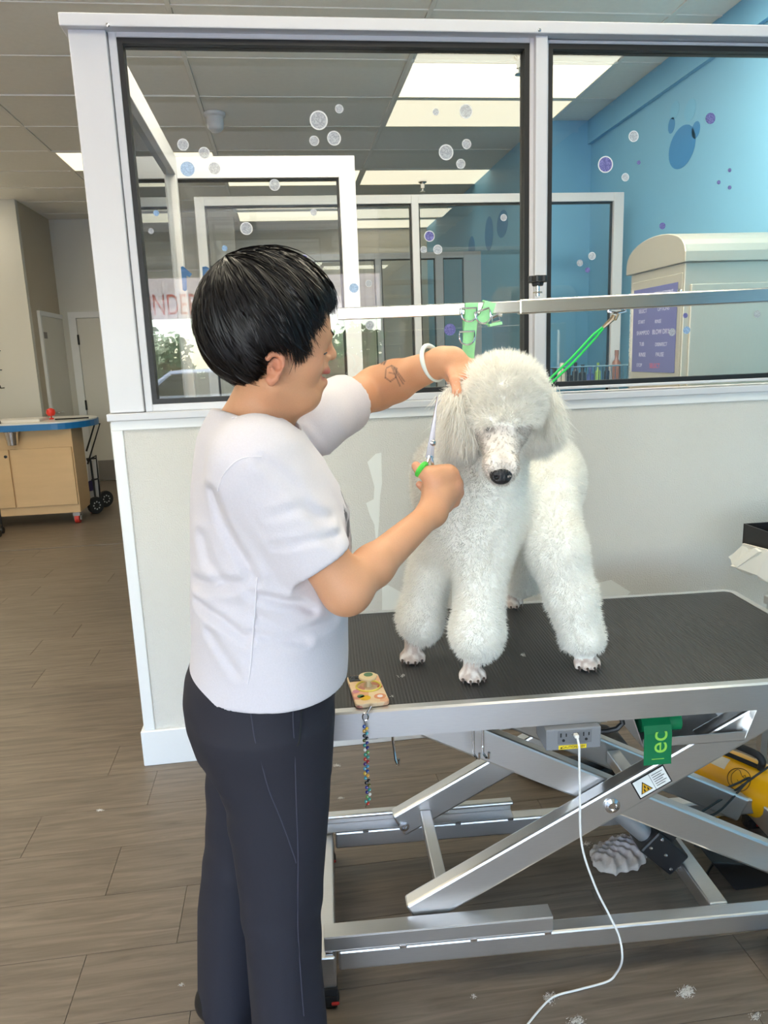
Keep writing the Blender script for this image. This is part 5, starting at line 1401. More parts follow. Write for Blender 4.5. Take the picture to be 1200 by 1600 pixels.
# neck and trunk under the shirt
YT = -1.23                                                      # body mid plane
def bp3(px, py, side=0.0):
    q = np.array(at(px, py, YT)); return q + hl * side
neck0 = hp(420, 600); neck1 = bp3(393, 668)
spm(sd_cone(neck0, neck1, 0.050, 0.056), 0.03)
spm(sd_cone(bp3(392, 690, -0.09), bp3(400, 690, 0.09), 0.030, 0.030), 0.04)
spm(sd_cone(bp3(400, 715), bp3(420, 830), 0.074, 0.085), 0.05); spm(sd_cone(bp3(420, 830, -0.03), bp3(420, 980, -0.03), 0.095, 0.10), 0.05); spm(sd_cone(bp3(420, 830, 0.03), bp3(420, 980, 0.03), 0.095, 0.10), 0.05)
# right arm (near side)
shR = np.array(at(412, 735, -1.385)); elR = np.array(at(541, 922, -1.40)); wrR = np.array(at(676, 800, -1.225))
spm(sd_cone(bp3(395, 710, -0.10), shR, 0.032, 0.040), 0.03)
spm(sd_cone(shR, elR, 0.042, 0.041), 0.03)
fmid = elR * 0.72 + wrR * 0.28
spm(sd_cone(elR, fmid, 0.033, 0.034), 0.025); spm(sd_cone(fmid, wrR, 0.034, 0.0235), 0.02)
# left arm (far side)
shL = np.array(at(484, 655, -1.06)); elL = np.array(at(588, 607, -0.86)); wrL = np.array(at(690, 566, -1.02))
spm(sd_cone(bp3(410, 690, 0.10), shL, 0.034, 0.042), 0.03)
spm(sd_cone(shL, elL, 0.043, 0.045), 0.03)
fmL = elL * 0.7 + wrL * 0.3
spm(sd_cone(elL, fmL, 0.043, 0.044), 0.03); spm(sd_cone(fmL, wrL, 0.044, 0.028), 0.02)
# right hand: fist closed round the scissor rings, thumb up and back through the ring, back of hand to the lens
YHn = -1.215
def rp(px, py, dy=0.0): return np.array(at(px, py, YHn + dy))
spm(sd_cone(wrR, rp(684, 775), 0.026, 0.028), 0.02)
spm(sd_ell(rp(687, 762, 0.004), (0.030, 0.019, 0.036)), 0.018)                         # palm block
spm(sd_cone(rp(676, 742), rp(700, 738), 0.017, 0.016), 0.014)                          # upper knuckle row
def finger(pts, rs, k=0.0045, tone=3):
    for (a, c, ra, rb) in zip(pts[:-1], pts[1:], rs[:-1], rs[1:]): spm(sd_cone(a, c, ra, rb), k, tone)
    skin_prims[-len(pts) + 1] = (skin_prims[-len(pts) + 1][0], 0.012, tone)
finger([rp(708, 742, 0.004), rp(714, 755, 0.016), rp(704, 762, 0.040), rp(684, 758, 0.046)], [0.0115, 0.0105, 0.0095, 0.0085])   # index
finger([rp(711, 757, 0.004), rp(716, 770, 0.018), rp(704, 776, 0.042), rp(682, 771, 0.046)], [0.0115, 0.0105, 0.0095, 0.0085])   # middle
finger([rp(706, 772, 0.006), rp(710, 784, 0.020), rp(698, 788, 0.040), rp(678, 781, 0.042)], [0.0110, 0.0100, 0.0090, 0.0080])   # ring
finger([rp(697, 784, 0.006), rp(698, 794, 0.020), rp(686, 796, 0.034), rp(670, 788, 0.034)], [0.0100, 0.0090, 0.0080, 0.0072])   # little
finger([rp(680, 752, -0.004), rp(668, 741, 0.002), rp(658, 737, 0.010), rp(650, 728, 0.014)], [0.0150, 0.0120, 0.0105, 0.0088], 0.006)   # thumb
finger([rp(676, 764, 0.014), rp(664, 762, 0.024), rp(655, 757, 0.026)], [0.009, 0.0085, 0.0070])    # tip of the curled finger showing behind
# left hand: over the back of the dog's head, fingers hanging into the ear
YLn = -1.045
def lp(px, py, dy=0.0): return np.array(at(px, py, YLn + dy))
spm(sd_cone(wrL, lp(706, 562), 0.028, 0.027), 0.02)
spm(sd_ell(lp(712, 573, -0.006), (0.024, 0.024, 0.028)), 0.018)
finger([lp(706, 580, -0.024), lp(711, 596, -0.062), lp(714, 612, -0.078), lp(712, 625, -0.080)], [0.0105, 0.0098, 0.0088, 0.0070])
finger([lp(716, 578, -0.022), lp(728, 588, -0.050), lp(735, 606, -0.058), lp(736, 620, -0.056)], [0.0105, 0.0100, 0.0090, 0.0072])
finger([lp(721, 572, -0.014), lp(737, 580, -0.034), lp(748, 594, -0.040), lp(752, 608, -0.036)], [0.0105, 0.0098, 0.0088, 0.0070])
finger([lp(722, 566, -0.004), lp(738, 568, -0.012), lp(750, 578, -0.012), lp(756, 590, -0.008)], [0.0095, 0.0088, 0.0080, 0.0065])
finger([lp(703, 578, 0.010), lp(707, 594, 0.004), lp(716, 606, -0.014)], [0.0125, 0.0110, 0.0090], 0.006)
fld = Field((0.36, -1.47, 0.86), (1.06, -0.79, 1.60), 0.0026)
for prim, k, tone in skin_prims: fld.op(prim, k)
# mouth slit and ear bowl
fld.op(sd_cone(hp(500, 588, -0.013), hp(500, 588, 0.013), 0.0030, 0.0030), 0.003, 'sub'); fld.op(sd_cone(hp(508, 587, -0.008), hp(508, 587, 0.008), 0.0036, 0.0036), 0.003, 'sub')
fld.op(sd_ell(hs(434, 571, -0.084), (0.0065, 0.008, 0.010), RH), 0.004, 'sub')
V, F = fld.mesh(); V = relax(V, F, 1, 0.5)
raw = np.stack([prim[0](V) for prim, k, t in skin_prims], 1); tones = np.array([t for _, _, t in skin_prims])
cols = np.tile(lin(206, 152, 116), (len(V), 1))
armd = np.minimum(np.linalg.norm(V - elR, axis=1), 9)
cols += (vnoise(V, 35, 3, 2) * 0.02)[:, None] * np.array([1, 0.8, 0.7])
dl = raw[:, tones == 1].min(1); wl = np.clip(1 - dl / 0.0045, 0, 1)[:, None]; cols = cols * (1 - wl) + lin(176, 92, 84) * wl
de = raw[:, tones == 2].min(1); we = np.clip(1 - de / 0.008, 0, 1)[:, None] * 0.6; cols = cols * (1 - we) + lin(206, 132, 108) * we
df = raw[:, tones == 3].min(1); wf = np.clip(1 - df / 0.006, 0, 1)[:, None] * 0.45; cols = cols * (1 - wf) + lin(222, 158, 132) * wf
ck = np.linalg.norm(V - hp(486, 565, -0.045), axis=1); wc_ = np.clip(1 - ck / 0.04, 0, 1)[:, None] * 0.35; cols = cols * (1 - wc_) + lin(222, 150, 124) * wc_
# line tattoos on the left forearm: points are carried along the arm axis
axL = wrL - elL; LA = np.linalg.norm(axL); axL = axL / LA
def tattoo(segs, wdt, dark):
    global cols
    for (x0, y0, x1, y1) in segs:
        a, c = np.array(at(x0, y0, -0.97)), np.array(at(x1, y1, -0.97))
        # work in the plane facing the street side of the arm
        P2 = V[:, [0, 2]]; 
        pc = np.stack([600 + F_PX * ((V - CAM) @ _r2) / ((V - CAM) @ _fw), 800 - F_PX * ((V - CAM) @ _u2) / ((V - CAM) @ _fw)], 1)
        p, q = np.array([x0, y0], float), np.array([x1, y1], float); t = np.clip(((pc - p) @ (q - p)) / ((q - p) @ (q - p)), 0, 1)
        dd = np.linalg.norm(pc - p - t[:, None] * (q - p), axis=1)
        m = np.clip(1.3 - dd / wdt, 0, 1) * (np.linalg.norm(V - fmL, axis=1) < 0.14) * dark
        cols = cols * (1 - m[:, None]) + lin(58, 56, 62) * m[:, None]
tattoo([(588, 566, 595, 558), (592, 567, 599, 559), (596, 568, 602, 560), (600, 569, 604, 561)], 1.6, 0.85)
tattoo([(622, 554, 632, 545), (624, 549, 640, 545), (640, 546, 650, 545), (604, 558, 608, 552)], 2.2, 0.85)
tattoo([(604, 575, 612, 571), (612, 571, 620, 576), (620, 576, 618, 590), (618, 590, 610, 596), (610, 596, 602, 590), (602, 590, 603, 577), (612, 573, 625, 603), (615, 575, 630, 600), (616, 574, 632, 596), (608, 582, 616, 584)], 1.2, 0.6)
M['skin'] = attr_mat('warm_skin', 0.5, 0.12, 0.10, 500, 0.35)
person = np_mesh('person', V, F, M['skin'], True, cols)
tag(person, 'groomer in white tee and dark trousers trimming the white dog', 'person')
def pchild(o, label=None):
    o.parent = person
    if label: o['label'] = label
    return o
# eye, lashes, brows
M['hair'] = attr_mat('near_black_hair', 0.40, 0, 0.0, 80, 0.32)
M['eye_white'] = mat('eye_white', (226, 220, 214), 0.2, 0, 0); M['brow'] = mat('black_brow', (34, 26, 24), 0.6, 0, 0)
for s in (-1, 1):
    c_ = hs(498, 549, 0.029 * s); b = MB(); b.lathe([(0, -0.010), (0.006, -0.008), (0.010, 0), (0.006, 0.008), (0, 0.010)], c_, 14, tuple(hf)); pchild(b.build('eyeball', M['eye_white'], smooth=True))
    b = MB(); b.tube([hs(510.5, 551, 0.030 * s), hs(507, 553, 0.0385 * s), hs(502, 553.5, 0.0425 * s), hs(497, 552, 0.0430 * s)], [0.0012, 0.0016, 0.0014, 0.0006], 6); pchild(b.build('eyelashes', M['brow'], smooth=True))
    b = MB(); b.tube([hs(521, 523, 0.012 * s), hs(517, 517, 0.026 * s), hs(505, 518, 0.040 * s)], [0.0020, 0.0024, 0.0010], 6); pchild(b.build('eyebrow', M['brow'], smooth=True))
# ---- hair: crown-centred polar shell plus strands
EC = np.array(hp(420, 503)); ER = np.array([0.112, 0.090, 0.107])            # ellipsoid radii f, l, u
crown = hu * 0.86 - hf * 0.50; crown /= np.linalg.norm(crown)
cl = RH @ crown; cx_ = RH @ hf; cx_ = cx_ - cl * (cx_ @ cl); cx_ /= np.linalg.norm(cx_); cy_ = np.cross(cl, cx_)
def ell_pt(phi, th, lift=0.0):
    phi, th = np.asarray(phi, float), np.asarray(th, float)
    d = cl * np.cos(th)[..., None] + (cx_ * np.cos(phi)[..., None] + cy_ * np.sin(phi)[..., None]) * np.sin(th)[..., None]
    return EC + (d * (ER + np.asarray(lift)[..., None])) @ RH
def to_polar(P):
    q = ((P - EC) @ RH.T) / ER; q /= np.linalg.norm(q); return math.atan2(q @ cy_, q @ cx_), math.acos(np.clip(q @ cl, -1, 1))
def hit(px, py):
    o = (RH @ (CAM - EC)) / ER; d = (RH @ ray(px, py)) / ER; a, b_, c_ = d @ d, 2 * o @ d, o @ o - 1; D_ = b_ * b_ - 4 * a * c_
    t = (-b_ - math.sqrt(max(D_, 0))) / (2 * a); return CAM + ray(px, py) * t
line = [(524, 468), (511, 478), (495, 496), (483, 522), (475, 552), (468, 556), (458, 552), (445, 545), (432, 543), (420, 546), (411, 558), (407, 580), (403, 598), (385, 603), (362, 598), (345, 588)]
pol = sorted(to_polar(hit(x, y)) for x, y in line)
lp_phi = np.array([p[0] for p in pol]); lp_th = np.array([p[1] for p in pol])
sgn = np.sign(np.median(lp_phi)); key = np.abs(lp_phi); o_ = np.argsort(key); key, lth = key[o_], lp_th[o_]
def hairline(phi): return np.interp(np.abs((phi + np.pi) % (2 * np.pi) - np.pi), key, lth)
nph, nth = 120, 26
ph = np.linspace(-np.pi, np.pi, nph, endpoint=False); tt = np.linspace(0.0, 1.0, nth)
PH, TTm = np.meshgrid(ph, tt, indexing='ij'); TH_ = TTm * (hairline(PH) - 0.03)
bumpy = 0.003 * np.sin(PH * 9 + TTm * 3) + 0.002 * np.sin(PH * 23 + 1)
outer = ell_pt(PH, TH_, bumpy * TTm - 0.002).reshape(-1, 3); inner = ell_pt(PH, TH_, -0.016 + 0 * PH).reshape(-1, 3)
Fh = []
ii = np.arange(nph)[:, None]; jj = np.arange(nth - 1)[None]
q = np.stack([ii * nth + jj, ((ii + 1) % nph) * nth + jj, ((ii + 1) % nph) * nth + jj + 1, ii * nth + jj + 1], -1).reshape(-1, 4)
n0 = nph * nth; rim = np.stack([np.arange(nph) * nth + nth - 1, ((np.arange(nph) + 1) % nph) * nth + nth - 1, ((np.arange(nph) + 1) % nph) * nth + nth - 1 + n0, np.arange(nph) * nth + nth - 1 + n0], -1)
hair = np_mesh('hair', np.concatenate([outer, inner]), np.concatenate([q, q[:, ::-1] + n0, rim]), M['hair'], True, np.tile(lin(22, 19, 20), (2 * n0, 1)))
pchild(hair, 'short black hair')
ns, seg = 24000, 9
phs = RNG.uniform(-np.pi, np.pi, ns); hl_ = hairline(phs)
t0 = RNG.random(ns) ** 0.6 * 1.05 - 0.25; ln = RNG.uniform(0.35, 0.75, ns); over = 0.015 + 0.03 * np.sin(phs * 37 + 1) * np.sin(phs * 23) + RNG.normal(0.0, 0.028, ns)
t1 = np.minimum(t0 + ln, 1.0 + over); sw = RNG.normal(0, 0.07, ns); lf = 0.002 + 0.011 * RNG.random(ns) ** 1.8 + 0.003 * np.sin(phs * 19 + t0 * 9); clu = 0.10 * np.sin(phs * 14) + 0.08 * np.sin(phs * 31 + 2)
Vs = []; Ns = []
fly = np.where(RNG.random(ns) < 0.012, RNG.uniform(0.003, 0.012, ns), 0.0)
for s in range(seg + 1):
    f_ = s / seg; tht = (t0 + (t1 - t0) * f_) * hl_; p_ = phs + (sw + clu) * f_ * f_ * 1.2
    P = ell_pt(p_, tht, lf * (0.6 + 0.4 * np.sin(np.pi * f_)) + 0.001 + fly * f_ ** 2); P2 = ell_pt(p_ + 0.02, tht, lf); sd = P2 - P; sd /= np.linalg.norm(sd, axis=1)[:, None] + 1e-9
    w = 0.0009 * (1 - 0.85 * f_ ** 2); Vs += [P - sd * w, P + sd * w]; nn_ = (P - EC); nn_ /= np.linalg.norm(nn_, axis=1)[:, None]; Ns += [nn_, nn_]
Vs = np.stack(Vs, 1).reshape(-1, 3); Ns = np.stack(Ns, 1).reshape(-1, 3); K = 2 * (seg + 1); base = np.arange(ns)[:, None] * K
Fs = np.concatenate([base + np.array([[2 * s, 2 * s + 1, 2 * s + 3, 2 * s + 2]]) for s in range(seg)], 0)
hc = np.repeat(np.tile(lin(20, 17, 18), (ns, 1)) * RNG.uniform(0.4, 1.5, (ns, 1)), K, 0)
hs_ = np_mesh('hair_strands', Vs, Fs, M['hair'], True, hc); pchild(hs_); hs_['kind'] = 'stuff'
# ---- T-shirt
def wz(py, y=YT): return at(420, py, y).z
def row(py, back, front, ry, tw=HA, dside=0.0):
    a, c = at(back, py, YT), at(front, py, YT); z = (a.z + c.z) / 2; return (z, (a.x + c.x) / 2, YT + dside, (c.x - a.x) / 2, ry, tw)
HEM_Z = at(385, 1052, YT - 0.0).z
rows = [row(640, 335, 425, 0.075), row(655, 322, 448, 0.115), row(680, 310, 472, 0.160), row(720, 302, 503, 0.185), row(760, 298, 528, 0.186), row(800, 297, 542, 0.182), row(850, 297, 547, 0.178),
        row(900, 298, 546, 0.176), row(950, 298, 544, 0.176), row(1000, 297, 541, 0.180), row(1052, 296, 538, 0.184)]
sh = Field((0.34, -1.50, HEM_Z - 0.02), (0.86, -0.82, 1.40), 0.0045)
sh.op(sd_loft(rows), 0.0)
hemR = elR * 0.66 + shR * 0.34; dR = (elR - shR) / np.linalg.norm(elR - shR)
hemR = np.array(at(503, 880, -1.40)); s0 = np.array(at(395, 742, -1.375))
sh.op(cut_plane(sd_cone(s0, hemR + dR * 0.06, 0.066, 0.056), hemR, dR), 0.04)
dL = (elL - shL) / np.linalg.norm(elL - shL); hemL = shL + dL * 0.135
sh.op(cut_plane(sd_cone(np.array(at(470, 668, -1.08)), hemL + dL * 0.06, 0.068, 0.062), hemL, dL), 0.05)
sh.op(sd_cone(bp3(410, 700, 0.10), shL, 0.060, 0.062), 0.04); sh.op(sd_cone(bp3(382, 694, -0.12), bp3(398, 694, 0.12), 0.058, 0.058), 0.05); sh.op(sd_cone(neck0 * 0.4 + neck1 * 0.6, neck1, 0.060, 0.064), 0.03)
# folds: sagging creases under the arm and across the belly
def crz(pts, y): return [np.array([at(px, py, y).x, at(px, py, y).z]) for px, py in pts]
CREASES = [(crz([(296, 930), (345, 918), (398, 902)], YT - .15), 0.0070, 0.009, True), (crz([(312, 850), (322, 885), (350, 910)], YT - .15), 0.0050, 0.009, True),
           (crz([(300, 965), (345, 975), (385, 996)], YT - .16), 0.0060, 0.008, True), (crz([(392, 922), (430, 930), (470, 938), (488, 950)], YT - .15), 0.0060, 0.007, True),
           (crz([(395, 985), (440, 996), (478, 1002)], YT - .16), 0.0045, 0.007, True), (crz([(325, 1005), (350, 1030), (368, 1052)], YT - .16), 0.0045, 0.008, True),
           (crz([(405, 960), (460, 985), (520, 975)], YT - .15), 0.0040, 0.009, True), (crz([(330, 770), (345, 820), (392, 895)], YT - .17), 0.0060, 0.008, True),
           (crz([(410, 715), (450, 745), (490, 800), (520, 842)], YT - .17), 0.0030, 0.008, True), (crz([(425, 800), (470, 790), (515, 812)], YT - .19), 0.0030, 0.007, True), (crz([(430, 850), (480, 838), (530, 836)], YT - .19), 0.0028, 0.006, True),
           (crz([(455, 690), (490, 735), (525, 790)], YT - .05), 0.0050, 0.007, False), (crz([(470, 680), (510, 730), (540, 780)], YT), 0.0045, 0.007, False)]
def folds(P):
    x, y, z = P[..., 0], P[..., 1], P[..., 2]
    tot = 0.0
    for pts, dep, w, near in CREASES:
        dmin = None
        for (p, q) in zip(pts[:-1], pts[1:]):
            ab = q - p; t = np.clip(((x - p[0]) * ab[0] + (z - p[1]) * ab[1]) / (ab @ ab), 0, 1)
            d = np.hypot(x - p[0] - t * ab[0], z - p[1] - t * ab[1]); dmin = d if dmin is None else np.minimum(dmin, d)
        g = np.exp(-(dmin / w) ** 2) - 0.55 * np.exp(-((dmin - 2.1 * w) / (1.1 * w)) ** 2)
        side_ = np.clip((YT - 0.03 - y) / 0.05, 0, 1) if near else np.clip((y - YT + 0.12) / 0.05, 0, 1)
        tot = tot + dep * g * side_
    soft = np.sin(z * 34 + x * 20 + 1.4 * np.sin(x * 13 + y * 9)) * np.clip((1.10 - z) / 0.15, 0, 1) * 0.0022
    return tot + soft
sh.op((folds, np.array([0.34, -1.5, 0.7]), np.array([0.9, -0.8, 1.42])), 0.0, 'disp')
# neck opening with a V at the front
cpt = [np.array(bp3(x, y)) for x, y in ((318, 634), (345, 640), (392, 655), (425, 672), (452, 690))]
cs = np.array([(p - cpt[2]) @ hf for p in cpt]); cz = np.array([p[2] for p in cpt])
def collar(P):
    q = P - cpt[2].astype(np.float32); s_ = q @ hf; l_ = np.abs(q @ hl)
    zc = np.interp(s_, cs, cz) + 0.45 * np.maximum(l_ - 0.02, 0) * np.clip(s_ / 0.04, 0, 1)
    return np.maximum(np.maximum(zc - P[..., 2], l_ - 0.105), s_ - 0.072)
sh.op((collar, np.array([0.34, -1.36, 1.15]), np.array([0.86, -1.10, 1.42])), 0.002, 'sub')
sh.op((lambda P: P[..., 2] - HEM_Z, np.array([0.3, -1.55, HEM_Z - 0.05]), np.array([0.9, -0.8, HEM_Z])), 0.0, 'sub')
Vs_, Fs_ = sh.mesh(); Vs_ = relax(Vs_, Fs_, 2, 0.45)
sc_ = np.tile(lin(212, 206, 212), (len(Vs_), 1))
# grey print on the chest
pr0, pr1 = np.array(at(540, 770, YT)), np.array(at(548, 840, YT))
inz = (Vs_[:, 2] < pr0[2] + 0.03) & (Vs_[:, 2] > pr1[2] - 0.01); fx = Vs_[:, 0] > pr0[0] - 0.030 + 0.10 * (Vs_[:, 1] - YT + 0.02) ** 0
fx = inz & (np.abs(Vs_[:, 1] - YT + 0.02) < 0.10); g = vnoise(Vs_, 60, 8, 2)
fx &= (Vs_[:, 0] > np.interp(Vs_[:, 2], [pr1[2] - 0.01, pr0[2] + 0.03], [pr1[0] - 0.014, pr0[0] - 0.012]))
sc_[fx & (g > -0.35)] = lin(170, 168, 176); sc_[fx & (g > 0.42)] = lin(70, 68, 76)
M['tee'] = attr_mat('white_cotton_jersey', 0.85, 0, 0.12, 350, 0.2, sheen=0.15)
tee = np_mesh('t_shirt', Vs_, Fs_, M['tee'], True, sc_); pchild(tee, 'white short sleeved tee with grey chest print')
# stitched hems and seams
M['stitch'] = mat('tee_seam', (226, 221, 226), 0.9, 0, 0.0)
def snap(P, Vv, Nn, lift):
    out = []
    for p in P:
        i = int(((Vv - p) ** 2).sum(1).argmin()); out.append(Vv[i] + Nn[i] * lift)
    out = np.array(out)
    for _ in range(3): out[1:-1] = (out[:-2] + 2 * out[1:-1] + out[2:]) / 4
    return [Vector(p) for p in out]
NT = vnormals(Vs_, Fs_)
def px_line(pts, y, n=16):
    pts = np.array(pts, float); s = np.linspace(0, len(pts) - 1, n); return [np.array(at(np.interp(k, range(len(pts)), pts[:, 0]), np.interp(k, range(len(pts)), pts[:, 1]), y)) for k in s]
for pts, y in (([(399, 905), (396, 960), (392, 1020), (386, 1075)], YT - 0.18), ([(338, 770), (352, 745), (375, 722), (408, 712)], YT - 0.19), ([(366, 658), (384, 680), (402, 706)], YT - 0.12)):
    q_ = snap(px_line(pts, y), Vs_, NT, 0.0012); b = MB(); b.tube(q_, 0.0011, 5); so = b.build('seam', M['stitch'], smooth=True); so.parent = tee
# ---- trousers
M['trouser'] = mat('dark_navy_jersey', (31, 30, 41), 0.8, 0, 0.06, 12, bump=0.05, bscale=400)
def prow(py, back, front, y, ry):
    a, c = at(back, py, y), at(front, py, y); return ((a.z + c.z) / 2, (a.x + c.x) / 2, y, (c.x - a.x) / 2, ry, HA)
tr = Field((0.28, -1.50, 0.0), (0.74, -0.86, HEM_Z + 0.10), 0.0055)
YN, YF = YT - 0.085, YT + 0.095
pel = [prow(1000, 306, 530, YT, 0.165), prow(1050, 288, 530, YT, 0.172), prow(1085, 285, 520, YT, 0.176), prow(1120, 290, 515, YT, 0.172), prow(1165, 306, 512, YT, 0.150)]
tr.op(sd_loft(pel), 0.0)
near = [prow(1130, 318, 520, YN, 0.088), prow(1190, 334, 520, YN, 0.088), prow(1260, 352, 516, YN, 0.086), prow(1340, 366, 508, YN, 0.082), prow(1420, 375, 501, YN, 0.080), prow(1500, 384, 500, YN, 0.082), prow(1580, 392, 508, YN, 0.086), (0.03, at(450, 1600, YN).x, YN, 0.072, 0.09, HA)]
far = [prow(1110, 330, 500, YF, 0.085), prow(1180, 318, 470, YF, 0.085), prow(1260, 322, 450, YF, 0.082), prow(1340, 318, 430, YF, 0.080), prow(1420, 310, 410, YF, 0.080), prow(1500, 310, 405, YF, 0.082), (0.03, at(360, 1560, YF).x, YF, 0.07, 0.088, HA)]
tr.op(sd_loft(near), 0.03); tr.op(sd_loft(far), 0.025)
def pfold(P):
    x, y, z = P[..., 0], P[..., 1], P[..., 2]
    return np.sin(x * 26 + y * 60 + 0.8 * np.sin(z * 9)) * np.clip((0.62 - z) / 0.3, 0, 1) * 0.0035 + np.sin(z * 60 + x * 30 + y * 20) * np.exp(-((z - 0.40) / 0.05) ** 2) * 0.002 + np.sin(z * 70 - x * 40) * np.exp(-((z - 0.62) / 0.05) ** 2) * np.exp(-((x - 0.40) / 0.06) ** 2) * 0.004
tr.op((pfold, np.array([0.2, -1.6, 0]), np.array([0.8, -0.8, 1.0])), 0.0, 'disp')
Vt, Ft = tr.mesh(); Vt = relax(Vt, Ft, 2, 0.5)
trs = np_mesh('trousers', Vt, Ft, M['trouser']); pchild(trs, 'dark navy straight trousers'); Nt = vnormals(Vt, Ft)
M['tseam'] = mat('trouser_seam', (62, 60, 74), 0.8, 0, 0)
for pts in ([(384, 1088), (398, 1150), (422, 1240), (450, 1310), (466, 1352)], [(460, 1085), (464, 1200), (468, 1350), (472, 1480), (482, 1595)]):
    q_ = snap(px_line(pts, YN - 0.085, 24), Vt, Nt, 0.0003); b = MB(); b.tube(q_, 0.0012, 5); so = b.build('seam', M['tseam'], smooth=True); so.parent = trs
q_ = snap(px_line([(476, 1085), (480, 1120), (474, 1155), (464, 1168)], YN - 0.085, 12), Vt, Nt, 0.0005); b = MB(); b.tube(q_, 0.0016, 5); so = b.build('pocket_edge', M['black'], smooth=True); so.parent = trs
# shoes
for (cx0, y) in ((0.52, YN), (0.425, YF)):
    sf_ = Field((cx0 - 0.16, y - 0.08, -0.005), (cx0 + 0.20, y + 0.08, 0.13), 0.005)
    sf_.op(sd_ell((cx0 - 0.06, y, 0.045), (0.055, 0.042, 0.050)), 0.02); sf_.op(sd_ell((cx0 + 0.08, y, 0.028), (0.075, 0.045, 0.034)), 0.03); sf_.op(sd_cone((cx0 - 0.04, y, 0.06), (cx0 - 0.04, y, 0.10), 0.045, 0.042), 0.03)
    a_, b_ = sf_.mesh(); a_[:, 2] = np.maximum(a_[:, 2], 0.001); so = np_mesh('shoe', a_, b_, M['black']); pchild(so, 'black shoe')
# pale jade bangle on the left wrist
M['jade'] = mat('pale_jade', (224, 234, 228), 0.15, 0, 0.06, 30, coat=0.5)
bc = np.array(at(676, 567, -0.995)); ax_ = (wrL - fmL) / np.linalg.norm(wrL - fmL); q = Vector((0, 0, 1)).rotation_difference(Vector(ax_ + np.array([0.25, 0, 0.1])))
b = MB(); b.tube([Vector(bc) + q @ Vector((0.0375 * math.cos(a), 0.0375 * math.sin(a), 0)) for a in [i * math.pi / 16 for i in range(32)]], 0.0052, 10, closed=True)
pchild(b.build('bangle', M['jade'], smooth=True), 'pale jade bangle on the wrist')
# ------------------------------------------------------------------ scissors held in the right hand
M['blade'] = mat('polished_scissor_steel', (206, 202, 200), 0.18, 1.0, 0.04)
sci = Thing('grooming_scissors', Vector(rp(672, 715, 0.02)), 'long steel grooming scissors with a green finger ring', 'scissors')
piv = rp(672, 704, 0.012); tip = rp(684, 619, 0.0); tip2 = rp(683, 620, 0.004)
def blade(a, c, w, nm):
    a, c = Vector(a), Vector(c); d = (c - a).normalized(); s_ = d.cross(Vector((0, 1, 0))).normalized() * w
    b = MB(); b.prism([a - s_, a + s_, c + s_ * 0.18, c - s_ * 0.18], (0, 0.003, 0)); return sci.part(b, nm, M['blade'], bevel=0.0006, segs=1)
blade(rp(669, 716, 0.010), tip, 0.0052, 'blade'); blade(rp(674, 716, 0.014), tip2, 0.0048, 'blade')
b = MB(); b.lathe([(0.0055, 0), (0.0055, 0.004), (0.003, 0.006), (0, 0.006)], Vector(rp(676, 692, 0.008)), 12, (0.3, -1, 0)); sci.part(b, 'pivot_screw', M['blade'], smooth=True)
b = MB(); b.tube([rp(671, 712, 0.012), rp(668, 722, 0.012), rp(664, 730, 0.014)], [0.0035, 0.003, 0.003], 8); sci.part(b, 'shank', M['blade'], smooth=True)
b = MB(); b.tube([rp(673, 712, 0.015), rp(676, 724, 0.015), rp(677, 745, 0.016)], [0.0035, 0.003, 0.003], 8); sci.part(b, 'shank', M['blade'], smooth=True)
M['gring'] = mat('bright_green_finger_ring', (78, 200, 70), 0.4, 0, 0.06)
for (px, py, dy) in ((658, 733, 0.010), (660, 734, 0.010)):
    cR = Vector(rp(px, py, dy)); axd = Vector(rp(650, 728, 0.014) - rp(668, 741, 0.002)).normalized(); q = Vector((0, 0, 1)).rotation_difference(axd)
    b = MB(); b.tube([cR + q @ Vector((0.0135 * math.cos(a), 0.0135 * math.sin(a), 0)) for a in [i * math.pi / 12 for i in range(24)]], 0.0036, 8, closed=True); sci.part(b, 'finger_ring', M['gring'], smooth=True)
# ------------------------------------------------------------------ phone with beaded strap on the table edge
q = [at_z(541, 1056, TZ + 0.011), at_z(592, 1051, TZ + 0.011), at_z(607, 1094, TZ + 0.011), at_z(556, 1101, TZ + 0.011)]
pc_ = (q[0] + q[1] + q[2] + q[3]) / 4; ex = ((q[1] - q[0]) + (q[2] - q[3])).normalized(); ey = Vector((-ex.y, ex.x, 0))
hw, hh = 0.036, 0.074
def ph(u, v, z): return pc_ + ex * u + ey * v + Vector((0, 0, z - pc_.z + TZ))
phone = Thing('phone', Vector((pc_.x, pc_.y, TZ)), 'phone in a patterned beige case lying at the table edge', 'phone')
def rr2(w, h, r, z, n=5):
    out = []
    for (cu, cv, a0) in ((w - r, -h + r, -90), (w - r, h - r, 0), (-w + r, h - r, 90), (-w + r, -h + r, 180)):
        for i in range(n + 1): a = math.radians(a0 + 90 * i / n); out.append(ph(cu + r * math.cos(a), cv + r * math.sin(a), z))
    return out
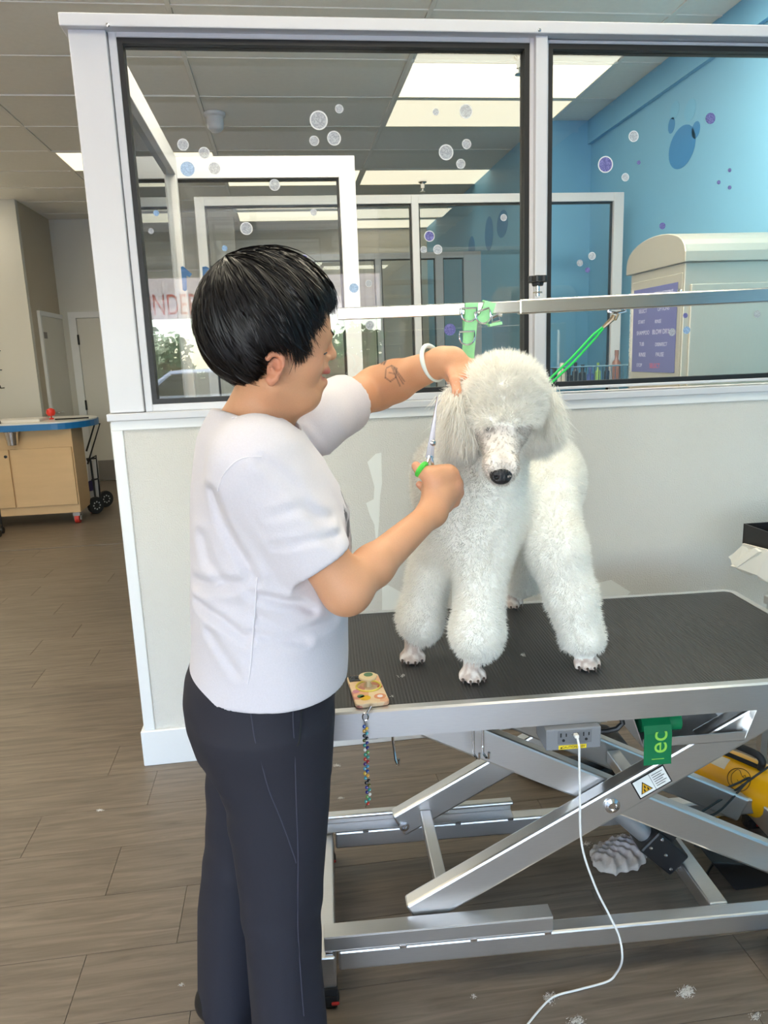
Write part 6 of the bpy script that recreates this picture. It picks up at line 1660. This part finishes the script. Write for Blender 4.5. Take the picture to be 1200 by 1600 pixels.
def case_mat():
    m, nt, bs = new_mat('patterned_phone_case'); tc = nt.nodes.new('ShaderNodeTexCoord'); v = nt.nodes.new('ShaderNodeTexVoronoi'); v.inputs['Scale'].default_value = 42
    nt.links.new(tc.outputs['Object'], v.inputs['Vector']); cr = nt.nodes.new('ShaderNodeValToRGB'); cr.color_ramp.interpolation = 'CONSTANT'; e = cr.color_ramp.elements
    e[0].color = srgb(226, 196, 158); e[1].position = 0.35; e[1].color = srgb(222, 168, 132)
    for p_, c_ in ((0.5, (228, 204, 170)), (0.72, (206, 140, 120)), (0.86, (120, 148, 96)), (0.93, (224, 180, 60))): k = e.new(p_); k.color = srgb(*c_)
    nt.links.new(v.outputs['Color'], cr.inputs[0]); nt.links.new(cr.outputs[0], bs.inputs['Base Color']); bs.inputs['Roughness'].default_value = 0.4; return m
M['case'] = case_mat(); M['case_edge'] = mat('yellow_case_edge', (224, 206, 90), 0.4)
b = MB(); b.prism(rr2(hw, hh, 0.011, 0.0006), (0, 0, 0.0094)); body = phone.part(b, 'case', M['case'], bevel=0.002, segs=2)
b = MB(); b.prism(rr2(hw - 0.004, hh - 0.004, 0.009, -0.0001), (0, 0, 0.0006)); phone.part(b, 'screen', M['black'])
b = MB(); c0 = ph(-0.019, 0.054, 0.0100); b.prism([ph(-0.019 + dx, 0.054 + dy, 0.0100) for dx, dy in ((-0.014, -0.014), (0.014, -0.014), (0.014, 0.014), (-0.014, 0.014))], (0, 0, 0.002)); cam_i = phone.part(b, 'camera_island', M['black'], body, bevel=0.003)
for dx, dy in ((-0.006, 0.006), (0.006, 0.006), (-0.006, -0.006)): b = MB(); b.lathe([(0.005, 0), (0.005, 0.001), (0.003, 0.001), (0.003, 0.0004), (0, 0.0004)], ph(-0.019 + dx, 0.054 + dy, 0.0121), 12); phone.part(b, 'lens', mat('dark_lens', (60, 64, 72), 0.1), body)
b = MB(); rc = ph(0.004, 0.008, 0.0112); b.tube([rc + ex * 0.027 * math.cos(a) + ey * 0.027 * math.sin(a) for a in [i * math.pi / 12 for i in range(24)]], 0.0022, 8, closed=True); phone.part(b, 'magnet_ring', M['case_edge'], body, smooth=True)
b = MB(); b.lathe([(0.010, 0.0), (0.006, 0.006), (0.006, 0.016), (0.010, 0.018), (0.0195, 0.0185), (0.0205, 0.021), (0.0195, 0.0235), (0, 0.024)], ph(0.004, 0.012, 0.010), 22); pk = phone.part(b, 'grip_knob', mat('cream_grip', (224, 200, 156), 0.35, 0, 0.05), body, smooth=True)
b = MB(); b.lathe([(0.010, 0), (0.010, 0.0006)], ph(0.006, 0.016, 0.0342), 16); phone.part(b, 'leaf_print', mat('green_print', (72, 112, 72), 0.4), body)
for (u, v, r, c_) in ((-0.012, -0.046, 0.012, (222, 178, 40)), (-0.020, -0.036, 0.008, (70, 120, 78)), (0.020, -0.046, 0.013, (220, 146, 104)), (0.020, -0.046, 0.006, (236, 226, 232)), (-0.026, -0.01, 0.008, (196, 128, 148)), (0.028, 0.0, 0.006, (206, 90, 60))):
    b = MB(); b.lathe([(r, 0), (r, 0.0003 + (0.0003 if r < 0.007 else 0))], ph(u, v, 0.0101), 14); phone.part(b, 'flower_print', mat('case_print', c_, 0.4, 0, 0.05), body)
# strap: lanyard clip over the edge, then beads
edge = at_v(577, 1102, 0.0); s_top = ph(-0.002, -hh, 0.006); vfr = -0.012
k1 = at_v(571, 1120, vfr); k2 = at_v(569, 1127, vfr)
b = MB(); b.tube([s_top, at_v(580, 1104, vfr + 0.006), at_v(574, 1114, vfr)], 0.0026, 8); b.tube([k1 + TU * 0.006 * math.cos(a) + Vector((0, 0, 0.008 * math.sin(a))) for a in [i * math.pi / 8 for i in range(16)]], 0.0016, 8, closed=True); phone.part(b, 'strap_clip', M['chrome'], smooth=True)
bead_cols = [(40, 70, 150), (110, 160, 90), (60, 150, 170), (200, 60, 50), (90, 90, 40), (70, 140, 180), (40, 40, 120), (220, 180, 60), (60, 150, 130), (30, 32, 40), (150, 40, 50), (60, 60, 140), (90, 160, 190), (230, 230, 225), (224, 170, 80), (70, 150, 140), (30, 30, 36), (80, 50, 120), (50, 140, 140)]
strap_pts = [(571, 1132), (571, 1155), (573, 1180), (572, 1205), (575, 1230), (576, 1245), (571, 1262)]
sp_ = np.array(strap_pts, float); dist = np.concatenate([[0], np.cumsum(np.linalg.norm(np.diff(sp_, axis=0), axis=1))])
b = MB(); b.tube([at_v(x, y, vfr) for x, y in strap_pts], 0.0006, 5); b.tube([k2, at_v(571, 1132, vfr)], 0.0006, 5); cordo = phone.part(b, 'strap_cord', M['black'])
bead_mesh = {}
for i in range(34):
    d_ = 3 + i * (dist[-1] - 6) / 34; x, y = np.interp(d_, dist, sp_[:, 0]), np.interp(d_, dist, sp_[:, 1])
    c_ = bead_cols[(i * 7) % len(bead_cols)]; o_ = Vector(at_v(x + (2.2 if i % 2 else -2.0), y, vfr))
    b = MB(); b.lathe([(0.0012, -0.0024), (0.0034, -0.0014), (0.0038, 0), (0.0034, 0.0014), (0.0012, 0.0024)], o_, 10, (0.5, -0.8, 0.2 * (-1) ** i))
    b.mi = 1; b.lathe([(0.0016, 0.0022), (0.0014, 0.0027), (0, 0.0027)], o_, 8, (0.5, -0.8, 0.2 * (-1) ** i))
    phone.part(b, 'bead', [mat('glass_bead', c_, 0.2), mat('bead_eye', tuple(min(255, int(v * 0.5 + 130)) for v in c_), 0.2)], cordo, smooth=True)

# ------------------------------------------------------------------ white charging cable
M['cable'] = mat('white_cable', (236, 234, 230), 0.45, 0, 0.02)
cb = Thing('charging_cable', tl(0.55, -0.02, 0.0), 'white charging cable hanging from the table outlet to the floor', 'cable')
u0 = Vector((0.5485, -0.021, 0.6252))
b = TMB(); b.box((0.5440, -0.034, 0.6215), (0.5530, -0.0212, 0.6285)); cb.part(b, 'plug', M['cable'], bevel=0.0015)
path = [tl(0.5485, -0.034, 0.625), tl(0.5485, -0.046, 0.612), at_v(905, 1172, -0.048), at_v(906, 1240, -0.05), at_v(909, 1320, -0.055), at_v(930, 1385, -0.06), at_v(952, 1430, -0.065), at_v(968, 1465, -0.07), at_v(972, 1500, -0.075)]
fl_ = [at_z(962, 1522, 0.02), at_z(948, 1534, 0.004), at_z(905, 1546, 0.004), at_z(868, 1556, 0.004), at_z(850, 1570, 0.004), at_z(822, 1604, 0.004), at_z(800, 1640, 0.004)]
def spline(pts, n=8):
    P = [Vector(p) for p in pts]; P = [P[0] * 2 - P[1]] + P + [P[-1] * 2 - P[-2]]; out = []
    for i in range(1, len(P) - 2):
        for k in range(n):
            t = k / n; a, b_, c_, d_ = P[i - 1], P[i], P[i + 1], P[i + 2]
            out.append(0.5 * ((2 * b_) + (c_ - a) * t + (2 * a - 5 * b_ + 4 * c_ - d_) * t * t + (3 * b_ - a - 3 * c_ + d_) * t ** 3))
    return out + [P[-2]]
b = MB(); b.tube(spline(path + fl_, 6), 0.0024, 8); cb.part(b, 'cord', M['cable'], smooth=True)

# ------------------------------------------------------------------ roll of green bags on the tray
M['bag_green'] = mat('green_bag_film', (20, 112, 70), 0.25, 0, 0.1, 20); M['bag_print'] = mat('pale_green_print', (142, 206, 84), 0.35, 0, 0)
br = Thing('bag_roll', tl(0.79, 0.06, 0.57), 'roll of green waste bags hanging from the steel tray', 'bag roll')
r0_ = at_v(1018, 1136, 0.05); 
ul, ur = loc(at_v(1008, 1150, 0.02))[0], loc(at_v(1054, 1150, 0.02))[0]
b = TMB(); b.lathe([(0.006, 0.0), (0.022, 0.0), (0.022, 0.092), (0.006, 0.092)], (ul + 0.002, 0.062, 0.595), 18, (1, 0, 0)); br.part(b, 'roll', M['bag_green'], smooth=True)
b = TMB(); pr_ = [(0.062, 0.6175), (0.045, 0.615), (0.030, 0.603), (0.024, 0.585), (0.0235, 0.55), (0.022, 0.512)]
for (v0, z0_), (v1, z1_) in zip(pr_[:-1], pr_[1:]): b.add([(ul, v0, z0_), (ul + 0.063, v0, z0_), (ul + 0.063, v1, z1_), (ul, v1, z1_), (ul, v0 + 0.0008, z0_ + 0.0006), (ul + 0.063, v0 + 0.0008, z0_ + 0.0006), (ul + 0.063, v1 + 0.0008, z1_ + 0.0006), (ul, v1 + 0.0008, z1_ + 0.0006)], [(0, 1, 2, 3), (7, 6, 5, 4), (0, 4, 5, 1), (2, 6, 7, 3), (1, 5, 6, 2), (3, 7, 4, 0)])
sheet = br.part(b, 'sheet', M['bag_green'])
text_obj('lettering', 'o', 0.060, TM @ frame_matrix((ul + 0.033, 0.052, 0.6178), (0, 1, 0), (-1, 0, 0)), M['bag_print'], sheet, extrude=0.0003)
text_obj('lettering', 'ec', 0.060, TM @ frame_matrix((ul + 0.033, 0.0222, 0.566), (0, 0, 1), (-1, 0, 0)), M['bag_print'], sheet, extrude=0.0003)
b = TMB(); b.box((ul + 0.018, 0.0214, 0.5255), (ul + 0.046, 0.0222, 0.527)); br.part(b, 'small_print', M['bag_print'], sheet)
text_obj('lettering', 'D', 0.030, TM @ frame_matrix((ul + 0.075, 0.0385, 0.598), (0, 0, 1), (-1, 0, 0)), M['bag_print'], sheet, extrude=0.0003) if False else None

# ------------------------------------------------------------------ yellow dryer with hose behind the table
M['yellow'] = mat('yellow_enamel', (244, 178, 14), 0.3, 0, 0.04, 5, coat=0.4)
dA_, dB_ = at_z(1100, 1199, 0.10), at_z(1200, 1247, 0.10)
ad = (dB_ - dA_); ad.z = 0; ad.normalize(); sidev = Vector((ad.y, -ad.x, 0)); sidev = sidev if sidev.y < 0 else -sidev; upv = Vector((0, 0, 1))
DZ = 0.112; base0 = Vector((dA_.x, dA_.y, DZ))
dr_ = Thing('pet_dryer', Vector((dA_.x, dA_.y, 0)) + ad * 0.2, 'yellow pet blow dryer lying on the floor behind the table', 'dryer')
b = MB(); b.lathe([(0.030, -0.03), (0.034, -0.028), (0.036, 0.0), (0.058, 0.002), (0.068, 0.012), (0.072, 0.03), (0.080, 0.10), (0.083, 0.30), (0.078, 0.36), (0.05, 0.38), (0, 0.38)], base0, 28, tuple(ad)); dbody = dr_.part(b, 'body', M['yellow'], smooth=True)
def dsurf(s, ang, lift=0.0):
    r = np.interp(s, [0.012, 0.03, 0.10, 0.30], [0.068, 0.072, 0.080, 0.083]) + lift; return base0 + ad * s + (sidev * math.cos(ang) + upv * math.sin(ang)) * r
hp0, hp1 = dsurf(0.075, 1.35, 0.0), dsurf(0.19, 1.35, 0.0)
b = MB(); b.tube(spline([hp0, hp0 + upv * 0.028 - ad * 0.004, hp0 + upv * 0.042 + ad * 0.02, hp1 + upv * 0.042 - ad * 0.02, hp1 + upv * 0.028 + ad * 0.004, hp1], 5), 0.0105, 10); b.tube([hp0 + upv * 0.004, hp1 + upv * 0.004], 0.007, 8); dr_.part(b, 'handle', M['rubber'], dbody, smooth=True)
def on_dryer(pts, name, m, lift, th=0.0008):
    """thin patch following the body: pts are (s, angle) corners of a quad grid"""
    (s0, a0), (s1, a1) = pts; n_ = 8; b = MB(); vs = []
    for i in range(n_ + 1):
        a = a0 + (a1 - a0) * i / n_; vs += [dsurf(s0, a, lift), dsurf(s1, a, lift)]
    b.add(vs, [(2 * i, 2 * i + 1, 2 * i + 3, 2 * i + 2) for i in range(n_)]); return dr_.part(b, name, m, dbody)
on_dryer(((0.035, 0.72), (0.105, 1.18)), 'spec_label', mat('silver_label', (206, 200, 186), 0.4, 0.2, 0.05, 40), 0.0008)
M['ink'] = mat('black_ink', (40, 30, 16), 0.5, 0, 0)
ec_s, ec_a, er = 0.155, 0.62, 0.034
b = MB(); b.tube([dsurf(ec_s + er * math.cos(a), ec_a + er / 0.082 * math.sin(a), 0.0008) for a in [i * math.pi / 14 for i in range(28)]], 0.0009, 5, closed=True); emb = dr_.part(b, 'emblem', M['ink'], dbody)
for crv in ([(-0.6, 0.5), (-0.45, 0.75), (-0.2, 0.7), (0.05, 0.45), (0.3, 0.3), (0.6, 0.25), (0.8, 0.1)], [(-0.6, 0.5), (-0.7, 0.1), (-0.55, -0.4), (-0.2, -0.75)], [(0.2, 0.3), (0.35, 0.55), (0.5, 0.35), (0.7, 0.45)], [(-0.1, -0.1), (0.2, -0.3), (0.5, -0.2)]):
    b = MB(); b.tube(spline([dsurf(ec_s + er * x, ec_a + er / 0.082 * y, 0.0008) for x, y in crv], 4), 0.0007, 5); dr_.part(b, 'emblem_line', M['ink'], emb)
for ang in (0.2, 1.4, -0.5): b = MB(); b.lathe([(0.004, 0), (0.003, 0.0015), (0, 0.002)], dsurf(0.016, ang, -0.001), 8, tuple(-ad * 0.5 + sidev * 0.8)); dr_.part(b, 'screw', M['chrome'], dbody)
for s_ in (0.07, 0.29):
    b = MB(); f0 = base0 + ad * s_; b.prism([f0 + sidev * 0.045 + upv * (-0.06), f0 + sidev * 0.07 - upv * DZ, f0 + sidev * 0.05 - upv * DZ, f0 - sidev * 0.05 - upv * DZ, f0 - sidev * 0.07 - upv * DZ, f0 - sidev * 0.045 + upv * (-0.06)], tuple(ad * 0.03)); dr_.part(b, 'foot', M['yellow'], bevel=0.002, segs=1)
# coiled black hose
M['hose'] = mat('black_hose', (26, 26, 27), 0.5, 0, 0.1, 30)
c_h = (at_z(822, 1212, 0.03) + at_z(1010, 1178, 0.03)) / 2; hr = (at_z(822, 1212, 0.03) - at_z(1010, 1178, 0.03)).length / 2 - 0.02
c_h = Vector((1.50, -0.30, 0)); hr = 0.17
nose_p = base0 - ad * 0.028
loop = []
for i in range(84):
    a = -0.5 + i / 83 * 4 * math.pi * 1.02; r_ = hr - 0.012 * (i > 42); loop.append(Vector((c_h.x + r_ * math.cos(a), c_h.y + r_ * 0.8 * math.sin(a), 0.03 + 0.048 * min(1, max(0, (i - 34) / 10)))))
b = MB(); b.tube(loop, [0.0285 if i % 2 else 0.0255 for i in range(len(loop))], 12); dh = b.build('dryer_hose', M['hose'], smooth=True)
tag(dh, 'coiled black hose lying on the floor behind the lift table', 'hose')
b = MB(); cpts = [at_z(1205, 1188, 0.17), at_z(1165, 1215, 0.16), at_z(1130, 1240, 0.145), at_z(1095, 1262, 0.135), at_z(1070, 1280, 0.13), at_z(1100, 1275, 0.135), at_z(1140, 1235, 0.15), at_z(1150, 1222, 0.155), at_z(1128, 1232, 0.15), at_z(1085, 1250, 0.14)]
b.tube(spline([v + Vector((0, -0.06, 0.05)) for v in cpts], 6), 0.0032, 7)
tag(b.build('power_cord', M['black'], smooth=True), 'bundled black power cord in front of the yellow dryer', 'cord')
b = MB(); cp2 = [tl(0.93, 0.20, 0.09), at_z(1100, 1345, 0.05), at_z(1130, 1360, 0.006), at_z(1100, 1400, 0.006), at_z(1120, 1425, 0.006), at_z(1165, 1440, 0.006)]
b = MB(); b.tube(spline([at_z(1085, 1320, 0.006), at_z(1120, 1335, 0.006), at_z(1105, 1365, 0.006), at_z(1108, 1395, 0.006), at_z(1140, 1420, 0.006), at_z(1210, 1440, 0.006)], 6), 0.004, 7)
tag(b.build('pedal_cord', M['black'], smooth=True), 'thin black cord on the floor under the lift base', 'cord')
# foot pedal at the right
pdl = Thing('foot_pedal', tl(1.07, -0.05, 0), 'black ribbed foot pedal in front of the lift base', 'pedal')
b = TMB(); b.prism([(1.015, -0.10, 0.001), (1.25, -0.10, 0.001), (1.25, 0.0, 0.001), (1.03, -0.002, 0.001)], (0, 0, 0.02)); pdl.part(b, 'base', M['black'], bevel=0.004)
b = TMB(); b.prism([(1.015, -0.085, 0.03), (1.02, -0.004, 0.06), (1.02, -0.004, 0.068), (1.015, -0.085, 0.038)], (0.22, 0, 0)); tre = pdl.part(b, 'tread', M['black'], bevel=0.002, segs=1)
for i in range(12):
    b = TMB(); u_ = 1.022 + i * 0.018; b.prism([(u_, -0.083, 0.0375), (u_, -0.008, 0.0665), (u_, -0.008, 0.0715), (u_, -0.083, 0.0425)], (0.008, 0, 0)); pdl.part(b, 'rib', M['rubber'], tre)
for (u_, v_) in ((1.03, -0.08), (1.2, -0.08)): b = TMB(); b.cyl((u_, v_ + 0.06, 0.02), (u_, v_ + 0.06, 0.05), 0.008, 8); pdl.part(b, 'spring_post', M['black'])

# ------------------------------------------------------------------ white rag on the floor
tc0 = at_z(968, 1334, 0.02); tw = Field((tc0.x - 0.12, tc0.y - 0.12, -0.004), (tc0.x + 0.12, tc0.y + 0.12, 0.075), 0.004)
tw.op(sd_ell((tc0.x, tc0.y, 0.014), (0.075, 0.062, 0.024)), 0.02); tw.op(sd_ell((tc0.x + 0.03, tc0.y + 0.02, 0.026), (0.045, 0.04, 0.022)), 0.02); tw.op(sd_ell((tc0.x - 0.045, tc0.y - 0.01, 0.012), (0.035, 0.05, 0.02)), 0.02)
tw.op(((lambda P: np.abs(np.sin(P[..., 0] * 95 + P[..., 1] * 60 + 2 * np.sin(P[..., 1] * 40))) * 0.008 - 0.004 + np.sin(P[..., 0] * 160 - P[..., 1] * 210) * 0.0018), np.array([tc0.x - .12, tc0.y - .12, 0]), np.array([tc0.x + .12, tc0.y + .12, .08])), 0, 'disp')
a_, b_ = tw.mesh(); a_ = relax(a_, b_, 1, .4); a_[:, 2] = np.maximum(a_[:, 2], 0.0006)
tag(np_mesh('cleaning_rag', a_, b_, mat('white_terry', (238, 230, 228), 0.9, 0, 0.05, 30, bump=0.5, bscale=500)), 'crumpled white rag on the floor under the table', 'rag')

# ------------------------------------------------------------------ clippings of white fur
M['tuft'] = attr_mat('fur_clipping', 0.8, 0, 0, 60, 0.1, transl=0.4)
def tuft(P, r, n, seed, label, grp):
    rg = np.random.default_rng(seed); R0 = np.array(P) + rg.normal(size=(n, 3)) * np.array([r * 0.5, r * 0.35, 0]) ; R0[:, 2] = P[2] + rg.random(n) * 0.003 + 0.001
    aa = rg.uniform(0, 3.14); d_ = rg.normal(size=(n, 3)) * 0.55 + np.array([math.cos(aa), math.sin(aa), 0]); d_[:, 2] = np.abs(d_[:, 2]) * 0.25; R0 = R0 + np.outer(rg.normal(size=n), [math.cos(aa), math.sin(aa), 0]) * r * 0.4
    o = strands('fur_tuft', R0, d_, np.tile(np.array([0, 0, 1.0]), (n, 1)), rg.uniform(0.25, 0.7, n) * r, 0.0011, M['tuft'], np.tile(lin(244, 240, 234), (n, 1)), curl=0.3, segs=3, rng=rg)
    Z0 = P[2]; co = np.empty(len(o.data.vertices) * 3, np.float32); o.data.vertices.foreach_get('co', co); co[2::3] = np.maximum(co[2::3], Z0 + 0.0003); o.data.vertices.foreach_set('co', co)
    tag(o, label, 'fur tuft', grp)
for i, (px, py, r, n, lab) in enumerate(((1072, 1552, 0.022, 300, 'largest white fur tuft on the floor below the lift'), (858, 1562, 0.018, 160, 'wispy fur tuft on the floor by the white cable'), (900, 1598, 0.02, 200, 'fur tuft at the bottom edge of the photo'),
        (740, 1558, 0.007, 60, 'tiny fur tuft on the floor below the guide channel'), (157, 1267, 0.010, 120, 'fur tuft on the bare floor left of the trousers'), (533, 1248, 0.010, 110, 'curled fur tuft on the floor beside the bead strap'),
        (528, 1197, 0.014, 110, 'flat fur tuft on the floor near the baseboard'), (285, 1540, 0.008, 60, 'tiny fur tuft on the floor left of the trouser legs'), (1180, 1590, 0.014, 120, 'fur tuft at the bottom right corner of the photo'), (916, 1320, 0.016, 90, 'fur tuft on the floor beside the white rag'))):
    tuft(at_z(px, py, 0.0), r * 0.7, n, 40 + i, lab, 'fur tufts on the floor')
for i, (px, py, r, n, lab) in enumerate(((817, 1025, 0.006, 80, 'fur clipping on the black table top between the paws'), (938, 975, 0.006, 60, 'fur clipping on the table top beside the hind leg'), (628, 1058, 0.012, 14, 'thin fur wisps on the table top near the phone'), (615, 1090, 0.007, 8, 'single fur wisp beside the phone case'))):
    tuft(at_z(px, py, TZ), r, n, 70 + i, lab, 'fur clippings on the table')

# ------------------------------------------------------------------ black tray and torn carton on a side stand at the right edge
SX, SYF, SYN = 2.02, -0.36, -0.64      # left face of the tray, far and near ends
zb_t = at_x(1160, 849, SX).z; YF0 = at_x(1160, 849, SX).y; zt_t = at_x(1159, 817, SX).z
st_z = 0.60
sd = Thing('side_stand', (2.36, YF0 - 0.15, 0), 'steel side stand at the right edge holding the carton', 'stand')
b = MB(); b.box((2.12, YF0 - 0.34, st_z - 0.03), (2.60, YF0 + 0.02, st_z)); sd.part(b, 'shelf', M['steel'], bevel=0.004)
for (x, y) in ((2.14, YF0 - 0.32), (2.58, YF0 - 0.32), (2.14, YF0), (2.58, YF0)):
    b = MB(); b.box((x - 0.012, y - 0.012, 0), (x + 0.012, y + 0.012, st_z - 0.0305)); sd.part(b, 'leg', M['steel'])
M['carton'] = mat('white_carton', (240, 238, 230), 0.6, 0, 0.03, 10)
ct_ = Thing('torn_carton', (2.3, YF0 - 0.15, st_z), 'torn open white carton under the black tray at the right edge', 'carton')
b = MB(); b.box((2.125, YF0 - 0.33, st_z + 0.001), (2.55, YF0 - 0.01, zb_t - 0.001)); ct_.part(b, 'box', M['carton'], bevel=0.003)
fl = [(1138, 870), (1157, 857), (1160, 849), (1203, 860), (1203, 912), (1185, 905), (1183, 899), (1178, 897), (1172, 899), (1152, 890), (1148, 886), (1141, 884), (1146, 880)]
b = MB(); pts = [at_x(x, y, 2.0 + 0.012 * math.sin(i * 1.7)) for i, (x, y) in enumerate(fl)]; b.prism(pts, (0.006, 0.0, 0)); ct_.part(b, 'torn_flap', M['carton'])
b = MB(); b.prism([at_x(1145, 881, 1.985), at_x(1152, 886, 1.985), at_x(1186, 862, 1.983), at_x(1178, 856, 1.985)], (0.010, 0, 0)); ct_.part(b, 'folded_edge', M['carton'])
b = MB(); b.box((2.006, YF0 - 0.30, zb_t - 0.02), (2.13, YF0 - 0.02, zb_t - 0.001)); ct_.part(b, 'lid_flap', M['carton'])
tr_ = Thing('black_tray', (2.3, YF0 - 0.15, zb_t), 'open black tray resting on the white carton', 'tray')
x0_, x1_, ya_, yb_ = SX, 2.52, YF0 - 0.32, YF0
b = MB(); b.box((x0_, ya_, zb_t), (x1_, yb_, zb_t + 0.004)); b.box((x0_, ya_, zb_t), (x1_, ya_ + 0.004, zt_t)); b.box((x0_, yb_ - 0.004, zb_t), (x1_, yb_, zt_t)); b.box((x0_, ya_, zb_t), (x0_ + 0.004, yb_, zt_t)); b.box((x1_ - 0.004, ya_, zb_t), (x1_, yb_, zt_t)); tr_.part(b, 'shell', M['black'])
b = MB(); b.box((x0_ + 0.006, ya_ + 0.006, zb_t + 0.0045), (x1_ - 0.006, yb_ - 0.006, zb_t + 0.03)); tr_.part(b, 'insert', mat('dark_red_insert', (60, 32, 30), 0.6, 0, 0.3, 30))
